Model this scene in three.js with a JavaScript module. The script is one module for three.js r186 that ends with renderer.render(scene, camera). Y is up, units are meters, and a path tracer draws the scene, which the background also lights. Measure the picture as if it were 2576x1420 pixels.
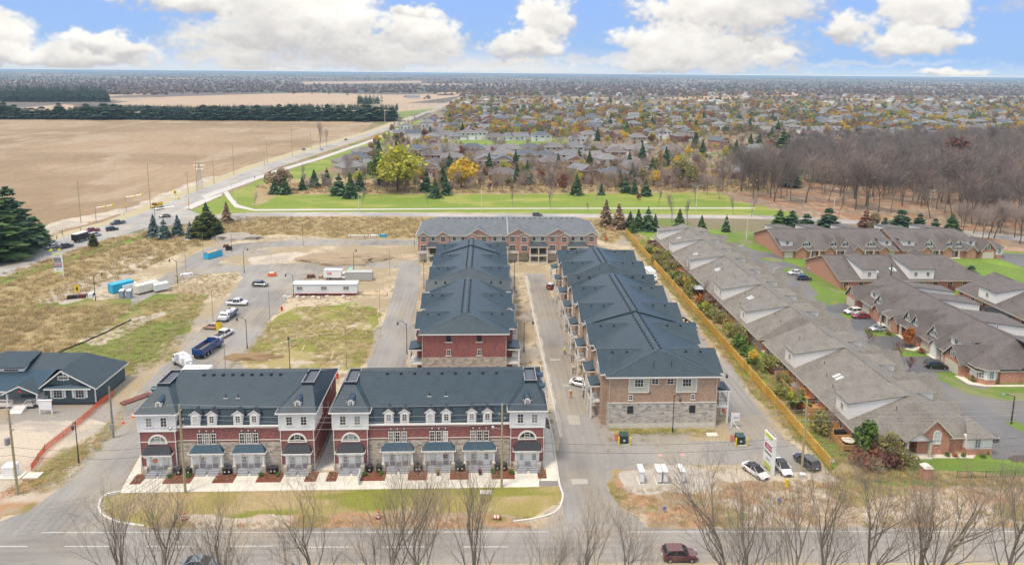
import * as THREE from 'three';
import { mergeGeometries } from 'three/addons/utils/BufferGeometryUtils.js';
import { TextGeometry } from 'three/addons/geometries/TextGeometry.js';
import { FontLoader } from 'three/addons/loaders/FontLoader.js';

// ---------------------------------------------------------------- camera, sky, sun, exposure
const W = 1024, H = 564, R = Math.PI / 180;
const scene = new THREE.Scene();
const renderer = new THREE.WebGLRenderer({ antialias: true });
renderer.setSize(W, H);
renderer.toneMapping = THREE.LinearToneMapping;
renderer.toneMappingExposure = 1.42;
renderer.shadowMap.enabled = true;
const FOC = 1717, PCY = 452, HOR = 181, ROLL = 0.49 * R, YAW = 2.2 * R, EYE = 64, PITCH = Math.atan((PCY - HOR) / FOC);
const camera = new THREE.PerspectiveCamera(2 * Math.atan(710 / FOC) / R, W / H, 0.5, 60000);
camera.rotation.order = 'YXZ';
camera.position.set(0, EYE, 0);
camera.rotation.set(-PITCH, -YAW, ROLL);          // a drone 64 m up, looking slightly down the street
camera.setViewOffset(W, H, 0, H * (710 - PCY) / 1420, W, H);
scene.add(camera);
const SUN = new THREE.Vector3(-0.3, 0.88, 0.24).normalize();
const sun = new THREE.DirectionalLight(0xffecd2, 2.3);
sun.position.copy(SUN).multiplyScalar(900).add(new THREE.Vector3(0, 0, -200));
sun.target.position.set(0, 0, -200);
sun.castShadow = true; sun.shadow.radius = 24; sun.shadow.mapSize.set(4096, 4096);
Object.assign(sun.shadow.camera, { left: -450, right: 450, top: 450, bottom: -450, near: 10, far: 2500 });
scene.add(sun, sun.target);

// ---------------------------------------------------------------- numbers
const rng = (a) => () => { a = (a + 0x6d2b79f5) | 0; let t = Math.imul(a ^ (a >>> 15), 1 | a); t = (t + Math.imul(t ^ (t >>> 7), 61 | t)) ^ t; return ((t ^ (t >>> 14)) >>> 0) / 4294967296; };
const NT = (() => { const r = rng(77), a = new Float32Array(65536); for (let i = 0; i < 65536; i++) a[i] = r(); return a; })();
function noise(x, y, per = 256) {                   // value noise, repeats every per cells
  const ix = Math.floor(x), iy = Math.floor(y); let fx = x - ix, fy = y - iy;
  fx = fx * fx * (3 - 2 * fx); fy = fy * fy * (3 - 2 * fy);
  const m = (k) => ((k % per) + per) % per, x0 = m(ix), x1 = m(ix + 1), y0 = m(iy) * 256, y1 = m(iy + 1) * 256;
  const a = NT[y0 + x0], b = NT[y0 + x1], c = NT[y1 + x0], d = NT[y1 + x1];
  return a + (b - a) * fx + (c - a) * fy + (a - b - c + d) * fx * fy;
}
function fbm(x, y, o = 4, per = 256) { let s = 0, a = 0.5, t = 0; for (let i = 0; i < o; i++) { s += a * noise(x, y, per); t += a; x *= 2; y *= 2; a *= 0.5; if (per < 256) per = Math.min(256, per * 2); } return s / t; }
const lerp = (a, b, t) => a + (b - a) * t, clamp = (x, a = 0, b = 1) => Math.min(b, Math.max(a, x)), sstep = (a, b, x) => { const t = clamp((x - a) / (b - a)); return t * t * (3 - 2 * t); };
const mix3 = (a, b, t) => [lerp(a[0], b[0], t), lerp(a[1], b[1], t), lerp(a[2], b[2], t)];
// where a sight line of the survey photograph meets the height h (survey pixels are those of a 2576 x 1420 print)
function at(x, y, h = 0) {
  let u = (x - 1288) / FOC, v = -(y - PCY) / FOC; const c = Math.cos(ROLL), s = Math.sin(ROLL), p = PITCH;
  [u, v] = [u * c - v * s, u * s + v * c];
  const d = [u, v * Math.cos(p) - Math.sin(p), -(Math.cos(p) + v * Math.sin(p))], t = (h - EYE) / d[1];
  return [(d[0] * Math.cos(YAW) - d[2] * Math.sin(YAW)) * t, (d[0] * Math.sin(YAW) + d[2] * Math.cos(YAW)) * t];
}
const zm = (ox, oy, s) => (x, y, h = 0) => at((ox + x / s) / 1.490683, (oy + y / s) / 1.490683, h);
const zL = zm(0, 650, 2.84), zS = zm(600, 850, 2.367), zN = zm(2400, 1450, 2.367), zC = zm(2000, 850, 1.7756), z7 = zm(2400, 780, 1.7889), z6 = zm(2800, 1200, 2.1846), z9 = zm(3100, 950, 2.8405), z4 = zm(1200, 280, 1.9815), z5 = zm(2300, 280, 1.6727), z8 = zm(0, 1300, 2.0288), z3 = zm(1400, 850, 2.5822), zF = zm(0, 230, 2.0125), z1 = zm(400, 1340, 2.5356), z2 = zm(1200, 1340, 2.536);
const ORD = ['first', 'second', 'third', 'fourth', 'fifth', 'sixth', 'seventh', 'eighth', 'ninth', 'tenth', 'eleventh', 'twelfth', 'thirteenth', 'fourteenth', 'fifteenth', 'sixteenth', 'seventeenth', 'eighteenth', 'nineteenth', 'twentieth'];
const ord = (n) => ORD[n] || 'one';

// ---------------------------------------------------------------- the sky: blue with cumulus low down, broken bright cloud overhead
{
  const SW = 4096, SH = 2048, px = new Float32Array(SW * SH * 4);
  const blobs = [[-20, 105, 85, 62, 0], [30, 150, 95, 30, 0], [215, 152, 165, 40, 0], [235, 118, 85, 32, 0], [335, 135, 48, 34, 0], [350, 10, 80, 26, 1], [560, 18, 260, 50, 0], [770, 55, 250, 85, 0], [640, 105, 250, 62, 1], [900, 130, 200, 62, 1], [560, 150, 150, 34, 1], [1000, 150, 170, 34, 1], [1055, 78, 130, 62, 0], [1035, 35, 42, 28, 0],
    [1110, 112, 95, 45, 1], [900, 166, 480, 20, 2], [1370, 55, 88, 62, 0], [1325, 112, 120, 42, 0], [1290, 158, 95, 18, 1], [1500, 150, 190, 16, 2], [1800, 30, 250, 62, 0], [1890, 25, 190, 55, 1], [1690, 112, 175, 72, 0], [1850, 118, 190, 80, 1], [1640, 160, 110, 28, 1], [1965, 138, 62, 34, 0], [1800, 165, 270, 18, 2],
    [2120, 76, 62, 44, 0], [2300, 45, 118, 62, 0], [2285, 108, 125, 42, 0], [2385, 182, 78, 14, 0], [2150, 155, 330, 10, 3], [2520, 40, 60, 18, 3]].map(([x, y, a, b, k]) => [Math.atan((x - 1288) / 1740) + YAW, (HOR - y) / 1740, a / 1740, b / 1740, k]);
  const r = rng(5);
  for (let a = 0.85; a < 5.6; a += 0.09 + r() * 0.1) { const n = 1 + Math.floor(r() * 3), w = 0.04 + r() * 0.09; for (let i = 0; i < n; i++) blobs.push([a + (r() - 0.5) * w, 0.01 + r() * 0.085, w * (0.5 + r() * 0.7), 0.014 + r() * 0.026, r() < 0.3 ? 1 : 0]); blobs.push([a, 0.008, w * 2, 0.011, 2]); }
  const TAU = 2 * Math.PI;
  for (let row = 0; row < SH; row++) {
    const el = ((row + 0.5) / SH - 0.5) * Math.PI;
    for (let col = 0; col < SW; col++) {
      const ph = ((col + 0.5) / SW - 0.5) * TAU, x = Math.cos(ph), z = Math.sin(ph);
      let az = Math.atan2(x, -z); if (az < -0.75) az += TAU;                    // 0 = down the street, clockwise
      const e = Math.max(el, 0), k = (row * SW + col) * 4;
      let c = mix3([0.37, 0.57, 0.90], [0.13, 0.32, 0.78], sstep(0, 0.16, e)), a = 0, lit = 1;
      c = mix3([0.60, 0.74, 0.88], c, sstep(-0.005, 0.02, e));
      if (el > -0.02) {
        const wx = fbm(az * 40, el * 60, 4) - 0.5, wy = fbm(az * 40 + 91, el * 60 + 37, 4) - 0.5, fine = fbm(az * 150 + 11, el * 190 + 7, 3) - 0.5;
        if (el < 0.18) {
          let best = 0;
          for (const b of blobs) {
            const dx = (az + wx * 0.045 - b[0]) / b[2], dy = (e + wy * 0.03 - b[1]) / b[3]; if (dx > 1.6 || dx < -1.6 || dy > 1.6 || dy < -1.6) continue;
            const q = 1 - Math.sqrt(dx * dx + dy * dy) + fine * 0.34 + wx * 0.18, m = b[4] === 2 ? 0.6 * sstep(0.05, 0.6, q) : b[4] === 3 ? 0.4 * sstep(0.1, 0.8, q) : sstep(0.0, b[4] ? 0.6 : 0.42, q);
            if (m > 0.003) { const l = b[4] === 1 ? 0.80 + 0.16 * dy : b[4] >= 2 ? 0.9 : 0.99 + 0.09 * clamp(dy, -1, 1) - 0.34 * sstep(0.1, -0.8, dy); lit = best === 0 ? l : lerp(lit, l, m * (b[4] ? 0.55 : 0.8)); best = 1; a = a + (1 - a) * m; }
          }
          lit += (fbm(az * 22 + 3, el * 50, 4) - 0.5) * 0.34 + fine * 0.06;
        }
        const high = sstep(0.13, 0.22, el);
        if (high > 0) {                                                        // cloud sheet overhead
          const s = Math.sin(el), q = Math.cos(el) / (s + 0.12), n = fbm(x * q * 2.2 + 40, z * q * 2.2 + 40, 5);
          const m = sstep(0.36, 0.52, n); lit = lerp(lit, 0.92 + 0.26 * sstep(0.1, 0.9, s) - (n - 0.5) * 0.3, high); a = lerp(a, m, high);
        }
      }
      if (el < 0.1) { const band = sstep(0.05, 0.004, e) * (0.35 + 0.9 * fbm(az * 7 + 2, el * 30, 3)) * (az < 0.8 ? sstep(0.34, 0.02, az) : sstep(0.9, 1.6, az)); const m = clamp(band) * 0.85 * (1 - a); lit = a + m > 0 ? (lit * a + 0.92 * m) / (a + m) : lit; a += m; }
      const cl = [0.96 * lit, 0.935 * lit, 0.885 * lit + (1 - lit) * 0.10];
      c = mix3(c, cl, a);
      const E = lerp(0.72, 1, sstep(0.12, 0.3, e)); px[k] = c[0] * E; px[k + 1] = c[1] * E; px[k + 2] = c[2] * E; px[k + 3] = 1;
    }
  }
  const t = new THREE.DataTexture(px, SW, SH, THREE.RGBAFormat, THREE.FloatType);
  t.mapping = THREE.EquirectangularReflectionMapping; t.magFilter = t.minFilter = THREE.LinearFilter; t.needsUpdate = true;
  scene.background = t; scene.environment = t;
}
scene.fog = new THREE.FogExp2(new THREE.Color().setRGB(0.52, 0.76, 1.0), 0.000085);

// ---------------------------------------------------------------- building helpers
const used = {};
function numbered(n) { const k = used[n] = (used[n] ?? -1) + 1; return k ? n + '_' + String(k).padStart(3, '0') : n; }
function tag(o, label, category, group, kind) { if (label) o.userData.label = label; if (category) o.userData.category = category; if (group) o.userData.group = group; if (kind) o.userData.kind = kind; return o; }
function thing(name, label, category, pos = [0, 0, 0], turn = 0, group) {
  const o = new THREE.Group(); o.name = numbered(name); o.position.set(...pos); o.rotation.y = turn; scene.add(o); return tag(o, label, category, group);
}
function mesh(name, geo, mat, parent) {
  const m = new THREE.Mesh(geo, mat); m.name = parent === scene ? numbered(name) : name; m.castShadow = m.receiveShadow = true; (parent || scene).add(m); return m;
}
const sub = (a, b) => [a[0] - b[0], a[1] - b[1], a[2] - b[2]], crs = (a, b) => [a[1] * b[2] - a[2] * b[1], a[2] * b[0] - a[0] * b[2], a[0] * b[1] - a[1] * b[0]], nrm = (a) => { const l = Math.hypot(...a) || 1; return [a[0] / l, a[1] / l, a[2] / l]; }, add = (a, b, s = 1) => [a[0] + b[0] * s, a[1] + b[1] * s, a[2] + b[2] * s];
class MB {                                          // collects faces with uv in metres; build() gives one named mesh
  constructor() { this.p = []; this.n = []; this.u = []; this.c = null; this.col = null; }
  tri(a, b, c) {
    const n = nrm(crs(sub(b, a), sub(c, a))), ax = Math.abs(n[0]), ay = Math.abs(n[1]), az = Math.abs(n[2]);
    for (const q of [a, b, c]) { this.p.push(...q); this.n.push(...n); if (ay > 0.85) this.u.push(q[0], q[2]); else if (ax > az) this.u.push(q[2], q[1]); else this.u.push(q[0], q[1]); if (this.col) (this.c ||= []).push(...this.col); }
    return this;
  }
  quad(a, b, c, d) { this.tri(a, b, c); return this.tri(a, c, d); }
  poly(pts) { for (let i = 1; i < pts.length - 1; i++) this.tri(pts[0], pts[i], pts[i + 1]); return this; }
  box(x0, y0, z0, x1, y1, z1) {
    if (x0 > x1) [x0, x1] = [x1, x0]; if (y0 > y1) [y0, y1] = [y1, y0]; if (z0 > z1) [z0, z1] = [z1, z0];
    const a = [x0, y0, z0], b = [x1, y0, z0], c = [x1, y0, z1], d = [x0, y0, z1], e = [x0, y1, z0], f = [x1, y1, z0], g = [x1, y1, z1], h = [x0, y1, z1];
    return this.quad(d, c, g, h).quad(b, a, e, f).quad(c, b, f, g).quad(a, d, h, e).quad(h, g, f, e).quad(a, b, c, d);
  }
  slab(pts, t = 0.15) { const lo = pts.map((q) => [q[0], q[1] - t, q[2]]); this.poly(pts); this.poly(lo.slice().reverse()); for (let i = 0; i < pts.length; i++) { const j = (i + 1) % pts.length; this.quad(lo[i], lo[j], pts[j], pts[i]); } return this; }
  // outline in two axes pushed along the third: axis 'x': points are [z, y]; axis 'z': [x, y]; axis 'y': [x, z]
  prism(pts, axis, a, b) {
    const f = axis === 'x' ? (q, t) => [t, q[1], q[0]] : axis === 'z' ? (q, t) => [q[0], q[1], t] : (q, t) => [q[0], t, q[1]];
    const A = pts.map((q) => f(q, a)), B = pts.map((q) => f(q, b));
    const g = THREE.ShapeUtils.triangulateShape(pts.map((q) => new THREE.Vector2(...q)), []);
    const flip = (THREE.ShapeUtils.area(pts.map((q) => new THREE.Vector2(...q))) > 0) === (axis === 'z') ? 1 : 0, up = b > a ? 1 : 0;
    for (const [i, j, k] of g) { if (flip === up) { this.tri(B[i], B[j], B[k]); this.tri(A[k], A[j], A[i]); } else { this.tri(B[k], B[j], B[i]); this.tri(A[i], A[j], A[k]); } }
    for (let i = 0; i < pts.length; i++) { const j = (i + 1) % pts.length; flip === up ? this.quad(A[i], A[j], B[j], B[i]) : this.quad(A[j], A[i], B[i], B[j]); }
    return this;
  }
  tube(p0, p1, r0, r1 = r0, n = 6, cap = true) {
    const d = nrm(sub(p1, p0)), s = nrm(crs(d, Math.abs(d[1]) > 0.9 ? [1, 0, 0] : [0, 1, 0])), t = crs(d, s), A = [], B = [];
    for (let i = 0; i < n; i++) { const a = i / n * 2 * Math.PI, o = add([s[0] * Math.cos(a), s[1] * Math.cos(a), s[2] * Math.cos(a)], t, Math.sin(a)); A.push(add(p0, o, r0)); B.push(add(p1, o, r1)); }
    for (let i = 0; i < n; i++) { const j = (i + 1) % n; r1 < 1e-4 ? this.tri(A[j], A[i], p1) : this.quad(A[j], A[i], B[i], B[j]); }
    if (cap) { if (r1 > 1e-4) this.poly(B.slice().reverse()); this.poly(A); }
    return this;
  }
  bar(p0, p1, w, h) { return this.tube(p0, p1, Math.hypot(w, h) / 2, Math.hypot(w, h) / 2, 4); }
  geo() {
    const g = new THREE.BufferGeometry();
    g.setAttribute('position', new THREE.Float32BufferAttribute(this.p, 3)); g.setAttribute('normal', new THREE.Float32BufferAttribute(this.n, 3)); g.setAttribute('uv', new THREE.Float32BufferAttribute(this.u, 2));
    if (this.c) g.setAttribute('color', new THREE.Float32BufferAttribute(this.c, 3));
    return g;
  }
  build(name, mat, parent) { return this.p.length ? mesh(name, this.geo(), mat, parent) : null; }
}
const B = (...a) => new MB().box(...a);
// a flat sheet in the ground plane; the outline may be roughened like a broken edge
function sheet(name, pts, y, mat, rough = 0, kind = 'structure', label, parent = scene, seed = 1, step = 1.2) {
  let q = pts;
  if (rough) {
    q = []; 
    for (let i = 0; i < pts.length; i++) {
      const a = pts[i], b = pts[(i + 1) % pts.length], L = Math.hypot(b[0] - a[0], b[1] - a[1]), n = Math.max(1, Math.min(160, Math.round(L / step)));
      for (let k = 0; k < n; k++) { const x = lerp(a[0], b[0], k / n), z = lerp(a[1], b[1], k / n), nx = (b[1] - a[1]) / (L || 1), nz = -(b[0] - a[0]) / (L || 1), d = (fbm(x * 0.35 + seed * 13, z * 0.35, 3) - 0.5) * 2 * rough; q.push([x + nx * d, z + nz * d]); }
    }
  }
  const v = q.map((p) => new THREE.Vector2(p[0], p[1])), tri = THREE.ShapeUtils.triangulateShape(v, []), m = new MB();
  for (const [i, j, k] of tri) { const a = [q[i][0], y, q[i][1]], b = [q[j][0], y, q[j][1]], c = [q[k][0], y, q[k][1]]; (b[0] - a[0]) * (c[2] - a[2]) - (b[2] - a[2]) * (c[0] - a[0]) > 0 ? m.tri(a, c, b) : m.tri(a, b, c); }
  const o = m.build(name, mat, parent); if (kind && parent === scene) o.userData.kind = kind; if (label) o.userData.label = label; return o;
}
const font = await new FontLoader().loadAsync('fonts/droid/droid_sans_bold.typeface.json');
// ---------------------------------------------------------------- procedural materials
const enc = (v) => { v = clamp(v); return Math.round(255 * (v <= 0.0031308 ? v * 12.92 : 1.055 * Math.pow(v, 1 / 2.4) - 0.055)); };
function tex(w, h, f, metres = 1, srgb = true) {     // f(i, j) returns linear [r, g, b]
  const d = new Uint8Array(w * h * 4); let k = 0;
  for (let j = 0; j < h; j++) for (let i = 0; i < w; i++) { const c = f(i, j); d[k++] = srgb ? enc(c[0]) : 255 * clamp(c[0]); d[k++] = srgb ? enc(c[1]) : 255 * clamp(c[1]); d[k++] = srgb ? enc(c[2]) : 255 * clamp(c[2]); d[k++] = 255; }
  const t = new THREE.DataTexture(d, w, h, THREE.RGBAFormat); t.wrapS = t.wrapT = THREE.RepeatWrapping; t.magFilter = THREE.LinearFilter; t.minFilter = THREE.LinearMipmapLinearFilter; if (srgb) t.colorSpace = THREE.SRGBColorSpace;
  t.repeat.set(1 / metres, 1 / metres); t.needsUpdate = true; return t;
}
const col = (r, g, b) => new THREE.Color().setRGB(r, g, b);
const mat = (c, rough = 0.85, o = {}) => new THREE.MeshStandardMaterial({ color: Array.isArray(c) ? col(...c) : new THREE.Color(c), roughness: rough, side: THREE.DoubleSide, ...o });
const hash = (i, j, s = 0) => { let h = Math.imul(i * 374761393 + j * 668265263 + s * 982451653, 1274126177); h ^= h >>> 15; h = Math.imul(h, 2246822519); h ^= h >>> 13; return (h >>> 0) / 4294967296; };
const shingleTex = tex(1024, 1024, (i, j) => {        // 10 m: courses of tabs with granules
  const row = Math.floor(j / 15), tab = Math.floor((i + (row % 2) * 17 + hash(row, 3) * 30) / 34), g = hash(i, j), v = 0.72 + 0.34 * hash(tab, row, 5) + (g - 0.5) * 0.5 + (fbm(i / 128, j / 128, 4, 8) - 0.5) * 0.45;
  return [v * 0.9, v * 0.9, v * 0.9];
}, 10);
const S = (r, g, b, q = 0.42) => mat([r, g, b], q, { map: shingleTex });
function brickTex(base, mortar, spread, blot) {
  return tex(1024, 1024, (i, j) => {                  // 8 m: 96 courses, 34 bricks a course
    const row = Math.floor(j / 10.667), fy = j / 10.667 - row, u = i / 30.118 + (row % 2) * 0.5, c = Math.floor(u), fx = u - c, cc = c % 34;
    if (fy < 0.14 || fx < 0.05) return mortar;
    const h = hash(cc, row, 9), k = 0.75 + spread * h, b = blot[Math.floor(hash(cc, row, 2) * blot.length)], t = sstep(0.45, 0.7, fbm(i / 85, j / 256, 3, 4) * 0.6 + hash(cc, row, 4) * 0.4);
    const m = mix3(base, b, t); return [m[0] * k, m[1] * k, m[2] * k];
  }, 8);
}
const stoneTex = (base, dark, warm) => tex(1024, 1024, (i, j) => {   // 8 m of coursed stone in long blocks
  const row = Math.floor(j / 25.6), fy = j / 25.6 - row, w = 44 + 60 * hash(row, 1), u = i / w, c = Math.floor(u), fx = (u - c) * w;
  if (fy < 0.1 || fx < 2.5) return [0.38, 0.36, 0.33];
  const h = hash(c, row, 6), k = 0.85 + 0.3 * hash(c, row, 8) + (hash(i, j) - 0.5) * 0.14; const m = h > 0.84 ? dark : h > 0.6 ? warm : base; return [m[0] * k, m[1] * k, m[2] * k];
}, 8);
const sidingTex = tex(64, 256, (i, j) => { const f = (j % 32) / 32, v = f < 0.12 ? 0.78 : 0.98 + (hash(i >> 4, j >> 5) - 0.5) * 0.04; return [v, v, v]; }, 1.6);
const grain = tex(512, 512, (i, j) => { const v = 0.8 + 0.25 * fbm(i / 32, j / 32, 4, 16) + (hash(i, j) - 0.5) * 0.12; return [v, v, v]; }, 6);
const woodTex = tex(512, 512, (i, j) => { const v = 0.75 + 0.3 * fbm(i / 8, j / 128, 4, 4) + 0.2 * (hash(Math.floor(i / 36), 1) - 0.5); return [v, v, v]; }, 2);
const asphTex = tex(1024, 1024, (i, j) => {           // 60 m of worn, dusty asphalt
  const a = fbm(i / 256, j / 256, 5, 4), b = fbm(i / 64 + 9, j / 64, 4, 16), g = hash(i, j); let v = 0.80 + (a - 0.5) * 0.55 + (b - 0.5) * 0.25 + (g - 0.5) * 0.16;
  const crack = Math.abs(fbm(i / 128 + 31, j / 128 + 7, 4, 8) - 0.5); if (crack < 0.002) v *= 0.8;
  const dust = sstep(0.46, 0.66, fbm(i / 170 + 51, j / 170 + 5, 4, 6)); return mix3([v, v, v * 1.01], [1.28 * v, 1.17 * v, 1.0 * v], dust * 0.75);
}, 60);
const roadTex = (ax) => tex(1024, 1024, (i, j) => { const a = ax ? j : i, b = ax ? i : j, n = fbm(i / 256, j / 256, 5, 4), s = fbm(a / 512, b / 12, 3, 2) * 0.5 + fbm(a / 256 + 9, b / 40, 3, 4) * 0.5, g = hash(i, j); let v = 0.82 + (n - 0.5) * 0.6 + (s - 0.5) * 0.6 + (g - 0.5) * 0.18; const cr = Math.abs(fbm(i / 100 + 31, j / 100 + 7, 4, 10) - 0.5), seal = Math.abs(fbm(a / 512 + 3, b / 128 + 60, 3, 2) - 0.5); if (cr < 0.0016) v *= 0.75; if (seal < 0.002) v *= 0.8; const d = sstep(0.48, 0.66, fbm(i / 170 + 51, j / 170 + 5, 5, 6)); return mix3([v, v, v], [1.25 * v, 1.14 * v, 0.97 * v], d * 0.75); }, 50);
const roadX = roadTex(0), roadZ = roadTex(1);
const lawnTex = tex(512, 512, (i, j) => { const n = fbm(i / 64, j / 64, 4, 8), m = fbm(i / 128 + 9, j / 128, 3, 4), g = 0.75 + 0.5 * hash(i, j); const c = mix3(mix3([0.75, 1, 0.8], [1.25, 1.1, 1.2], n), [1.9, 1.15, 3.0], 0.8 * sstep(0.56, 0.72, m)); return [c[0] * g * 0.6, c[1] * g * 0.6, c[2] * g * 0.3]; }, 24);
const suburbTex = tex(512, 512, (i, j) => { const n = fbm(i / 32, j / 32, 4, 16), m = fbm(i / 64 + 20, j / 64, 4, 8), q = fbm(i / 20 + 7, j / 20 + 3, 3, 26), g = 0.8 + 0.4 * hash(i, j); let c = mix3([0.17, 0.125, 0.085], [0.23, 0.175, 0.125], n); c = mix3(c, [0.115, 0.155, 0.035], sstep(0.52, 0.62, m)); c = mix3(c, [0.30, 0.15, 0.05], 0.7 * sstep(0.62, 0.7, q)); c = mix3(c, [0.30, 0.295, 0.29], sstep(0.36, 0.32, q)); return [c[0] * g, c[1] * g, c[2] * g]; }, 130);
const concTex = tex(512, 512, (i, j) => { const v = 0.86 + 0.22 * (fbm(i / 64, j / 64, 4, 8) - 0.5) + (hash(i, j) - 0.5) * 0.06, joint = (i % 102 < 2 || j % 102 < 2) ? 0.8 : 1; return [v * joint, v * joint * 0.985, v * joint * 0.95]; }, 7.5);
const M = {
  roof: S(0.024, 0.050, 0.070), roofBack: S(0.145, 0.16, 0.172), roofBrown: S(0.215, 0.198, 0.175, 0.7), roofBrownDark: S(0.135, 0.118, 0.112, 0.7), roofPorch: S(0.07, 0.085, 0.10),
  metal: mat([0.045, 0.085, 0.12], 0.4, { metalness: 0.55 }), metalDark: mat([0.018, 0.024, 0.034], 0.45), 
  brickRed: mat([1, 1, 1], 0.9, { map: brickTex([0.225, 0.078, 0.078], [0.24, 0.15, 0.145], 0.6, [[0.31, 0.125, 0.06], [0.165, 0.066, 0.095], [0.24, 0.072, 0.066]]) }),
  brickMid: mat([1, 1, 1], 0.9, { map: brickTex([0.315, 0.105, 0.095], [0.26, 0.15, 0.14], 0.45, [[0.235, 0.09, 0.095], [0.30, 0.11, 0.09], [0.135, 0.07, 0.07]]) }),
  brickBrown: mat([1, 1, 1], 0.9, { map: brickTex([0.40, 0.275, 0.195], [0.42, 0.335, 0.27], 0.4, [[0.35, 0.215, 0.15], [0.45, 0.32, 0.22], [0.235, 0.165, 0.12]]) }),
  brickBack: mat([1, 1, 1], 0.9, { map: brickTex([0.429, 0.247, 0.189], [0.468, 0.338, 0.286], 0.35, [[0.377, 0.195, 0.156], [0.468, 0.312, 0.234]]) }),
  brickRow: mat([1, 1, 1], 0.9, { map: brickTex([0.460, 0.218, 0.138], [0.506, 0.356, 0.287], 0.5, [[0.506, 0.287, 0.184], [0.345, 0.138, 0.092], [0.414, 0.184, 0.127]]) }),
  stone: mat([1, 1, 1], 0.9, { map: stoneTex([0.46, 0.415, 0.36], [0.26, 0.225, 0.20], [0.40, 0.34, 0.285]) }), stoneGrey: mat([1, 1, 1], 0.9, { map: stoneTex([0.48, 0.445, 0.395], [0.24, 0.24, 0.25], [0.38, 0.355, 0.32]) }),
  white: mat([0.70, 0.735, 0.76], 0.7, { map: sidingTex }), trim: mat([0.72, 0.72, 0.70], 0.6), cream: mat([0.55, 0.52, 0.43], 0.7), sage: mat([0.44, 0.46, 0.40], 0.75, { map: sidingTex }), sidingCream: mat([0.80, 0.79, 0.76], 0.7, { map: sidingTex }),
  lightStone: mat([0.62, 0.58, 0.53], 0.85), glass: mat([0.025, 0.032, 0.04], 0.08), glassGrey: mat([0.20, 0.22, 0.23], 0.12), glassPale: mat([0.48, 0.52, 0.53], 0.2), door: mat([0.26, 0.235, 0.25], 0.5), doorWhite: mat([0.74, 0.75, 0.75], 0.45), shutter: mat([0.04, 0.06, 0.075], 0.6),
  black: mat([0.015, 0.016, 0.018], 0.5), dark: mat([0.04, 0.042, 0.046], 0.6), grey: mat([0.26, 0.27, 0.28], 0.7), slate: mat([0.085, 0.10, 0.125], 0.7), flashing: S(0.10, 0.135, 0.155), step: mat([0.30, 0.31, 0.34], 0.8), conc: mat([0.70, 0.68, 0.62], 0.88, { map: concTex }), kerb: mat([0.60, 0.58, 0.54], 0.9, { map: grain }),
  asph: mat([0.30, 0.29, 0.275], 0.9, { map: roadZ }), asphRoad: mat([0.30, 0.285, 0.265], 0.88, { map: roadX }), asphDark: mat([0.165, 0.165, 0.17], 0.85, { map: asphTex }), asphHwy: mat([0.36, 0.355, 0.35], 0.88, { map: asphTex }),
  fence: [[0.60, 0.38, 0.075], [0.66, 0.43, 0.095], [0.55, 0.34, 0.065]].map((c) => mat(c, 0.8, { map: woodTex })), deck: mat([0.52, 0.29, 0.11], 0.8, { map: woodTex }), deckRed: mat([0.17, 0.06, 0.04], 0.8, { map: woodTex }), pole: mat([0.40, 0.35, 0.20], 0.9, { map: woodTex }), poleGrey: mat([0.30, 0.27, 0.23], 0.9, { map: woodTex }), lumber: mat([0.56, 0.43, 0.28], 0.85, { map: woodTex }),
  mulch: mat([0.20, 0.062, 0.035], 0.95, { map: grain }), line: mat([0.52, 0.51, 0.48], 0.8, { map: grain }), lineYellow: mat([0.58, 0.42, 0.14], 0.8, { map: grain }), steel: mat([0.42, 0.44, 0.46], 0.4, { metalness: 0.7 }), wire: mat([0.30, 0.31, 0.32], 0.6), wireDark: mat([0.05, 0.05, 0.055], 0.6),
  orange: mat([0.72, 0.14, 0.03], 0.6), orangeNet: mat([0.66, 0.13, 0.05], 0.8), red: mat([0.55, 0.03, 0.025], 0.45), yellow: mat([0.72, 0.52, 0.02], 0.5), lime: mat([0.50, 0.60, 0.07], 0.6), cyan: mat([0.02, 0.38, 0.58], 0.45), tyre: mat([0.02, 0.02, 0.021], 0.85), rim: mat([0.40, 0.41, 0.42], 0.35, { metalness: 0.8 }), head: mat([0.75, 0.76, 0.76], 0.15), tail: mat([0.42, 0.015, 0.015], 0.25), carGlass: mat([0.02, 0.025, 0.03], 0.05), plate: mat([0.7, 0.7, 0.7], 0.5),
  whitePaint: mat([0.76, 0.77, 0.78], 0.45), teal: mat([0.055, 0.092, 0.105], 0.7, { map: sidingTex }), tealGrey: mat([0.24, 0.29, 0.31], 0.7, { map: sidingTex }), bark: mat([0.115, 0.095, 0.075], 0.95), barkPale: mat([0.19, 0.165, 0.13], 0.95), barkFar: mat([0.21, 0.175, 0.16], 0.95),
};
// ---------------------------------------------------------------- ground: one sheet to the horizon, then what lies on it
const inPoly = (x, z, p) => { let r = false; for (let i = 0, j = p.length - 1; i < p.length; j = i++) { const a = p[i], b = p[j]; if ((a[1] > z) !== (b[1] > z) && x < (b[0] - a[0]) * (z - a[1]) / (b[1] - a[1]) + a[0]) r = !r; } return r; };
const px = (...l) => l.map((q) => at(...q));         // survey pixels to ground points
const farTex = tex(1024, 1024, (i, j) => {            // 6 km: bare woods, stubble, evergreen woods
  const n = fbm(i / 90, j / 90, 4, 11), m = fbm(i / 40 + 5, j / 40 + 70, 3, 25), g = 0.8 + 0.4 * hash(i, j);
  let c = mix3([0.135, 0.108, 0.102], [0.11, 0.10, 0.078], sstep(0.4, 0.7, m)); c = mix3(c, [0.08, 0.10, 0.07], sstep(0.6, 0.66, n)); c = mix3(c, [0.36, 0.28, 0.20], sstep(0.34, 0.30, n)); return [c[0] * g, c[1] * g, c[2] * g];
}, 6000);
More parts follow.
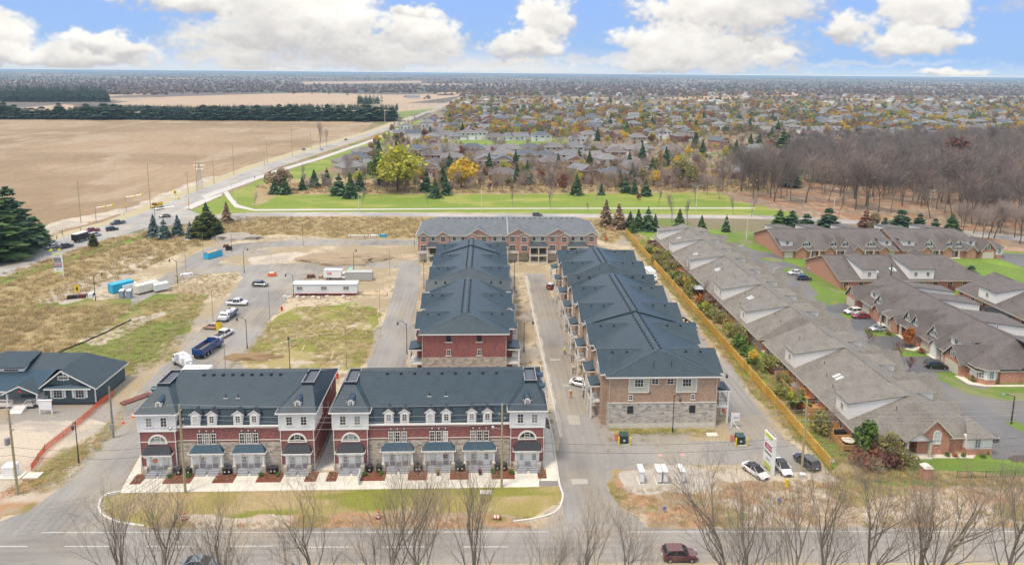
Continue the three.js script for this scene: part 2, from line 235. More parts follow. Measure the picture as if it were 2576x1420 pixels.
{
  const m = new MB(), n = 96, rad = [0, 400, 900, 1800, 3500, 7000, 14000, 30000];
  for (let k = 0; k < rad.length - 1; k++) for (let i = 0; i < n; i++) { const p = (r, a) => [r * Math.cos(a), -0.12, -200 + r * Math.sin(a)], a = i / n * 2 * Math.PI, b = (i + 1) / n * 2 * Math.PI; m.quad(p(rad[k], a), p(rad[k], b), p(rad[k + 1], b), p(rad[k + 1], a)); }
  m.build('ground', mat([1, 1, 1], 1, { map: farTex }), scene).userData.kind = 'structure';
}
// kinds of ground cover, linear base colours
const DIRT = (x, z) => { const n = fbm(x * 0.12, z * 0.12, 5), m = fbm(x * 0.9 + 9, z * 0.9, 3), p = fbm(x * 0.05 + 40, z * 0.05, 3); let c = mix3([0.31, 0.25, 0.16], [0.44, 0.37, 0.265], sstep(0.35, 0.65, n)); c = mix3(c, [0.27, 0.25, 0.225], sstep(0.55, 0.7, p)); c = mix3(c, [0.17, 0.14, 0.06], 0.7 * sstep(0.56, 0.66, m) * sstep(0.4, 0.6, n)); return c; };
const GRAVEL = (x, z) => mix3([0.36, 0.325, 0.28], [0.44, 0.41, 0.37], fbm(x * 0.4, z * 0.4, 4));
const PALE = (x, z) => mix3([0.46, 0.40, 0.32], [0.36, 0.32, 0.27], sstep(0.4, 0.65, fbm(x * 0.2, z * 0.2, 4)));
const TURF = (x, z) => { const n = fbm(x * 0.22, z * 0.22, 4), m = fbm(x * 0.06 + 7, z * 0.35, 3); return mix3(mix3([0.27, 0.225, 0.075], [0.34, 0.265, 0.14], sstep(0.35, 0.7, n)), [0.19, 0.20, 0.03], sstep(0.5, 0.72, m)); };
const LEAFY = (x, z) => { const n = fbm(x * 0.45, z * 0.6, 5), m = fbm(x * 0.1 + 17, z * 0.15, 3); let c = mix3([0.34, 0.205, 0.115], [0.30, 0.235, 0.16], sstep(0.35, 0.65, n)); c = mix3(c, [0.42, 0.36, 0.29], sstep(0.48, 0.64, m)); return mix3(c, [0.17, 0.155, 0.035], 0.75 * sstep(0.6, 0.7, fbm(x * 0.2 + 70, z * 0.2 + 4, 3))); };
const LITTER = (x, z) => mix3(mix3([0.27, 0.15, 0.085], [0.22, 0.165, 0.115], sstep(0.35, 0.65, fbm(x * 0.1, z * 0.1, 4))), [0.34, 0.25, 0.17], sstep(0.52, 0.7, fbm(x * 0.5 + 8, z * 0.3, 4)));
const GREEN = (x, z) => { const n = fbm(x * 0.12, z * 0.12, 4); return mix3([0.125, 0.22, 0.022], [0.175, 0.265, 0.03], n); };
const PARK = (x, z) => mix3(mix3([0.125, 0.205, 0.018], [0.19, 0.24, 0.03], fbm(x * 0.04, z * 0.1, 4)), [0.27, 0.275, 0.06], 0.8 * sstep(0.5, 0.72, fbm(x * 0.06 + 5, z * 0.12, 5)));
const LAWN = (x, z) => mix3([0.095, 0.175, 0.02], [0.15, 0.22, 0.03], fbm(x * 0.3, z * 0.3, 4));
const WEED = (x, z) => { const n = fbm(x * 0.3, z * 0.3, 4); return mix3([0.25, 0.19, 0.09], [0.36, 0.285, 0.15], n); };
const SCRUB = (x, z) => { const n = fbm(x * 0.15, z * 0.15, 4), m = fbm(x * 0.6 + 20, z * 0.6, 3); let c = mix3([0.20, 0.20, 0.04], [0.30, 0.25, 0.11], sstep(0.38, 0.62, n)); return mix3(c, [0.40, 0.34, 0.26], sstep(0.54, 0.66, m) * sstep(0.42, 0.6, n)); };
const WEEDGREEN = (x, z) => mix3([0.13, 0.175, 0.025], [0.25, 0.20, 0.085], sstep(0.42, 0.66, fbm(x * 0.12 + 3, z * 0.12, 4)));
const SOIL = (x, z) => { const n = fbm(x * 0.012 + 3, z * 0.02, 4), m = fbm(x * 0.05, z * 0.02 + 9, 3), f = fbm(x * 0.6, z * 0.15, 2); let c = mix3([0.235, 0.166, 0.094], [0.305, 0.222, 0.135], sstep(0.3, 0.7, n)); c = mix3(c, [0.34, 0.265, 0.18], 0.7 * sstep(0.56, 0.72, m)); const k = 0.86 + 0.28 * f; return [c[0] * k, c[1] * k, c[2] * k]; };
const SUBURB = (x, z) => { if (z < -300) { const n2 = fbm(x * 0.25, z * 0.25, 4), m2 = fbm(x * 0.1 + 20, z * 0.1, 3); return mix3(mix3([0.20, 0.14, 0.085], [0.27, 0.20, 0.13], n2), [0.12, 0.16, 0.03], sstep(0.52, 0.64, m2)); } const n = fbm(x * 0.03, z * 0.03, 4); return mix3(mix3([0.15, 0.14, 0.06], [0.20, 0.165, 0.12], n), [0.13, 0.17, 0.035], sstep(0.55, 0.66, fbm(x * 0.05 + 9, z * 0.05, 3))); };
const STUBBLE = (x, z) => mix3([0.42, 0.31, 0.205], [0.50, 0.385, 0.27], fbm(x * 0.01, z * 0.03, 4));
const zones = [
  [SUBURB, [[-330, -420], [330, -420], [330, -300], [-330, -300]], 3],
  [SOIL, px([0, 296], [940, 306], [900, 338], [765, 385], [600, 455], [470, 492], [375, 528], [210, 590], [0, 665], [-900, 900], [-2500, 600], [-2500, 296]), 0.6],
  [PALE, px([0, 600], [150, 555], [330, 520], [450, 470], [530, 442], [560, 443], [470, 478], [330, 530], [160, 578], [0, 618]), 2.5],
  [WEED, px([0, 660], [380, 532], [640, 425], [870, 360], [990, 300], [1010, 302], [920, 350], [660, 432], [390, 545], [0, 680]), 0.5],
  [PARK, px([470, 535], [560, 492], [660, 450], [800, 405], [960, 345], [1080, 290], [1090, 295], [960, 362], [820, 425], [720, 470], [700, 480], [1960, 478], [2000, 545], [470, 560]), 1.2],
  [LITTER, px([1790, 470], [2700, 400], [2700, 640], [2200, 560], [2060, 548], [1850, 505]), 2],
  [WEED, px([640, 470], [700, 450], [1900, 440], [1950, 484], [1240, 488], [700, 490], [640, 520], [640, 480]), 2.5],
  [WEED, px([470, 560], [580, 540], [1050, 545], [1500, 545], [1600, 575], [1540, 615], [1500, 600], [1050, 600], [850, 600], [700, 590], [560, 600], [470, 640]), 1.5],
  [WEED, px([0, 690], [280, 595], [560, 560], [520, 620], [440, 640], [330, 690], [160, 755], [60, 850], [0, 880], [-400, 1000], [-900, 960], [-600, 860]), 1],
  [GREEN, px([0, 700], [210, 635], [420, 572], [425, 577], [215, 645], [0, 716], [-600, 900], [-600, 880]), 0.3],
  [DIRT, px([60, 800], [160, 705], [330, 690], [470, 640], [610, 610], [1050, 612], [1060, 680], [1010, 930], [560, 930], [330, 1000], [420, 880], [520, 760], [440, 690], [330, 740], [150, 770]), 2],
  [PALE, px([90, 765], [300, 650], [420, 625], [380, 665], [180, 765], [110, 790]), 2],
  [PALE, px([625, 650], [740, 632], [800, 640], [700, 662], [640, 668]), 1.4],
  [WEEDGREEN, px([-500, 1000], [0, 770], [180, 760], [420, 740], [520, 740], [480, 820], [390, 895], [290, 960], [240, 930], [150, 905], [0, 905], [-400, 1010]), 2.5],
  [WEED, px([-500, 990], [0, 775], [330, 765], [280, 820], [110, 905], [-300, 990]), 3],
  [PALE, px([190, 850], [330, 800], [460, 770], [350, 825], [250, 870]), 2],
  [SCRUB, px([600, 905], [690, 800], [745, 770], [930, 770], [960, 790], [915, 930], [640, 932]), 1.6],
  [GREEN, px([715, 785], [900, 765], [930, 800], [905, 905], [860, 890], [840, 800], [740, 870], [690, 850]), 5, 0.42],
  [DIRT, px([-200, 1045], [280, 1000], [300, 1060], [130, 1235], [60, 1290], [-400, 1330], [-400, 1100]), 1],
  [PALE, px([-200, 1075], [230, 1050], [270, 1060], [110, 1230], [0, 1240], [-300, 1240]), 1],
  [LEAFY, px([-400, 1320], [-400, 1245], [0, 1215], [110, 1150], [240, 1090], [290, 1090], [170, 1225], [60, 1295]), 1],
  [TURF, px([262, 1240], [1412, 1222], [1410, 1260], [1330, 1310], [360, 1322], [265, 1290]), 0.3],
  [LEAFY, px([380, 1318], [400, 1300], [900, 1290], [1300, 1292], [1350, 1302], [1340, 1333], [360, 1336]), 0.9],
  [LEAFY, px([1530, 1215], [1550, 1180], [1900, 1190], [2110, 1200], [2300, 1215], [2700, 1235], [2700, 1335], [1640, 1332], [1560, 1275]), 1.2],
  [GRAVEL, px([1560, 1190], [1680, 1172], [1780, 1180], [1810, 1215], [1740, 1240], [1570, 1235]), 1.4],
  [PALE, px([1700, 1195], [1880, 1185], [2110, 1195], [2100, 1215], [1850, 1215]), 1.2],
  [DIRT, px([1480, 1070], [1520, 1060], [1830, 1060], [1905, 1090], [1850, 1105], [1680, 1098], [1500, 1112]), 0.8],
  [SCRUB, px([1530, 1076], [1800, 1080], [1795, 1094], [1700, 1088], [1540, 1090]), 0.8],
  [DIRT, [[40.5, -110], [46.2, -111], [46, -232], [41, -232]], 0.5],
  [DIRT, [[53.2, -108], [57.5, -100], [57.5, -268], [53.6, -268]], 0.5],
  [SCRUB, [[54.6, -112], [57, -104], [57, -268], [55, -268]], 0.7],
  [DIRT, [[18.6, -112], [22.5, -112], [22.5, -214], [18.8, -214]], 0.7],
  [DIRT, [[4, -128], [13.5, -128], [12.6, -214], [4, -214]], 0.7],
  [DIRT, [[-21.5, -128], [-13, -128], [-13, -214], [-21.5, -214]], 0.6],
  [DIRT, [[-25, -212], [46, -212], [46, -228], [-25, -228]], 0.7],
  [LAWN, [[84, -268], [210, -268], [210, -98], [84, -98]], 0.3],
  [LAWN, [[56.2, -268], [64.4, -268], [64.4, -100], [56.2, -100]], 0.3],
  [WEED, [[56.2, -268], [61.5, -268], [61.5, -116], [56.2, -116]], 3, 0.5],
  [LITTER, px([2430, 560], [2720, 590], [2720, 650], [2500, 628], [2440, 600]), 1.5],
  [GREEN, px([1590, 575], [1640, 580], [1720, 620], [1640, 600]), 1],
  [GREEN, px([1770, 575], [1920, 585], [1915, 620], [1840, 610]), 0.8],
  [LAWN, px([2115, 1195], [2240, 1150], [2480, 1140], [2700, 1200], [2700, 1225], [2200, 1220]), 0.8],
  [GREEN, px([2480, 1120], [2700, 1100], [2700, 1190], [2440, 1150]), 0.6],
  [WEED, px([2085, 1195], [2130, 1120], [2220, 1140], [2240, 1180], [2480, 1185], [2700, 1205], [2700, 1222], [2260, 1212]), 0.9, 0.55],
  [GREEN, px([2440, 620], [2576, 640], [2700, 660], [2700, 700], [2480, 660]), 0.8],
  [GREEN, [[112, -194], [140, -194], [140, -160], [126, -160], [126, -184], [112, -184]], 0.6],
];
function cover(x0, z0, x1, z1, w, h) {
  const zz = zones.map(([f, p, soft, share]) => ({ f, p, soft, share: share ?? 1, b: [Math.min(...p.map((q) => q[0])) - soft, Math.min(...p.map((q) => q[1])) - soft, Math.max(...p.map((q) => q[0])) + soft, Math.max(...p.map((q) => q[1])) + soft] }));
  const t = tex(w, h, (i, j) => {
    const x = lerp(x0, x1, (i + 0.5) / w), z = lerp(z0, z1, (j + 0.5) / h); let c = null;
    const wa = (fbm(x * 0.25, z * 0.25, 4) - 0.5) * 2.6, wb = (fbm(x * 0.25 + 50, z * 0.25 + 50, 4) - 0.5) * 2.6;
    for (let k = zz.length - 1; k >= 0 && !c; k--) { const q = zz[k], b = q.b; if (x < b[0] || z < b[1] || x > b[2] || z > b[3]) continue; if (inPoly(x + wa * q.soft, z + wb * q.soft, q.p) && (q.share === 1 || fbm(x * 0.13 + k * 7, z * 0.13, 4) > 1 - q.share)) c = q.f(x, z); }
    c = c || (z < -268 ? SUBURB(x, z) : DIRT(x, z));
    const g = 0.82 + 0.36 * hash(i, j, 3); return [c[0] * g, c[1] * g, c[2] * g];
  });
  t.wrapS = t.wrapT = THREE.ClampToEdgeWrapping; return mat([1, 1, 1], 0.95, { map: t });
}
function plot(name, x0, z0, x1, z1, w, h, y) {
  const g = new THREE.BufferGeometry();
  g.setAttribute('position', new THREE.Float32BufferAttribute([x0, y, z0, x1, y, z0, x1, y, z1, x0, y, z1], 3)); g.setAttribute('normal', new THREE.Float32BufferAttribute([0, 1, 0, 0, 1, 0, 0, 1, 0, 0, 1, 0], 3)); g.setAttribute('uv', new THREE.Float32BufferAttribute([0, 0, 1, 0, 1, 1, 0, 1], 2)); g.setIndex([0, 2, 1, 0, 3, 2]);
  mesh(name, g, cover(x0, z0, x1, z1, w, h), scene).userData.kind = 'structure';
}
plot('near_ground', -140, -175, 140, -50, 2048, 1024, 0);
plot('middle_ground', -330, -420, 330, -175, 2048, 1024, 0);
plot('plowed_field', -900, -900, -60, -420, 1024, 512, 0);
// far stubble fields
const STUB = mat([0.42, 0.315, 0.22], 1, { map: grain }), farField = (pts, m = STUB) => sheet('field', px(...pts), 0.05, m);
farField([[270, 262], [420, 243], [760, 233], [1000, 238], [1130, 235], [1160, 241], [1000, 262], [640, 266], [480, 270]]);
farField([[760, 205], [1060, 203], [1060, 208], [760, 212]]); farField([[1660, 246], [1830, 240], [1880, 246], [1760, 255]]); farField([[1100, 232], [1300, 228], [1300, 236], [1100, 240]]); farField([[1600, 233], [2060, 236], [2000, 241], [1600, 238]]);
farField([[0, 275], [160, 262], [400, 283], [560, 300], [0, 298]]); sheet('grass_verge', px([790, 303], [840, 296], [1100, 272], [1000, 300]), 0.06, mat([0.16, 0.22, 0.05], 1, { map: grain }));
sheet('suburb_ground', [[-110, -420], [900, -420], [1500, -1700], [-60, -1700]], -0.03, mat([1, 1, 1], 1, { map: suburbTex }));
sheet('sports_field', px([1150, 352], [1450, 352], [1440, 366], [1120, 366]), 0.05, mat([0.17, 0.25, 0.04], 1, { map: grain }));

// ---------------------------------------------------------------- roads, kerbs, markings, walks
const edgeZ = (x) => -89.1 + (x + 40) * 0.0238;       // the front road runs a little askew
sheet('front_road', [[-150, edgeZ(-150)], [150, edgeZ(150)], [150, -60 + 3.5], [-150, -60 - 3.5]].map(([x, z], i) => [x, i < 2 ? z : edgeZ(x) + 17.2]), 0.012, M.asphRoad, 0.35, 'structure', undefined, scene, 3);
sheet('roadside', [[-150, -73], [150, -70], [150, -20], [-150, -20]], 0.006, mat([0.22, 0.17, 0.10], 1, { map: grain }));
const stripe = (name, x0, x1, off, w, m = M.line) => sheet(name, [[x0, edgeZ(x0) + off], [x1, edgeZ(x1) + off], [x1, edgeZ(x1) + off + w], [x0, edgeZ(x0) + off + w]], 0.018, m);
stripe('edge_line', -62, 9, 0.75, 0.14); stripe('edge_line', 20, 140, 0.75, 0.14); stripe('edge_line', 20, 140, 14.9, 0.14);
stripe('centre_line', -24, 130, 7.2, 0.13, M.lineYellow); stripe('centre_line', -24, 130, 7.5, 0.13, M.lineYellow);
for (const [x0, x1, o] of [[-68, -62, 3.6], [-57, -51, 3.6], [-46, -40, 3.6], [-35, -29, 3.6], [-68, -60, 7.4], [-54, -46, 7.4], [-40, -32, 7.4], [-24, -18, 3.8], [-14, -8, 3.8], [-3, 3, 3.8]]) stripe('lane_dash', x0, x1, o, 0.16);
const W2 = 0.016;
sheet('side_street', [...px([-90, 1330], [0, 1312], [72, 1286], [150, 1226], [213, 1152], [262, 1092], [318, 1015], [400, 930], [470, 872], [530, 800], [575, 745], [610, 700], [600, 680]), ...px([700, 672], [755, 700], [735, 735], [690, 790], [640, 850], [565, 930]), [-57.5, -104], ...px([300, 1240], [258, 1248], [247, 1268], [256, 1295], [300, 1316], [370, 1332], [380, 1345], [-90, 1345])], W2, M.asph, 0.45, 'structure', undefined, scene, 4);
sheet('cross_street', [...px([330, 735], [420, 690], [480, 655]), ...px([555, 668], [700, 664], [900, 655], [1050, 655], [1060, 676], [900, 672], [760, 690], [700, 688], [600, 682], [520, 688], [440, 712], [330, 770])], W2 + 0.004, M.asph, 0.5, 'structure', undefined, scene, 5);
sheet('back_street', px([450, 660], [520, 622], [620, 610], [760, 603], [1050, 604], [1050, 616], [800, 618], [660, 622], [560, 650], [540, 668]), W2 + 0.008, M.asph, 0.5, 'structure', undefined, scene, 6);
sheet('west_street', px([918, 932], [955, 850], [1000, 690], [1008, 672], [1060, 672], [1048, 760], [1030, 860], [1020, 932]), W2 + 0.008, M.asph, 0.5, 'structure', undefined, scene, 7);
sheet('main_street', [[11.5, -89], [11.8, -104], [13.3, -112], [13.2, -130], [12.4, -212], [18.9, -212], [19.0, -130], [20.2, -113], [21, -108.5], [20.2, -104], [18.9, -98], [19.4, -92], [23, -88.5]], W2 + 0.002, M.asph, 0.35, 'structure', undefined, scene, 8);
sheet('rear_lane', [[43, -109.5], [53.2, -109.8], [53.4, -232], [46.2, -232], [46, -120], [44.6, -115.6]], W2 + 0.004, M.asph, 0.35, 'structure', undefined, scene, 21);
sheet('parking_apron', [[19.6, -101.4], [24, -103.5], [43, -102.9], [50.5, -100.6], [55.2, -101], [54.6, -106], [53.3, -110.5], [22, -110.5]], W2 + 0.006, M.asph, 0.5, 'structure', undefined, scene, 9);
for (const [x, z] of [[29.4, -106.4], [33.2, -106.4]]) sheet('painted_mark', [[x, z], [x + 0.6, z], [x + 0.6, z + 0.6], [x, z + 0.6]], W2 + 0.012, mat([0.75, 0.30, 0.32], 0.8), 0, 'structure');
for (const [x, z, w, d] of [[13.6, -99.5, 2.6, 1.3], [15.4, -120, 2.2, 3.5], [14.5, -146, 2.4, 1.2], [16, -133, 3, 1.1]]) sheet('road_patch', [[x, z], [x + w, z], [x + w, z + d], [x, z + d]], W2 + 0.012, mat([0.40, 0.38, 0.33], 0.95, { map: grain }), 0.3, 'structure', undefined, scene, x);
// broken dusty edge of the main street
sheet('gravel_edge', [[12.6, -112], [13.7, -112], [13.2, -210], [12.4, -210]], W2 + 0.016, mat([0.44, 0.40, 0.34], 0.95, { map: grain }), 0.7, 'structure', undefined, scene, 12);
{
  const L = [[-900, 890], [-350, 775], [0, 655], [94, 618], [213, 580], [283, 563], [378, 527], [472, 489], [533, 465], [650, 419], [767, 382], [859, 354], [940, 331], [1042, 292], [1120, 259], [1160, 242]], Q = [[-900, 960], [-350, 830], [0, 699], [130, 650], [232, 613], [370, 572], [440, 540], [500, 505], [560, 478], [690, 424], [805, 384], [890, 356], [968, 330], [1062, 289], [1132, 258], [1170, 242]];
  sheet('highway', [...px(...L), ...px(...Q).reverse()], 0.03, M.asphHwy);
  sheet('highway_junction', px([360, 580], [420, 525], [475, 495], [505, 506], [470, 526], [505, 540], [560, 541], [640, 545], [640, 556], [540, 556], [430, 566]), 0.04, M.asphHwy);
  const mid = (t, i) => { const a = at(...L[i]), b = at(...Q[i]); return [lerp(a[0], b[0], t), lerp(a[1], b[1], t)]; };
  for (const [n, t, w, m] of [['centre_line', 0.5, 0.3, M.lineYellow], ['lane_line', 0.93, 0.35, M.line], ['lane_line', 0.06, 0.35, M.line]]) { const a = [], b = []; for (let i = 1; i < L.length - 1; i++) { const q = mid(t, i); a.push([q[0] - w / 2, q[1]]); b.push([q[0] + w / 2, q[1]]); } sheet(n, [...a, ...b.reverse()], 0.05, m); }
  sheet('gravel_shoulder', [...px(...L.slice(1, 14)), ...px([1030, 292], [920, 330], [840, 352], [740, 380], [620, 417], [500, 463], [440, 486], [350, 523], [258, 558], [190, 575], [70, 613], [0, 640])], 0.02, mat([0.42, 0.37, 0.24], 1, { map: grain }), 0.8, 'structure', undefined, scene, 14, 6);
}
sheet('far_road', px([505, 541], [640, 534], [900, 533], [1240, 536], [1900, 541], [2150, 553], [2400, 578], [2750, 610], [2750, 624], [2400, 590], [2150, 563], [1900, 550], [1240, 546], [900, 544], [640, 546], [520, 552]), 0.03, mat([0.40, 0.385, 0.37], 0.9, { map: asphTex }), 0.5, 'structure', undefined, scene, 15, 4);
sheet('park_path', px([562, 484], [572, 480], [582, 495], [600, 515], [640, 526], [1210, 523], [1900, 522], [1900, 524.5], [1210, 525.5], [640, 530], [590, 521], [572, 500]), 0.03, mat([0.50, 0.48, 0.45], 0.9));
sheet('park_path', px([505, 492], [690, 428], [800, 396], [930, 352], [1000, 322], [1002, 324], [935, 356], [805, 401], [695, 434], [515, 500]), 0.035, mat([0.46, 0.45, 0.43], 0.9));
sheet('traffic_island', px([462, 522], [505, 503], [560, 486], [556, 492], [520, 508], [480, 526]), 0.06, mat([0.5, 0.48, 0.44], 0.9));
for (let k = 0; k < 8; k++) { const a = [], b = [], r0 = 9 + k * 1.15 + (k % 2) * 0.25, cx = -70, cz = -103.5; for (let t = 0; t <= 14; t++) { const g = (0.1 + k * 0.012) + t / 14 * 1.15, w = 0.11; a.push([cx + (r0 + 8) * Math.cos(g) * 0.85, cz + r0 * Math.sin(g)]); b.push([cx + (r0 + 8 + w) * Math.cos(g) * 0.85, cz + (r0 + w) * Math.sin(g)]); } sheet('tyre_mark', [...a, ...b.reverse()], W2 + 0.012, mat([0.20, 0.195, 0.19], 0.9, { map: grain })); }
// concrete walks before the front houses
sheet('front_walk', [...px([300, 1239], [1355, 1224]), [9.2, -102.6], [-27, -102.4], [-55, -102.4], ...px([355, 1140])], 0.02, M.conc);
sheet('house_pad', [[-27.6, -103], [-24.4, -103], [-24.4, -119], [-27.6, -119]], 0.024, M.conc);
sheet('side_walk', [...px([1355, 1224], [1404, 1207], [1398, 1160], [1388, 1080], [1378, 1040]), [9.7, -118], [9.7, -103]], 0.024, M.conc);
sheet('path_patch', px([1356, 1222], [1406, 1222], [1402, 1209], [1356, 1209]), 0.028, mat([0.22, 0.21, 0.20], 0.9, { map: grain }));
function kerb(label, pts, w = 0.22, h = 0.14) {
  const c = new THREE.CatmullRomCurve3(pts.map((p) => new THREE.Vector3(p[0], 0, p[1]))), n = Math.ceil(c.getLength() / 0.8), q = c.getSpacedPoints(n), m = new MB(), o = (i) => { const t = c.getTangentAt(i / n), l = Math.hypot(t.x, t.z); return [-t.z / l * w / 2, t.x / l * w / 2]; };
  for (let i = 0; i < n; i++) { const a = q[i], b = q[i + 1], u = o(i), v = o(i + 1), A = [a.x - u[0], h, a.z - u[1]], Bq = [b.x - v[0], h, b.z - v[1]], C = [b.x + v[0], h, b.z + v[1]], D = [a.x + u[0], h, a.z + u[1]]; m.quad(A, D, C, Bq); m.quad([A[0], 0, A[2]], A, Bq, [Bq[0], 0, Bq[2]]); m.quad(D, [D[0], 0, D[2]], [C[0], 0, C[2]], C); }
  const k = m.build('kerb', M.kerb, scene); k.userData.kind = 'structure';
}
kerb('', px([300, 1236], [262, 1246], [249, 1266], [254, 1290], [290, 1311], [362, 1323]), 0.3); kerb('', px([1388, 1085], [1400, 1170], [1408, 1220], [1416, 1248], [1400, 1285], [1350, 1303], [1290, 1312]), 0.3);
kerb('', [[13.3, -112], [13.2, -130], [12.4, -205]], 0.2); kerb('', [[46.1, -114], [46.2, -150], [46.3, -225]], 0.2);
// lanes and lawns of the bungalow court on the right
sheet('court_lane', [[86, -103.5], [150, -103.5], [150, -117], [121, -122.5], [108, -127], [99, -134], [96.5, -142], [95.5, -165], [97, -184], [100, -200], [107, -212], [107, -217], [103, -226], [106, -231], [182, -231], [182, -212], [200, -212], [200, -233], [184, -238], [182, -236], [104, -236], [99, -240], [96, -250], [86, -250], [87, -200], [87, -110]], 0.03, M.asphDark, 0.25, 'structure', undefined, scene, 16);
for (const z of [-178.5, -166, -154, -141.5]) sheet('driveway', [[94, z - 4], [103.8, z - 4], [103.8, z + 4.2], [94, z + 4.2]], 0.036, mat([0.115, 0.12, 0.13], 0.85, { map: asphTex }), 0.2, 'structure', undefined, scene, z);
const LG = mat([0.19, 0.285, 0.11], 1, { map: lawnTex });
const green = (pts, m = LG, n = 'lawn', s = 1) => sheet(n, pts, 0.045, m, 0.55, 'structure', undefined, scene, s);
green([[97, -163], [103.4, -162], [103.4, -159], [98, -160]]); green([[97, -151], [103.4, -150.6], [103.4, -147], [98, -147.4]]); green([[97, -173.4], [103.4, -172.8], [103.4, -170.6], [98, -171.2]]);
green(px([2165, 740], [2250, 730], [2330, 690], [2410, 760], [2400, 790], [2200, 800])); green([z7(1170, 590), z7(1280, 575), z7(1330, 640), z7(1270, 655), z7(1200, 635)]);
green([z7(950, 412), z7(1000, 400), z7(1090, 408), z7(1150, 440), z7(1300, 540), z7(1400, 590), z7(1290, 560), z7(1160, 480), z7(1080, 440), z7(960, 430)]);
green([z7(800, 335), z7(880, 330), z7(990, 352), z7(940, 362), z7(830, 352)]); green([z7(610, 150), z7(820, 175), z7(850, 250), z7(640, 245), z7(560, 200)]);
green([z6(1550, 470), z6(1640, 460), z6(1760, 520), z6(1900, 560), z6(2272, 560), z6(2500, 580), z6(2500, 680), z6(2100, 655), z6(1800, 600)]);
green([z6(2120, 835), z6(2200, 825), z6(2400, 920), z6(2400, 990)]); green([z6(820, 250), z6(760, 120), z6(900, 190)]);
sheet('court_walk', [z6(1250, 1095), z6(1265, 1130), z6(1860, 1132), z6(1905, 1075), z6(1820, 1000), z6(1790, 1010), z6(1830, 1075), z6(1800, 1098)], 0.05, M.conc);
sheet('court_walk', [z6(1700, 455), z6(1770, 455), z6(1860, 510), z6(2000, 530), z6(2400, 530), z6(2400, 545), z6(1960, 545), z6(1820, 525)], 0.05, M.conc);
for (const z of [-161.5, -149.8]) sheet('court_walk', [[99, z - 0.2], [103.8, z - 1.4], [103.8, z + 0.8], [100.5, z + 1]], 0.055, M.conc);
sheet('mulch_bed', [z6(2130, 1130), z6(2200, 1105), z6(2400, 1100), z6(2400, 1165), z6(2180, 1160)], 0.055, mat([0.10, 0.075, 0.07], 1, { map: grain }), 0.2);
// ---------------------------------------------------------------- windows, doors
const winCache = {};
// a window in the plane of its parent's face: frame with glazing bars, and a pane behind them; turn 0 faces +z
function win(parent, x, y, z, w, h, { turn = 0, cols = 2, rows = 3, frame = M.trim, pane = M.glass, surround = 0, arch = 0, name = 'window' } = {}) {
  const key = [w, h, cols, rows, surround, arch].join(); let g = winCache[key];
  if (!g) {
    const m = new MB(), p = new MB(), t = 0.09, b = 0.045, H2 = h / 2, W2 = w / 2;
    if (arch) {                                   // round head: half circle of radius w/2 standing on the straight part
      const n = 20, rI = W2 - 0.02, rO = W2 + (surround || 0.1), base = H2 - W2;
      for (let i = 0; i < n; i++) { const a = Math.PI * i / n, c = Math.PI * (i + 1) / n, q = (r, k, d) => [r * Math.cos(k), base + r * Math.sin(k), d]; m.quad(q(rI, a, 0.1), q(rO, a, 0.1), q(rO, c, 0.1), q(rI, c, 0.1)); m.quad(q(rI, a, 0), q(rI, a, 0.1), q(rI, c, 0.1), q(rI, c, 0)); m.quad(q(rO, a, 0.1), q(rO, a, 0), q(rO, c, 0), q(rO, c, 0.1)); p.tri([0, base, 0.03], q(rI, a, 0.03), q(rI, c, 0.03)); }
      if (h > W2 + 0.05) { m.box(-rO, -H2, 0, -rI, base, 0.1); m.box(rI, -H2, 0, rO, base, 0.1); p.quad([-rI, -H2, 0.03], [rI, -H2, 0.03], [rI, base, 0.03], [-rI, base, 0.03]); }
      m.box(-rO, -H2 - 0.1, 0, rO, -H2, 0.12);
      for (let i = 1; i < cols; i++) { const u = -W2 + w * i / cols; m.box(u - b / 2 - 0.01, -H2, 0.03, u + b / 2 + 0.01, base + Math.sqrt(Math.max(0, rI * rI - u * u)), 0.08); }
      for (let i = 1; i < rows; i++) { const v = -H2 + h * i / rows, e = v > base ? Math.sqrt(Math.max(0, rI * rI - (v - base) ** 2)) : rI; const c = cols > 2 ? w / cols / 2 : e; m.box(-c, v - b / 2, 0.03, c, v + b / 2, 0.07); }
    } else {
      m.box(-W2 - t, -H2 - t, 0, W2 + t, -H2, 0.09).box(-W2 - t, H2, 0, W2 + t, H2 + t, 0.09).box(-W2 - t, -H2, 0, -W2, H2, 0.09).box(W2, -H2, 0, W2 + t, H2, 0.09);
      if (surround) m.box(-W2 - surround, -H2 - surround, 0, W2 + surround, -H2 - t, 0.06).box(-W2 - surround, H2 + t, 0, W2 + surround, H2 + surround, 0.06).box(-W2 - surround, -H2 - t, 0, -W2 - t, H2 + t, 0.06).box(W2 + t, -H2 - t, 0, W2 + surround, H2 + t, 0.06);
      for (let i = 1; i < cols; i++) { const u = -W2 + w * i / cols; m.box(u - b / 2, -H2, 0.03, u + b / 2, H2, 0.07); }
      for (let i = 1; i < rows; i++) { const v = -H2 + h * i / rows; m.box(-W2, v - b / 2, 0.03, W2, v + b / 2, 0.065); }
      p.quad([-W2, -H2, 0.03], [W2, -H2, 0.03], [W2, H2, 0.03], [-W2, H2, 0.03]);
    }
    g = winCache[key] = [m.geo(), p.geo()];
  }
  const o = mesh(name, g[0], frame, parent); o.position.set(x, y, z); o.rotation.y = turn; mesh('pane', g[1], pane, o); return o;
}
const PANES = [M.glass, M.glass, M.glassGrey, M.glassPale];
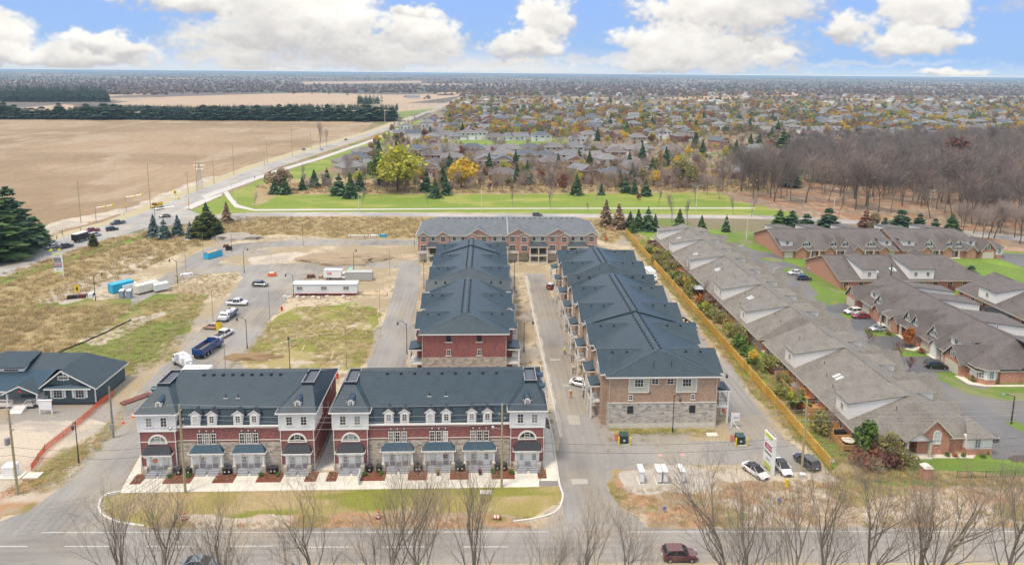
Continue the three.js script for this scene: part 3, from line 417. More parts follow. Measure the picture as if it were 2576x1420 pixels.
// ---------------------------------------------------------------- the two front rows of stacked townhouses
function digits(text, x, y, z, parent) { const g = new TextGeometry(text, { font, size: 0.26, depth: 0.02, curveSegments: 2, bevelEnabled: false }); g.computeBoundingBox(); g.translate(-g.boundingBox.max.x / 2, 0, 0); const o = mesh('house_number', g, M.dark, parent); o.position.set(x, y, z); }
function frontRow({ label, x0, W, tl, tr, porches, tower, dormers, triples, outer, numbers, seed }) {
  const T = thing('townhouse_row', label, 'townhouses', [x0, 0, -103.3]), r = rng(seed), D = 15.6, mA = tl, mB = W - tr; T.scale.y = 0.97;
  const towers = [[0, tl], [mB, W]], dk = M.roof;
  // walls
  const st = new MB().box(mA, 0, -D, mB, 5.15, 0); for (const [a, b] of towers) st.box(a - 0.04, 0, -D - 0.04, b + 0.04, 1.25, 0.4);
  st.build('stone_wall', M.stone, T);
  const br = new MB().box(mA, 5.15, -D, mB, 8.0, 0.01); for (const [a, b] of towers) br.box(a, 1.25, -D, b, 7.45, 0.35);
  br.box(outer < 0 ? 0 : W - 0.0, 7.45, -D, outer < 0 ? 0.3 : W - 0.3, 10.4, -5.2); br.box(outer < 0 ? W - 0.3 : 0, 7.45, -D, outer < 0 ? W : 0.3, 10.4, -5.2); br.box(mA, 8, -D, mB, 10.3, -D + 0.3);
  br.build('brick_wall', M.brickRed, T);
  for (const [a, b] of towers) B(a - 0.05, 7.45, -5.2, b + 0.05, 10.5, 0.42).build('white_siding', M.white, T);
  const tm = new MB(); for (const [a, b] of towers) { tm.box(a - 0.1, 7.3, -5.2, b + 0.1, 7.5, 0.47); for (const x of [a, b]) tm.box(x - 0.12, 7.5, 0.3, x + 0.12, 10.5, 0.46); }
  tm.box(mA, 7.85, -0.1, mB, 8.12, 0.28); tm.build('white_trim', M.trim, T);
  const belt = new MB(); belt.box(mA, 5.42, 0, mB, 5.58, 0.06); for (const [a, b] of towers) belt.box(a - 0.05, 5.42, -D, b + 0.05, 5.58, 0.41); belt.build('stone_belt', M.lightStone, T);
  // main roof: steep front, then a low slope to the ridge and down behind
  new MB().slab([[mA - 0.1, 8.1, 0.05], [mB + 0.1, 8.1, 0.05], [mB + 0.1, 10.45, -1.15], [mA - 0.1, 10.45, -1.15]], 0.12).build('steep_roof', M.roof, T);
  const rf = new MB().slab([[tl - 2.6, 10.5, -1.0], [mB + 2.6, 10.5, -1.0], [mB + 2.6, 13.75, -7.8], [tl - 2.6, 13.75, -7.8]], 0.12).slab([[mB + 2.6, 10.5, -D - 0.4], [tl - 2.6, 10.5, -D - 0.4], [tl - 2.6, 13.75, -7.8], [mB + 2.6, 13.75, -7.8]], 0.12); rf.build('main_roof', M.roof, T);
  // tower roofs: cut-off pyramids with a railed well on top
  towers.forEach(([a, b], k) => {
    const s = k ? -1 : 1, c = (a + b) / 2 - s * 0.75, e = 0.5, y0 = 10.45, y1 = 13.0, A = [a - e, y0, 0.75], Bq = [b + e, y0, 0.75], C = [b + e, y0, -D - 0.45], Dq = [a - e, y0, -D - 0.45], h = 0.85, E1 = [c - h, y1, -4.0], F = [c + h, y1, -4.0], G = [c + h, y1, -9.6], H1 = [c - h, y1, -9.6];
    const q = new MB().quad(A, Bq, F, E1).quad(Bq, C, G, F).quad(C, Dq, H1, G).quad(Dq, A, E1, H1); q.quad(E1, F, G, H1);
    const tr0 = q.build('tower_roof', dk, T);
    const ev = new MB().box(a - e - 0.03, y0 - 0.18, 0.62, b + e + 0.03, y0 + 0.02, 0.8).box(a - e - 0.03, y0 - 0.18, -D - 0.5, a - e + 0.12, y0 + 0.02, 0.62).box(b + e - 0.12, y0 - 0.18, -D - 0.5, b + e + 0.03, y0 + 0.02, 0.62); ev.box(a - e, y0 - 0.2, -D - 0.4, b + e, y0 - 0.15, 0.6); ev.build('eave', M.trim, tr0);
    const w = new MB(), zc = -4.3, zd = -9.3; w.box(c - 0.98, y1 - 0.5, zc - 0.12, c + 0.98, y1 + 0.42, zc + 0.12).box(c - 0.98, y1 - 0.1, zd - 0.12, c + 0.98, y1 + 0.42, zd + 0.12).box(c - 0.98, y1 - 0.3, zd, c - 0.8, y1 + 0.42, zc).box(c + 0.8, y1 - 0.3, zd, c + 0.98, y1 + 0.42, zc); w.build('roof_well', M.metalDark, tr0);
    B(c - 0.8, y1 + 0.05, zd, c + 0.8, y1 + 0.12, zc).build('well_floor', M.slate, tr0);
    const rm = new MB(); for (const x of [c - 0.98, c + 0.98]) rm.box(x - 0.06, y1 + 0.42, zd - 0.14, x + 0.06, y1 + 0.5, zc + 0.14); for (const z of [zc, zd]) rm.box(c - 0.98, y1 + 0.421, z - 0.06, c + 0.98, y1 + 0.5, z + 0.06); rm.build('well_rim', M.step, tr0);
    const barrel = (x, y, z, turn, len) => {       // round-headed dormer
      const d = new THREE.Group(); d.name = 'barrel_dormer'; d.position.set(x, y, z); d.rotation.y = turn; T.add(d);
      const f = new MB(), arc = [[-0.5, -0.55], [0.5, -0.55]]; for (let i = 0; i <= 10; i++) { const t = Math.PI * i / 10; arc.push([0.5 * Math.cos(t), 0.25 + 0.5 * Math.sin(t)]); } f.prism(arc, 'z', -len, 0); f.box(-0.66, 0.16, -0.1, -0.5, 0.34, 0.06).box(0.5, 0.16, -0.1, 0.66, 0.34, 0.06).box(-0.58, -0.62, -0.05, 0.58, -0.54, 0.08); f.build('dormer_front', M.trim, d);
      const o = new MB(); for (let i = 0; i < 10; i++) { const t = Math.PI * i / 10, u = Math.PI * (i + 1) / 10, p = (k, zz) => [0.6 * Math.cos(k), 0.25 + 0.6 * Math.sin(k), zz]; o.quad(p(t, 0.08), p(u, 0.08), p(u, -len), p(t, -len)); o.quad(p(t, 0.08), [0.5 * Math.cos(t), 0.25 + 0.5 * Math.sin(t), 0.08], [0.5 * Math.cos(u), 0.25 + 0.5 * Math.sin(u), 0.08], p(u, 0.08)); } o.build('barrel_roof', M.metal, d);
      win(d, 0, 0.02, 0.0, 0.5, 0.78, { arch: 1, cols: 2, rows: 2, surround: 0.07 });
    };
    barrel((a + b) / 2, 11.45, -0.55, 0, 2.6);
    if (Math.sign(outer) === (k ? 1 : -1)) for (const z of [-6, -10.2]) barrel(k ? b + 0.5 : a - 0.5, 11.2, z, k ? Math.PI / 2 : -Math.PI / 2, 2.2);
    for (const x of [-1.15, 1.15]) win(T, (a + b) / 2 + x, 9.0, 0.43, 0.86, 1.5, { surround: 0.24, pane: PANES[Math.floor(r() * 4)], frame: M.trim });
    win(T, (a + b) / 2, 5.92, 0.36, 2.55, 1.275, { arch: 1, cols: 3, rows: 3, surround: 0.26, frame: M.trim, pane: k ? M.glass : M.glassGrey, name: 'half_round_window' });
    for (const x of [a + 0.12, b - 0.12]) new MB().box(x - 0.05, 0.1, 0.36, x + 0.05, 7.4, 0.46).build('downspout', M.trim, T);
  });
  for (const x of dormers) {                        // small gabled dormers on the steep roof
    const d = new THREE.Group(); d.name = 'gable_dormer'; d.position.set(x, 8.15, 0.1); T.add(d);
    new MB().prism([[-0.72, 0], [0.72, 0], [0.72, 2.0], [0, 2.55], [-0.72, 2.0]], 'z', -1.35, 0.02).build('dormer_front', M.white, d);
    const g = new MB(); for (const s of [-1, 1]) g.slab([[0, 2.68, 0.12], [0, 2.68, -1.6], [s * 0.98, 1.95, -1.6], [s * 0.98, 1.95, 0.12]], 0.08); g.build('dormer_roof', M.metalDark, d);
    const w = new MB(); for (const s of [-1, 1]) w.quad([0, 2.66, 0.14], [s * 0.98, 1.92, 0.14], [s * 0.98, 1.76, 0.14], [0, 2.5, 0.14]); w.box(-0.95, 1.84, 0.02, -0.6, 1.95, 0.13).box(0.6, 1.84, 0.02, 0.95, 1.95, 0.13); w.build('dormer_trim', M.trim, d);
    win(d, 0, 1.08, 0.03, 0.66, 1.1, { surround: 0.22, pane: PANES[Math.floor(r() * 4)] });
  }
  for (const x of triples) {                        // three narrow round-headed windows in a brick surround
    const sq = new MB().box(x - 1.72, 4.75, 0.0, x + 1.72, 7.1, 0.05); sq.build('brick_surround', M.brickRed, T);
    [-1.07, 0, 1.07].forEach((d, i) => { win(T, x + d, 5.78, 0.055, 0.66, 1.7, { rows: 3, pane: PANES[Math.floor(r() * 4)], frame: M.trim }); const c = new MB(); for (let k = 0; k < 8; k++) { const a = Math.PI * k / 8, b = Math.PI * (k + 1) / 8, p = (q) => [x + d + 0.4 * Math.cos(q), 6.73 + 0.34 * Math.sin(q), 0.075]; c.tri([x + d, 6.73, 0.075], p(a), p(b)); } c.build('arched_head', M.black, T); B(x + d - 0.1, 7.02, 0.04, x + d + 0.1, 7.3, 0.14).build('keystone', M.lightStone, T); });
    B(x - 1.8, 4.66, 0, x + 1.8, 4.8, 0.12).build('sill', M.lightStone, T);
  }
  let nn = 0;
  for (const [x, isT] of [[tl / 2, 1], ...porches.map((x) => [x, 0]), [W - tr / 2, 1]]) {
    const P = new THREE.Group(); P.name = 'porch'; P.position.set(x, 0, isT ? 0.36 : 0); T.add(P);
    const w = isT ? 2.35 : 2.75, d = 0.95;
    const m = isT ? M.metalDark : M.metal, rr = new MB(), tp = isT ? 0.55 : 0.85;
    rr.quad([-w, 3.62, d], [w, 3.62, d], [w - tp, 4.85, 0.02], [-w + tp, 4.85, 0.02]).tri([w, 3.62, d], [w, 3.62, 0.02], [w - tp, 4.85, 0.02]).tri([-w, 3.62, 0.02], [-w, 3.62, d], [-w + tp, 4.85, 0.02]);
    for (let u = -w + 0.35; u < w; u += 0.42) { const v = u * (w - tp) / w; rr.tube([u, 3.64, d], [v, 4.87, 0.04], 0.022, 0.022, 4); }
    rr.build('porch_roof', m, P);
    B(-w - 0.05, 3.46, 0, w + 0.05, 3.64, d + 0.06).build('porch_fascia', M.trim, P);
    const bm = new MB().box(-w + 0.3, 3.05, d - 0.42, w - 0.3, 3.46, d - 0.2).box(-w + 0.3, 3.05, 0, -w + 0.5, 3.46, d - 0.42).box(w - 0.5, 3.05, 0, w - 0.3, 3.46, d - 0.42); bm.build('porch_beam', M.trim, P);
    B(-w + 0.35, 0.95, 0.0, w - 0.35, 3.46, 0.06).build('porch_wall', M.whitePaint, P);
    B(-w + 0.35, 0.6, 0.0, w - 0.35, 1.25, 0.09).build('stone_panel', M.stone, P);
    B(-w + 0.25, 0, 0, w - 0.25, 0.62, d - 0.05).build('porch_floor', M.step, P);
    for (const s of [-1, 1]) { if (!isT) { new MB().box(s * (w - 0.42) - 0.13, 1.35, d - 0.44, s * (w - 0.42) + 0.13, 3.05, d - 0.18).box(s * (w - 0.42) - 0.17, 1.3, d - 0.48, s * (w - 0.42) + 0.17, 1.42, d - 0.14).build('post', M.trim, P); }
      new MB().box(s * (w - 0.42) - 0.32, 0, d - 0.62, s * (w - 0.42) + 0.32, 1.3, d).build('pedestal', M.stone, P);
      const dx = s * 1.02 + 0.12, white = outer > 0 && (x > W * 0.78 || (s > 0 && x > W * 0.55)), D1 = new MB().box(dx - 0.46, 0.62, 0.05, dx + 0.46, 2.78, 0.13).build('door', white ? M.doorWhite : M.door, P);
      const fr = new MB().box(dx - 0.6, 0.62, 0.05, dx - 0.46, 2.92, 0.16).box(dx + 0.46, 0.62, 0.05, dx + 0.6, 2.92, 0.16).box(dx - 0.46, 2.78, 0.05, dx + 0.46, 2.92, 0.16); fr.build('door_frame', M.trim, D1);
      win(P, dx, 2.1, 0.13, 0.56, 1.02, { cols: 3, rows: 4, pane: PANES[Math.floor(r() * 4)], name: 'door_light' });
      new MB().box(dx + 0.3, 1.5, 0.13, dx + 0.38, 1.72, 0.2).build('handle', M.dark, D1);
      new MB().box(dx - 0.8, 0, d - 0.05, dx + 0.8, 0.42, d + 0.3).box(dx - 0.8, 0, d + 0.3, dx + 0.8, 0.21, d + 0.62).build('steps', M.step, P);
      digits(numbers[nn++], dx, 3.14, d - 0.19, P);
    }
    const rl = new MB(); rl.box(-0.5, 1.35, d - 0.3, 0.55, 1.42, d - 0.24); for (let u = -0.5; u <= 0.55; u += 0.15) rl.box(u - 0.015, 0.62, d - 0.29, u + 0.015, 1.35, d - 0.25); rl.build('porch_railing', M.grey, P);
  }
  for (let i = 0; i < 9; i++) { const x = mA + 1 + (mB - mA - 2) * (i + 0.5) / 9; new MB().box(x - 0.2, 13.35, -7.35, x + 0.2, 13.75, -6.95).build('roof_vent', M.metalDark, T); }
  for (let i = 0; i < 2; i++) { const x = mA + (mB - mA) * (0.42 + i * 0.12); new MB().tube([x, 11.2, -3], [x, 12.1, -3], 0.07, 0.07, 6).build('vent_pipe', M.metalDark, T); B(x - 0.35, 11.3, -3.2, x + 0.35, 11.42, -2.6).build('flashing', M.grey, T); }
  for (const [a, s] of [[0, -1], [W, 1]]) if (Math.sign(outer) === s) { for (const z of [-4, -7.5, -11]) { win(T, a + s * 0.02, 6.3, z, 0.9, 1.5, { turn: s * Math.PI / 2 }); } new MB().slab([[a, 4.6, -5.5], [a + s * 1.5, 3.7, -5.5], [a + s * 1.5, 3.7, -9], [a, 4.6, -9]], 0.15).build('side_canopy', M.metalDark, T); } else for (const [z, y] of [[-5, 8.6], [-9, 6.6], [-12, 8.9]]) B(a, y - 0.8, z - 0.05, a + s * 0.1, y + 0.8, z + 0.05).build('wall_pipe', M.trim, T);
  return T;
}
const zx = (a, ox, s) => 0;
const X1 = (q) => -55.1 + (q - 305) * 27.75 / 1690, X2 = (q) => -24.5 + (q - 125) * 34.1 / 2018;   // facade measures taken off the survey prints
const rowL = frontRow({ label: 'left of the two red brick front townhouse rows, numbered 18 to 11', x0: -55.1, W: 27.65, tl: 5.8, tr: 5.5, outer: -1, porches: [945, 1350].map((q) => X1(q) + 55.1), dormers: [845, 1003, 1253, 1410].map((q) => X1(q) + 55.1), triples: [943, 1347].map((q) => X1(q) + 55.1), numbers: ['18', '17', '16', '15', '14', '13', '12', '11'], seed: 3 });
const rowR = frontRow({ label: 'right of the two red brick front townhouse rows, numbered 10 to 1', x0: -24.5, W: 34.1, tl: 5.6, tr: 5.6, outer: 1, porches: [735, 1127, 1517].map((q) => X2(q) + 24.5), dormers: [653, 803, 1047, 1200, 1443, 1593].map((q) => X2(q) + 24.5), triples: [733, 1127, 1518].map((q) => X2(q) + 24.5), numbers: ['10', '9', '8', '7', '6', '5', '4', '3', '2', '1'], seed: 8 });

// ---------------------------------------------------------------- the two long back-to-back rows
function longRow({ label, xl, xr, zf, zb, segs, bays, bayHalf, bayOut, he, hr, brick, lower, baseY, end, balcL, balcR, endWide, seed }) {
  const T = thing('townhouse_row', label, 'townhouses', [0, 0, 0]), xc = (xl + xr) / 2;
  new MB().box(xl - 0.03, 0, zb, xr + 0.03, baseY, zf + 0.03).build('stone_wall', lower, T);
  new MB().box(xl, baseY, zb, xr, he - 0.1, zf).build('brick_wall', brick, T);
  for (const [z0, z1] of bays) for (const s of [-1, 1]) { const x = s < 0 ? xl : xr, o = x + s * bayOut; new MB().box(Math.min(x, o), 0, z1, Math.max(x, o), he - 0.1, z0).build('bay_wall', brick, T); for (const y of [6, 8.9]) win(T, o, y, (z0 + z1) / 2, 1.8, 1.6, { turn: s * Math.PI / 2, cols: 3, rows: 2 }); }
  const ov = 0.55;
  for (const { a, b, hipF, hipB, h, w } of segs) {   // a near, b far
    const L = (w?.[0] ?? xl) - ov, Rr = (w?.[1] ?? xr) + ov, A = a + (hipF ? ov : 0.3), Bz = b - (hipB ? ov : 0.3), ra = hipF ? a - hipF : A, rb = hipB ? b + hipB : Bz, top = h ?? hr, y = he + (top - hr);
    const m = new MB().quad([L, y, A], [xc, top, ra], [xc, top, rb], [L, y, Bz]).quad([xc, top, ra], [Rr, y, A], [Rr, y, Bz], [xc, top, rb]);
    if (hipF) m.tri([L, y, A], [Rr, y, A], [xc, top, ra]); if (hipB) m.tri([Rr, y, Bz], [L, y, Bz], [xc, top, rb]);
    const o = m.build('main_roof', M.roof, T);
    const f = new MB(); if (hipF) f.box(L - 0.02, y - 0.26, A - 0.1, Rr + 0.02, y - 0.02, A + 0.04); else { f.quad([L, y, A + 0.02], [xc, top, A + 0.02], [xc, top - 0.3, A + 0.02], [L, y - 0.3, A + 0.02]); f.quad([xc, top, A + 0.02], [Rr, y, A + 0.02], [Rr, y - 0.3, A + 0.02], [xc, top - 0.3, A + 0.02]); }
    f.build('fascia', hipF ? M.trim : M.metalDark, o);
    const e = new MB().box(L - 0.02, y - 0.26, Bz, L + 0.1, y - 0.02, A - 0.1).box(Rr - 0.1, y - 0.26, Bz, Rr + 0.02, y - 0.02, A - 0.1); e.box(L + 0.1, y - 0.3, Bz, Rr - 0.1, y - 0.24, A - 0.1); e.build('eave', M.trim, o);
    const hr2 = new MB(); hr2.tube([xc, top + 0.02, ra], [xc, top + 0.02, rb], 0.1, 0.1, 5); for (const q of [L, Rr]) if (hipF) hr2.tube([q, y + 0.02, A], [xc, top + 0.02, ra], 0.09, 0.09, 5); hr2.build('ridge_cap', M.flashing, o);
    for (let z = ra - 1; z > rb + 0.5; z -= 1.35) for (const s of [-1, 1]) new MB().box(xc + s * 0.75 - 0.17, top - 0.4, z - 0.2, xc + s * 0.75 + 0.17, top - 0.02, z + 0.2).build('roof_vent', M.metalDark, T);
  }
  const sl = (hr - he) / ((xr - xl) / 2 + ov);
  bays.forEach(([z0, z1], i) => { for (const s of [-1, 1]) {
    const zc = (z0 + z1) / 2, xo = (s < 0 ? xl : xr) + s * (bayOut + 0.45), hh = he + bayHalf * 0.46, xi = xc + s * Math.max(0.5, ((xr - xl) / 2 + ov) - (hh - he) / sl - 0.05), e = 0.35, y = he;
    const m = new MB().quad([xo, y - 0.14, z0 + e], [xo, hh, zc], [xi, hh, zc], [xi, y - 0.14, z0 + e]).quad([xo, hh, zc], [xo, y - 0.14, z1 - e], [xi, y - 0.14, z1 - e], [xi, hh, zc]);
    const o = m.build('bay_roof', M.roof, T); { const xe = (s < 0 ? xl : xr) + s * ov, v = new MB(); for (const z of [z0 + e - 0.1, z1 - e + 0.1]) v.tube([xe, he + 0.02, z], [xi, hh + 0.03, zc], 0.07, 0.07, 5, false); v.tube([xo, hh + 0.02, zc], [xi, hh + 0.02, zc], 0.07, 0.07, 5, false); v.build('valley_flashing', M.flashing, o); }
    const f = new MB(); f.quad([xo, y - 0.14, z0 + e], [xo, hh, zc], [xo, hh - 0.25, zc], [xo, y - 0.4, z0 + e]).quad([xo, hh, zc], [xo, y - 0.14, z1 - e], [xo, y - 0.4, z1 - e], [xo, hh - 0.25, zc]); const xw = (s < 0 ? xl : xr) + s * 0.4; f.box(Math.min(xo, xw), y - 0.4, z0 + e - 0.08, Math.max(xo, xw), y - 0.15, z0 + e + 0.04); f.build('eave', M.trim, o);
    const xg = (s < 0 ? xl : xr) + s * bayOut; new MB().poly([[xg, y - 0.1, z0], [xg, y - 0.1, z1], [xg, hh - 0.2, zc]]).build('gable', brick, T);
    for (const d of [0.32, 0.62]) { const x = lerp(xo, xi, d); new MB().box(x - 0.18, hh - 0.55, zc + 0.55, x + 0.18, hh - 0.1, zc + 0.95).build('roof_vent', M.metalDark, T); }
    const xp = lerp(xo, xi, 1.05), zp = z0 + 0.3; new MB().tube([xp, he + 1.2, zp], [xp, he + 2.0 + 0.3, zp], 0.07, 0.07, 6).build('vent_pipe', M.metalDark, T);
  } });
  for (const [s, list] of [[-1, balcL], [1, balcR]]) for (const [z, dz] of list) {   // balcony bays on posts
    const P = new THREE.Group(); P.name = 'balcony'; const x = s < 0 ? xl : xr; P.position.set(x, 0, z); T.add(P); const o = s * 2.7, X = (u) => s * u;
    new MB().poly([[0, 7.3, -dz - 0.1], [o * 1.05, 6.6, -dz - 0.1], [o * 1.05, 6.6, 0.25], [0, 7.3, 0.25]]).poly([[0, 7.3, 0.25], [o * 1.05, 6.6, 0.25], [o * 1.05, 6.5, 0.25], [0, 6.5, 0.25]]).build('balcony_roof', M.roof, P);
    new MB().box(0, 6.32, -dz - 0.12, X(2.88), 6.55, 0.28).build('balcony_fascia', M.trim, P);
    new MB().box(0, 3.2, -dz, X(2.65), 3.55, 0.2).build('balcony_floor', M.trim, P);
    for (const q of [0.05, -dz + 0.05]) new MB().box(X(2.38), 0, q - 0.16, X(2.7), 6.35, q + 0.16).build('post', M.trim, P);
    const rl = new MB(); rl.box(0.1 * s, 4.5, 0.1, X(2.5), 4.56, 0.14); for (let u = 0.3; u < 2.5; u += 0.28) rl.box(X(u) - 0.015, 3.55, 0.1, X(u) + 0.015, 4.5, 0.14); rl.box(X(2.55), 4.5, -dz, X(2.6), 4.56, 0.1); for (let q = -dz; q < 0; q += 0.28) rl.box(X(2.56), 3.55, q - 0.015, X(2.59), 4.5, q + 0.015); rl.build('railing', M.black, P);
    new MB().box(X(0.02), 3.55, -dz * 0.7, X(0.08), 5.8, -dz * 0.25).build('balcony_door', M.glass, P);
    new MB().box(X(0.02), 0.1, -dz * 0.8, X(0.1), 2.4, -dz * 0.15).build('garage_door', M.cream, P);
  }
  end(T, zf);
  for (const x of [xl + 0.2, xr - 0.2]) new MB().box(x - 0.05, 0.1, zf + 0.03, x + 0.05, he - 0.3, zf + 0.13).build('downspout', M.cream, T);
  return T;
}
longRow({ label: 'long middle townhouse row with a red brick end wall and dark hipped roofs', xl: -13.35, xr: 4.45, zf: -135.6, zb: -208, he: 10.3, hr: 13.2, bayOut: 1.25, bayHalf: 4.4, brick: M.brickMid, lower: M.stone, baseY: 5.0,
  segs: [{ a: -135.6, b: -169, hipF: 4.2, hipB: 4 }, { a: -171, b: -197, hipF: 3.4 }, { a: -197, b: -208, h: 13.5, hipB: 3.6 }], bays: [[-138.7, -147.2], [-151.2, -159.8], [-163.4, -168.2], [-173.4, -182], [-186, -194.6], [-198.6, -206]],
  balcL: [[-136.2, 4.2], [-148, 3.4], [-160.6, 3.4], [-172, 3.4], [-183, 3.2], [-195.4, 3.2]], balcR: [[-136.2, 4.2], [-148, 3.4], [-160.6, 3.4], [-172, 3.4], [-183, 3.2], [-195.4, 3.2]],
  end(T, z) {
    for (const x of [-7.75, -1.35]) { win(T, x, 9.2, z + 0.01, 0.82, 1.35, { rows: 2, frame: M.dark }); B(x - 0.75, 8.2, z, x + 0.75, 8.42, z + 0.1).build('sill', M.lightStone, T); win(T, x, 6.05, z + 0.01, 0.66, 1.2, { rows: 2 }); B(x - 0.7, 5.2, z, x + 0.7, 5.36, z + 0.1).build('sill', M.lightStone, T); }
    for (const [x, w] of [[-15.4, -1], [6.4, 1]]) { const ac = new MB().box(x - 0.5, 0, z - 0.6, x + 0.5, 1.2, z - 0.2); ac.build('condenser_box', M.cream, T); }
  } });
longRow({ label: 'long right townhouse row with a brown brick and grey stone end wall', xl: 22.2, xr: 42.2, zf: -115.2, zb: -200, he: 10.1, hr: 13.1, bayOut: 0.9, bayHalf: 5.2, brick: M.brickBrown, lower: M.stoneGrey, baseY: 4.85,
  segs: [{ a: -115.2, b: -140.5, hipF: 4.8 }, { a: -140.5, b: -172, h: 13.35, hipB: 4 }, { a: -174.6, b: -200, hipF: 4, hipB: 4 }], bays: [[-116.6, -126.8], [-130, -140.2], [-142.4, -152.6], [-155, -165.2], [-167.4, -171.6], [-177, -187], [-189, -199]],
  balcL: [[-119, 3.2], [-125.2, 3.6], [-137.4, 3.6], [-150, 3.6], [-162, 3.6], [-173, 3.4], [-184.6, 3.4], [-196, 3.2]], balcR: [[-116.6, 3.2], [-128, 3.6], [-141, 3.4], [-154, 3.4], [-167, 3.4], [-186, 3.4]],
  end(T, z) {
    for (const [x0, x1] of [[25.95, 29.5], [34.65, 38.25]]) { const p = B(x0, 7.0, z, x1, 9.8, z + 0.12).build('bay_panel', M.sage, T); new MB().box(x0 - 0.1, 6.9, z, x1 + 0.1, 7.0, z + 0.16).box(x0 - 0.1, 7, z, x0, 9.8, z + 0.16).box(x1, 7, z, x1 + 0.1, 9.8, z + 0.16).build('panel_trim', M.trim, p); win(T, (x0 + x1) / 2, 8.75, z + 0.12, 1.5, 1.4, { cols: 3, rows: 2 }); }
    for (const x of [30.65, 33.45]) { win(T, x, 9.0, z + 0.01, 1.15, 0.95, { cols: 2, rows: 2 }); B(x - 0.8, 8.35, z, x + 0.8, 8.5, z + 0.1).build('sill', M.lightStone, T); }
    for (const x of [26.3, 37.7]) { win(T, x, 5.95, z + 0.01, 0.6, 0.85, { cols: 2, rows: 2 }); B(x - 0.5, 5.32, z, x + 0.5, 5.45, z + 0.1).build('sill', M.lightStone, T); win(T, x, 3.6, z + 0.04, 0.9, 1.25, { cols: 2, rows: 2, frame: M.dark }); }
    for (const x of [24.4, 40]) B(x - 0.25, 2.6, z + 0.03, x + 0.25, 2.9, z + 0.2).build('meter', M.grey, T);
    B(29.6, 6.7, z, 29.9, 7, z + 0.14).build('wall_vent', M.dark, T); B(22.2, 4.8, z, 42.2, 4.98, z + 0.1).build('stone_band', M.lightStone, T); B(22.2, 0, z, 42.2, 0.9, z + 0.05).build('foundation', M.conc, T);
  } });
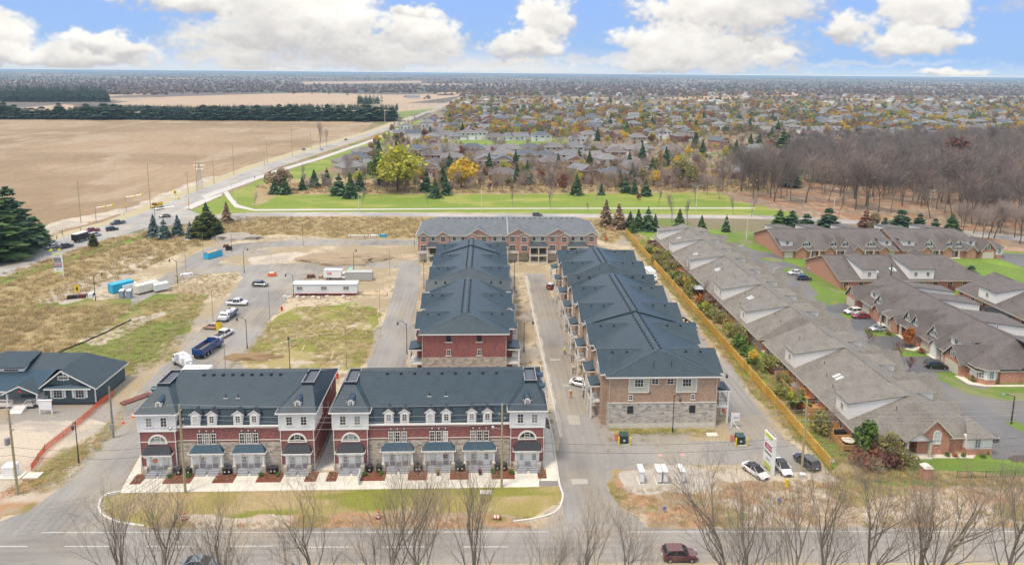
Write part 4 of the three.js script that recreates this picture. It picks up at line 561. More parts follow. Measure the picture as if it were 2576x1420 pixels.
// ---------------------------------------------------------------- the row across the end of the street
{
  const T = thing('townhouse_row', 'wide townhouse row with many small front gables across the end of the street', 'townhouses', [0, 0, 0]), zf = -226, he = 9.3, xl = -23, xr = 38, zc = -237, hr = 13.3;
  new MB().box(xl, 3.2, -247, xr, he, zf).build('brick_wall', M.brickBack, T); new MB().box(xl, 0, -247, xr, 3.2, zf - 1.5).build('lower_wall', M.cream, T);
  const rf = new MB().quad([xl - 0.7, he, zf + 0.5], [xr + 0.7, he, zf + 0.5], [xr - 6, hr, zc], [xl + 6, hr, zc]).tri([xl - 0.7, he, -247.5], [xl - 0.7, he, zf + 0.5], [xl + 6, hr, zc]).tri([xr + 0.7, he, zf + 0.5], [xr + 0.7, he, -247.5], [xr - 6, hr, zc]).quad([xr + 0.7, he, -247.5], [xl - 0.7, he, -247.5], [xl + 6, hr, zc], [xr - 6, hr, zc]); rf.build('main_roof', M.roofBack, T);
  new MB().box(xl - 0.7, he - 0.25, zf + 0.42, xr + 0.7, he, zf + 0.56).build('eave', M.cream, T);
  new MB().box(xl - 0.75, he - 0.2, -247.5, xl - 0.62, he + 0.02, zf + 0.5).box(xr + 0.62, he - 0.2, -247.5, xr + 0.75, he + 0.02, zf + 0.5).build('eave', M.trim, T);
  B(7.4 - 0.25, hr - 4, -236.9, 7.4 + 0.25, hr + 0.25, -237.1).build('party_wall_cap', M.grey, T); new MB().slab([[7.2, he + 0.15, zf + 0.5], [7.6, he + 0.15, zf + 0.5], [7.6, hr + 0.18, zc], [7.2, hr + 0.18, zc]], 0.2).build('roof_strip', M.step, T);
  for (let x = xl + 8; x < xr - 6; x += 1.9) new MB().box(x - 0.2, hr - 0.55, zc + 0.8, x + 0.2, hr - 0.15, zc + 1.2).build('roof_vent', M.metalDark, T);
  for (const [cx, hw, big] of [[-21.1, 2.3, 0], [-14.5, 2.5, 0], [-2.7, 4.4, 1], [11, 4.4, 1], [24.6, 4.4, 1], [36, 2.3, 0]]) {
    const top = he + hw * 0.56, zz = zf + 0.5; B(cx - hw + 0.35, 3.2, zf, cx + hw - 0.35, he, zz - 0.1).build('bay_wall', M.brickBack, T);
    new MB().poly([[cx - hw + 0.3, he - 0.1, zz - 0.1], [cx + hw - 0.3, he - 0.1, zz - 0.1], [cx, top - 0.2, zz - 0.1]]).build('gable', M.brickBack, T);
    const zi = zf + 0.5 - hw * 0.56 / ((hr - he) / 11.5), g = new MB(); for (const s of [-1, 1]) g.slab([[cx + s * hw, he - 0.12, zz + 0.25], [cx, top, zz + 0.25], [cx, top, zi - 0.2], [cx + s * hw, he - 0.12, zf + 0.4]], 0.1); g.build('gable_roof', M.roofBack, T);
    const f = new MB(); for (const s of [-1, 1]) f.quad([cx + s * hw, he - 0.1, zz + 0.28], [cx, top + 0.02, zz + 0.28], [cx, top - 0.28, zz + 0.28], [cx + s * hw, he - 0.4, zz + 0.28]); f.build('gable_trim', M.cream, T);
    if (big) { const c2 = cx + (cx < 0 ? -2 : 2), h2 = 2.2, t2 = he + 1.15, g2 = new MB(); for (const s of [-1, 1]) g2.slab([[c2 + s * h2, he - 0.2, zz + 0.8], [c2, t2, zz + 0.8], [c2, t2, zz - 1.6], [c2 + s * h2, he - 0.2, zz - 1.2]], 0.1); g2.build('gable_roof', M.roofBack, T); new MB().poly([[c2 - h2 + 0.2, he - 0.2, zz + 0.62], [c2 + h2 - 0.2, he - 0.2, zz + 0.62], [c2, t2 - 0.2, zz + 0.62]]).box(c2 - h2 + 0.4, 3.2, zz - 0.1, c2 + h2 - 0.4, he - 0.2, zz + 0.6).build('bay_wall', M.brickBack, T); const f2 = new MB(); for (const s of [-1, 1]) f2.quad([c2 + s * h2, he - 0.18, zz + 0.83], [c2, t2 + 0.02, zz + 0.83], [c2, t2 - 0.28, zz + 0.83], [c2 + s * h2, he - 0.46, zz + 0.83]); f2.build('gable_trim', M.cream, T); }
    for (const d of big ? [-2, 2] : [0]) { const zw = big && Math.sign(d) === (cx < 0 ? -1 : 1) ? zz + 0.6 : zz - 0.1; win(T, cx + d, 8.0, zw, 1.6, 1.6, { cols: 3, rows: 2 }); B(cx + d - 0.13, 9.0, zw, cx + d + 0.13, 9.3, zw + 0.1).build('keystone', M.cream, T); win(T, cx + d, 5.0, zw, 2.0, 1.8, { cols: 4, rows: 2 }); B(cx + d - 1.6, 0.1, zf - 1.4, cx + d + 1.6, 2.8, zf - 1.3).build('garage_door', M.cream, T); }
    for (const x of [cx - hw + 0.5, ...(big ? [cx] : []), cx + hw - 0.5]) B(x - 0.2, 0, zz - 0.5, x + 0.2, 3.2, zz - 0.1).build('garage_pillar', M.cream, T);
    B(cx - hw + 0.3, 3.0, zf - 1, cx + hw - 0.3, 3.9, zz - 0.05).build('stone_band', M.lightStone, T);
  }
  for (const [cx, w] of [[-17.9, 1.8], [-9.3, 2.9], [4.5, 2.9], [17.8, 3], [31.2, 3.2]]) {   // sage walls with double porches between the gables
    B(cx - w, 5.9, zf, cx + w, he, zf + 0.12).build('siding_panel', M.sage, T); for (const d of w > 2 ? [-1.45, 1.45] : [0]) win(T, cx + d, 8.0, zf + 0.12, 1.0, 1.25, { cols: 2, rows: 1 });
    const P = new THREE.Group(); P.name = 'porch'; P.position.set(cx, 0, zf); T.add(P);
    new MB().poly([[-w - 0.4, 5.95, 3], [w + 0.4, 5.95, 3], [w - 0.6, 7.0, 0.2], [-w + 0.6, 7.0, 0.2]]).poly([[w + 0.4, 5.95, 3], [w + 0.4, 5.95, 0.2], [w - 0.6, 7, 0.2]]).poly([[-w - 0.4, 5.95, 3], [-w + 0.6, 7, 0.2], [-w - 0.4, 5.95, 0.2]]).build('porch_roof', M.roofPorch, P);
    new MB().box(-w - 0.4, 5.6, 0.2, w + 0.4, 5.94, 3.02).build('porch_fascia', M.cream, P); new MB().box(-w - 0.2, 2.6, 0, w + 0.2, 3.0, 2.9).build('porch_floor', M.cream, P); B(-w - 0.2, 0, 0, w + 0.2, 0.5, 2.9).build('stoop', M.cream, P);
    for (const x of w > 2 ? [-w + 0.1, 0, w - 0.1] : [-w + 0.1, w - 0.1]) new MB().box(x - 0.18, 0.5, 2.5, x + 0.18, 5.6, 2.85).build('post', M.cream, P);
    const rl = new MB().box(-w, 3.95, 2.65, w, 4.02, 2.7); for (let u = -w; u < w; u += 0.3) rl.box(u, 3.0, 2.66, u + 0.03, 3.95, 2.69); rl.build('railing', M.black, P);
    for (const d of w > 2 ? [-1.4, 1.4] : [0]) { B(d - 0.95, 3.1, 0.13, d + 0.95, 5.3, 0.18).build('balcony_door', M.glass, P); B(d - 0.5, 0.5, -1.4, d + 0.5, 2.5, -1.3).build('door', M.door, P); }
  }
}
// ---------------------------------------------------------------- bungalow court: attached brick bungalows with lofts
function courtRow({ name = 'bungalow_row', label, pos, turn, L, D, hr = 7.7, he = 3.1, hip0 = 0, hip1 = 0, rear = [], front = [], sky = [], roof = M.roofBrown, decks = 1, seed = 1 }) {
  const T = thing(name, label, 'bungalows', pos, turn, undefined), ov = 0.6, zc = -D / 2, A = -ov, Z = L + ov, x0 = hip0 ? hip0 : A, x1 = L - (hip1 ? hip1 : -ov), r = rng(seed);
  const bw = new MB().box(0, 0, -D, L, he, 0);
  if (!hip0) bw.poly([[0, he, 0], [0, he, -D], [0, hr - 0.25, zc]]); if (!hip1) bw.poly([[L, he, 0], [L, he, -D], [L, hr - 0.25, zc]]);
  bw.build('brick_wall', M.brickRow, T);
  const y = he - ov * (hr - he) / (D / 2), rf = new MB();
  rf.quad([A, y, ov], [Z, y, ov], [x1, hr, zc], [x0, hr, zc]).quad([Z, y, -D - ov], [A, y, -D - ov], [x0, hr, zc], [x1, hr, zc]);
  if (hip0) rf.tri([A, y, -D - ov], [A, y, ov], [x0, hr, zc]); if (hip1) rf.tri([Z, y, ov], [Z, y, -D - ov], [x1, hr, zc]);
  const o = rf.build('main_roof', roof, T);
  const ev = new MB().box(A, y - 0.2, ov - 0.05, Z, y - 0.01, ov + 0.05).box(A, y - 0.2, -D - ov - 0.05, Z, y - 0.01, -D - ov + 0.05);
  for (const [x, h] of [[A, hip0], [Z, hip1]]) if (h) ev.box(x - 0.05, y - 0.2, -D - ov, x + 0.05, y - 0.01, ov); else { ev.quad([x, y, ov], [x, hr, zc], [x, hr - 0.25, zc], [x, y - 0.25, ov]); ev.quad([x, hr, zc], [x, y, -D - ov], [x, y - 0.25, -D - ov], [x, hr - 0.25, zc]); }
  ev.build('eave', M.cream, o); new MB().tube([x0, hr + 0.02, zc], [x1, hr + 0.02, zc], 0.13, 0.13, 5).build('ridge_cap', roof, o);
  const onRear = (x, t) => [x, lerp(y, hr, t), lerp(-D - ov, zc, t)];
  for (const [a, b, n = 1] of rear) {               // lofts: white box with a shallow roof back to the ridge
    const w = new THREE.Group(); w.name = 'loft'; T.add(w); const z0 = -D + 0.25, yt = 6.35;
    new MB().poly([[a, he - 0.2, z0], [b, he - 0.2, z0], [b, yt, z0], [a, yt, z0]]).poly([[a, he - 0.2, z0], [a, yt, z0], [a, hr - 0.1, zc]]).poly([[b, he - 0.2, z0], [b, yt, z0], [b, hr - 0.1, zc]]).build('loft_wall', M.sidingCream, w);
    new MB().slab([[a - 0.25, yt, z0 - 0.35], [b + 0.25, yt, z0 - 0.35], [b + 0.25, hr + 0.14, zc], [a - 0.25, hr + 0.14, zc]], 0.14).build('loft_roof', roof, w);
    for (let i = 0; i < n; i++) win(T, lerp(a, b, (i + 0.5) / n), 4.7, z0, 0.9, 1.1, { turn: Math.PI });
  }
  for (const [x, t] of sky) for (const d of [0, 1.1]) { const p = onRear(x + d, t), q = onRear(x + d + 0.7, t + 0.13); new MB().slab([[p[0], p[1] + 0.12, p[2]], [q[0], p[1] + 0.12, p[2]], [q[0], q[1] + 0.12, q[2]], [p[0], q[1] + 0.12, q[2]]], 0.12).build('skylight', M.glassPale, T); }
  for (let x = 3; x < L - 3; x += 4.2) { const p = onRear(x, 0.25 + 0.5 * r()); new MB().tube(p, add(p, [0, 0.6, 0]), 0.07, 0.07, 5).build('vent_pipe', M.dark, T); }
  for (let x = 2.5; x < L - 1; x += 4.6) { win(T, x, 1.5, -D, 1.3, 1.5, { turn: Math.PI, cols: 2, rows: 2 }); }
  if (decks) for (let x = 3; x < L - 2; x += 9.2) { const d = new THREE.Group(); d.name = 'deck'; T.add(d); const m = r() < 0.45 ? M.deckRed : M.deck; B(x, 0.25, -D - 3, x + 4.2, 0.45, -D).build('deck_floor', m, d); const q = new MB().box(x, 0.45, -D - 3.05, x + 4.2, 1.4, -D - 2.97).box(x - 0.05, 0.45, -D - 3, x + 0.03, 1.6, -D).box(x + 4.17, 0.45, -D - 3, x + 4.25, 1.6, -D); q.build('deck_rail', m, d); if (r() < 0.6) new MB().box(x + 1, 0.45, -D - 1.8, x + 2.6, 1.2, -D - 0.9).build('garden_table', r() < 0.5 ? M.dark : M.grey, d); }
  for (const f of front) {
    const { x, w = 5, k } = f, G = new THREE.Group(); G.name = k === 'porch' ? 'porch' : k === 'hip' ? 'hip_dormer' : 'front_gable'; T.add(G); const white = k === 'white' || k === 'smallwhite';
    if (k === 'garage') { B(x - w / 2, 0.05, 0.02, x + w / 2, 2.3, 0.1).build('garage_door', M.cream, G); const g = new MB(); for (const h of [0.6, 1.15, 1.7]) g.box(x - w / 2, h, 0.1, x + w / 2, h + 0.04, 0.12); g.build('door_joint', M.lightStone, G); G.name = 'garage'; continue; }
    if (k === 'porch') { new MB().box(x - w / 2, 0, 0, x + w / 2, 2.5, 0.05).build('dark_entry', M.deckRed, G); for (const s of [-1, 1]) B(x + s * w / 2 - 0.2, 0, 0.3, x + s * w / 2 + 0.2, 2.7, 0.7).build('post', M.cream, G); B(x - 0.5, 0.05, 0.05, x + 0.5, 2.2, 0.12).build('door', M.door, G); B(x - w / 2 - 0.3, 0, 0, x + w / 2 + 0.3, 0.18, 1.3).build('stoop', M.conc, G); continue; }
    const zF = k === 'brick' ? 1.6 : k === 'smallbrick' || k === 'smallwhite' ? 0.9 : k === 'white' ? -1.3 : -2.2, yb = k === 'white' ? 3.3 : k === 'hip' ? 4.4 : he - 0.3, h = k === 'brick' ? 3.3 : k === 'white' ? 3.3 : k === 'hip' ? 1.2 : 1.7, half = w / 2, sl = (hr - he) / (D / 2), zi = Math.max(zc, zF - 0.4 - (yb + h - he + (k === 'white' ? 0 : 0)) / sl - 1.0);
    if (k === 'hip') {
      B(x - half, yb - 1.2, zF - 3, x + half, yb + h, zF).build('dormer_wall', M.sidingCream, G); win(T, x, yb + 0.5, zF, 0.9, 1.0);
      new MB().quad([x - half - 0.4, yb + h, zF + 0.4], [x + half + 0.4, yb + h, zF + 0.4], [x + half * 0.3, yb + h + 1.0, zF - 1.8], [x - half * 0.3, yb + h + 1.0, zF - 1.8]).quad([x + half + 0.4, yb + h, zF + 0.4], [x + half + 0.4, yb + h, zF - 7], [x + half * 0.3, yb + h + 1, zF - 7], [x + half * 0.3, yb + h + 1, zF - 1.8]).quad([x - half - 0.4, yb + h, zF + 0.4], [x - half - 0.4, yb + h, zF - 7], [x - half * 0.3, yb + h + 1, zF - 7], [x - half * 0.3, yb + h + 1, zF - 1.8]).quad([x - half * 0.3, yb + h + 1, zF - 1.8], [x + half * 0.3, yb + h + 1, zF - 1.8], [x + half * 0.3, yb + h + 1, zF - 7.2], [x - half * 0.3, yb + h + 1, zF - 7.2]).build('dormer_roof', roof, G); continue;
    }
    const wall = new MB().poly([[x - half + 0.15, yb, zF], [x + half - 0.15, yb, zF], [x, yb + h - 0.1, zF]]); if (k !== 'white') wall.box(x - half + 0.3, 0, 0, x + half - 0.3, yb, zF);
    wall.build(white ? 'gable_siding' : 'gable_brick', white ? M.sidingCream : M.brickRow, G);
    const g = new MB(); for (const s of [-1, 1]) g.slab([[x + s * (half + 0.2), yb - 0.1, zF + 0.4], [x, yb + h + 0.08, zF + 0.4], [x, yb + h + 0.08, zi], [x + s * (half + 0.2), yb - 0.1, Math.max(zi, zF - (yb - he + 0.6) / sl - 1.2)]], 0.1); g.build('gable_roof', roof, G);
    const t = new MB(); for (const s of [-1, 1]) t.quad([x + s * (half + 0.2), yb - 0.08, zF + 0.43], [x, yb + h + 0.1, zF + 0.43], [x, yb + h - 0.18, zF + 0.43], [x + s * (half + 0.2), yb - 0.34, zF + 0.43]); t.build('gable_trim', M.cream, G);
    if (k === 'brick' || k === 'white') { win(T, x, yb + h * 0.38, zF + 0.02, w * 0.2, 1.0); for (const s of [-1, 1]) B(x + s * w * 0.17 - 0.22, yb + h * 0.38 - 0.6, zF + 0.01, x + s * w * 0.17 + 0.22, yb + h * 0.38 + 0.6, zF + 0.06).build('shutter', M.shutter, G); }
    if (k === 'brick') { B(x - w * 0.36, 0.05, zF + 0.02, x + w * 0.36, 2.4, zF + 0.1).build('garage_door', M.cream, G); const j = new MB(); for (const q of [0.6, 1.2, 1.8]) j.box(x - w * 0.36, q, zF + 0.1, x + w * 0.36, q + 0.04, zF + 0.12); j.build('door_joint', M.lightStone, G); }
  }
  return T;
}
const gablesR1 = (L) => { const f = []; for (let x = 4; x < L - 3; x += 12.3) { f.push({ x, w: 6, k: 'brick' }, { x: x + 5.4, w: 3.6, k: 'smallbrick' }, { x: x + 9, w: 4.5, k: 'hip' }); } return f; };
const r1b = courtRow({ label: 'near bungalow row along the fence, with an entrance gable facing the grass', pos: [86, 0, -106.2], turn: Math.PI / 2, L: 41, D: 21.5, hip0: 5, rear: [[5.2, 9.6, 1], [26.8, 31.3, 1]], sky: [[17.2, 0.42]], front: gablesR1(41).slice(1), seed: 4 });
courtRow({ label: 'far bungalow row along the fence, with five white lofts', pos: [85.6, 0, -150], turn: Math.PI / 2, L: 101, D: 21.5, hip0: 3, rear: [[8.5, 12.8, 1], [26, 32.8, 2], [55, 59.6, 1], [76.4, 80.8, 1], [93.6, 98.4, 1]], sky: [[20, 0.5], [46, 0.5], [65, 0.42], [86, 0.45]], front: gablesR1(101), seed: 5 });
courtRow({ label: 'bungalow row with a line of garages and a round white corner bay', pos: [103.7, 0, -183], turn: -Math.PI / 2, L: 51, D: 23, hip1: 5, roof: M.roofBrownDark, rear: [[5, 10], [14, 20], [27, 36], [44, 49]], decks: 0, seed: 6,
  front: [{ x: 3.4, w: 5.6, k: 'brick' }, { x: 8, w: 3.6, k: 'hip' }, { x: 12.6, w: 5.4, k: 'white' }, { x: 14.6, w: 3.2, k: 'smallbrick' }, { x: 8.4, w: 3.4, k: 'garage' }, { x: 17.6, w: 3, k: 'porch' }, { x: 22.6, w: 3.2, k: 'smallbrick' }, { x: 24.8, w: 4.2, k: 'white' }, { x: 28, w: 4.2, k: 'white' }, { x: 20.6, w: 3, k: 'garage' }, { x: 26.8, w: 4, k: 'porch' }, { x: 30.6, w: 3.2, k: 'smallbrick' }, { x: 34.8, w: 5, k: 'white' }, { x: 34, w: 3.4, k: 'garage' }, { x: 38, w: 2.8, k: 'smallwhite' }, { x: 37.6, w: 2.2, k: 'porch' }, { x: 40.9, w: 3.6, k: 'hip' }, { x: 41, w: 2.6, k: 'garage' }, { x: 45.3, w: 6, k: 'brick' }] });
courtRow({ label: 'bungalow block at the back of the court left of two', pos: [104.6, 0, -230], turn: 0, L: 41, D: 26, roof: M.roofBrownDark, rear: [[4, 10], [16, 22], [30, 35]], decks: 0, seed: 7,
  front: [{ x: 2.5, w: 4, k: 'hip' }, { x: 2.2, w: 3, k: 'garage' }, { x: 6.4, w: 4.4, k: 'smallbrick' }, { x: 9, w: 6, k: 'white' }, { x: 6, w: 3, k: 'garage' }, { x: 11.4, w: 3, k: 'porch' }, { x: 18.6, w: 4.4, k: 'white' }, { x: 23, w: 4.4, k: 'white' }, { x: 16.4, w: 4, k: 'smallbrick' }, { x: 20.6, w: 3, k: 'porch' }, { x: 26.4, w: 4, k: 'smallbrick' }, { x: 26.4, w: 2.8, k: 'garage' }, { x: 32.4, w: 6, k: 'white' }, { x: 31, w: 3, k: 'porch' }, { x: 36.2, w: 4, k: 'smallbrick' }, { x: 38.6, w: 3.4, k: 'hip' }, { x: 39, w: 2.8, k: 'garage' }] });
courtRow({ label: 'bungalow block at the back of the court right of two', pos: [148, 0, -230], turn: 0, L: 33, D: 26, hip1: 6, roof: M.roofBrownDark, rear: [[4, 10], [18, 23]], decks: 0, seed: 9,
  front: [{ x: 3.4, w: 4, k: 'hip' }, { x: 3, w: 3, k: 'garage' }, { x: 8, w: 4, k: 'smallbrick' }, { x: 10, w: 5.6, k: 'white' }, { x: 11.6, w: 2.6, k: 'porch' }, { x: 17.4, w: 4.6, k: 'white' }, { x: 20.8, w: 4.4, k: 'white' }, { x: 15.8, w: 4, k: 'smallbrick' }, { x: 18.6, w: 3, k: 'porch' }, { x: 24.4, w: 4, k: 'smallbrick' }, { x: 26, w: 3.4, k: 'hip' }, { x: 25, w: 2.8, k: 'garage' }, { x: 30, w: 5.6, k: 'brick' }] });
{ const T = scene.children[scene.children.length - 1]; const ring = (q, y) => Array.from({ length: 8 }, (_, i) => [35 + q * Math.cos(i * 0.785 + 0.39), y, -2 + q * Math.sin(i * 0.785 + 0.39)]), a = ring(2.5, 0), b = ring(2.5, 1.1), c = ring(2.4, 3.6), e = ring(3.1, 3.5), m1 = new MB(), m2 = new MB(), m3 = new MB(); for (let i = 0; i < 8; i++) { const j = (i + 1) % 8; m1.quad(a[i], a[j], b[j], b[i]); m2.quad(b[i], b[j], c[j], c[i]); m3.tri(e[i], e[j], [34.4, 5.8, -3]); } m1.build('bay_base', M.brickRow, T); m2.build('bay_siding', M.sidingCream, T); m3.build('bay_roof', M.roofBrownDark, T); win(T, 35, 2.4, 0.35, 0.9, 1.7, { arch: 1, name: 'arched_window', pane: M.glassGrey }); }
courtRow({ label: 'bungalow block in the middle of the court seen from behind', pos: [152.5, 0, -217.5], turn: Math.PI, L: 45.5, D: 23, hip0: 7, roof: M.roofBrownDark, rear: [[16.8, 24.4, 2], [34.5, 39.2, 1]], sky: [[26.2, 0.35], [15, 0.3], [32.2, 0.3]], front: [{ x: 8, w: 5, k: 'brick' }, { x: 30, w: 5, k: 'brick' }], seed: 11 });
courtRow({ label: 'bungalow row cut by the right edge of the picture, with a white loft', pos: [158, 0, -150], turn: Math.PI / 2, L: 36, D: 20.5, roof: M.roofBrownDark, rear: [[22, 28.5, 1]], front: [], seed: 12 });
{ // near end of the front bungalow row: entrance porch, brick gable, white corner bay  (part of that row)
  const E = new THREE.Group(); E.name = 'entrance'; E.rotation.y = -Math.PI / 2; r1b.add(E); const w = (x, z) => [x - 86, z + 106.2];
  const P = (x0, y0, z0, x1, y1, z1) => { const a = w(x0, z0), b = w(x1, z1); return [a[0], y0, a[1], b[0], y1, b[1]]; }, V = (x, y, z) => { const a = w(x, z); return [a[0], y, a[1]]; };
  new MB().box(...P(73.6, 0, -110, 79.2, 3.4, -105.2)).poly([V(73.3, 3.4, -105.2), V(79.5, 3.4, -105.2), V(76.4, 6.5, -105.2)]).build('gable_brick', M.brickRow, E);
  const g = new MB(); for (const s of [-1, 1]) g.slab([V(76.4 + s * 3.4, 3.15, -104.8), V(76.4, 6.62, -104.8), V(76.4, 6.62, -111), V(76.4 + s * 3.4, 3.15, -107.5)], 0.12); g.build('gable_roof', M.roofBrown, E);
  const t = new MB(); for (const s of [-1, 1]) t.quad(V(76.4 + s * 3.4, 3.18, -104.77), V(76.4, 6.66, -104.77), V(76.4, 6.36, -104.77), V(76.4 + s * 3.4, 2.88, -104.77)); t.build('gable_trim', M.cream, E);
  new MB().poly([V(70.9, 3.2, -104), V(75.3, 3.2, -104), V(73.1, 4.7, -104)]).build('porch_pediment', M.sidingCream, E);
  const pr = new MB(); for (const s of [-1, 1]) pr.slab([V(73.1 + s * 2.5, 3.1, -103.7), V(73.1, 4.85, -103.7), V(73.1, 4.85, -108), V(73.1 + s * 2.5, 3.1, -106)], 0.12); pr.build('porch_roof', M.roofBrown, E);
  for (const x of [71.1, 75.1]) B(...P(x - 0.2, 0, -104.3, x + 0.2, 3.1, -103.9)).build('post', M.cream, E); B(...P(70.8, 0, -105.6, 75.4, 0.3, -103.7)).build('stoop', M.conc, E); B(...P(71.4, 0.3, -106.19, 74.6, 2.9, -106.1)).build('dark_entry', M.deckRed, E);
  const q = w(76.9, -105.2); win(E, q[0], 3.2, q[1], 1.1, 2.2, { arch: 1, pane: M.glassPale, surround: 0.15, name: 'arched_window' }); const q2 = w(79.0, -105.19); 
  new MB().box(...P(82.2, 0, -110.5, 86.6, 3.3, -105)).build('corner_bay', M.sidingCream, E); B(...P(82.1, 0, -110.6, 86.7, 1.1, -104.9)).build('bay_base', M.brickRow, E); const q3 = w(84, -105); win(E, q3[0], 2.2, q3[1], 0.9, 1.7, { arch: 1, pane: M.glassGrey, name: 'arched_window' });
  new MB().slab([V(81.6, 3.3, -104.3), V(87.2, 3.3, -104.3), V(84.4, 5.2, -109), V(84.2, 5.2, -109)], 0.12).build('bay_roof', M.roofBrown, E);
}
{ // near end of the garage row: round white bay, brick wall with an arched window gable
  const T = scene.children.find((o) => o.userData.label?.startsWith('bungalow row with a line')), E = new THREE.Group(); E.name = 'corner'; E.rotation.y = Math.PI / 2; T.add(E); const V = (x, y, z) => [x - 103.7, y, z + 183];
  const ring = (r, y) => Array.from({ length: 8 }, (_, i) => { const a = i / 8 * 2 * Math.PI + 0.39; return V(105.9 + r * Math.cos(a), y, -133.2 + r * Math.sin(a)); });
  const lo = ring(2.5, 0), m1 = ring(2.5, 1.1), up = ring(2.4, 3.6), b = new MB(), w = new MB(), rf = new MB(), e = ring(3.1, 3.55), tr = new MB(), e2 = ring(3.1, 3.35);
  for (let i = 0; i < 8; i++) { const j = (i + 1) % 8; b.quad(lo[i], lo[j], m1[j], m1[i]); w.quad(m1[i], m1[j], up[j], up[i]); rf.tri(e[i], e[j], V(106.6, 5.9, -134)); tr.quad(e2[i], e2[j], e[j], e[i]); }
  b.build('bay_base', M.brickRow, E); w.build('bay_siding', M.sidingCream, E); rf.build('bay_roof', M.roofBrownDark, E); tr.build('bay_trim', M.cream, E);
  for (const i of [0, 1, 2]) { const a = i / 8 * 2 * Math.PI + 0.785, q = V(105.9 + 2.34 * Math.cos(a), 2.3, -133.2 + 2.34 * Math.sin(a)); win(E, ...q, 0.85, 1.8, { turn: Math.PI / 2 - a, arch: 1, name: 'arched_window', pane: M.glassGrey }); }
  B(...V(108.4, 0, -133), ...V(116, 3.2, -131.6)).build('end_wall', M.brickRow, E); new MB().poly([V(112.3, 3.2, -131.4), V(117.7, 3.2, -131.4), V(115, 6.1, -131.4)]).build('gable_brick', M.brickRow, E);
  const g = new MB(); for (const s of [-1, 1]) g.slab([V(115 + s * 3.1, 3, -131), V(115, 6.25, -131), V(115, 6.25, -138), V(115 + s * 3.1, 3, -134)], 0.12); g.slab([V(107.5, 3.3, -131.2), V(116, 3.3, -131.2), V(116, 4.8, -135), V(109, 4.8, -135)], 0.12); g.build('gable_roof', M.roofBrownDark, E);
  const q = V(114.2, 2.9, -131.4); win(E, ...q, 1.0, 2.2, { arch: 1, rows: 4, name: 'arched_window', surround: 0.12 });
}
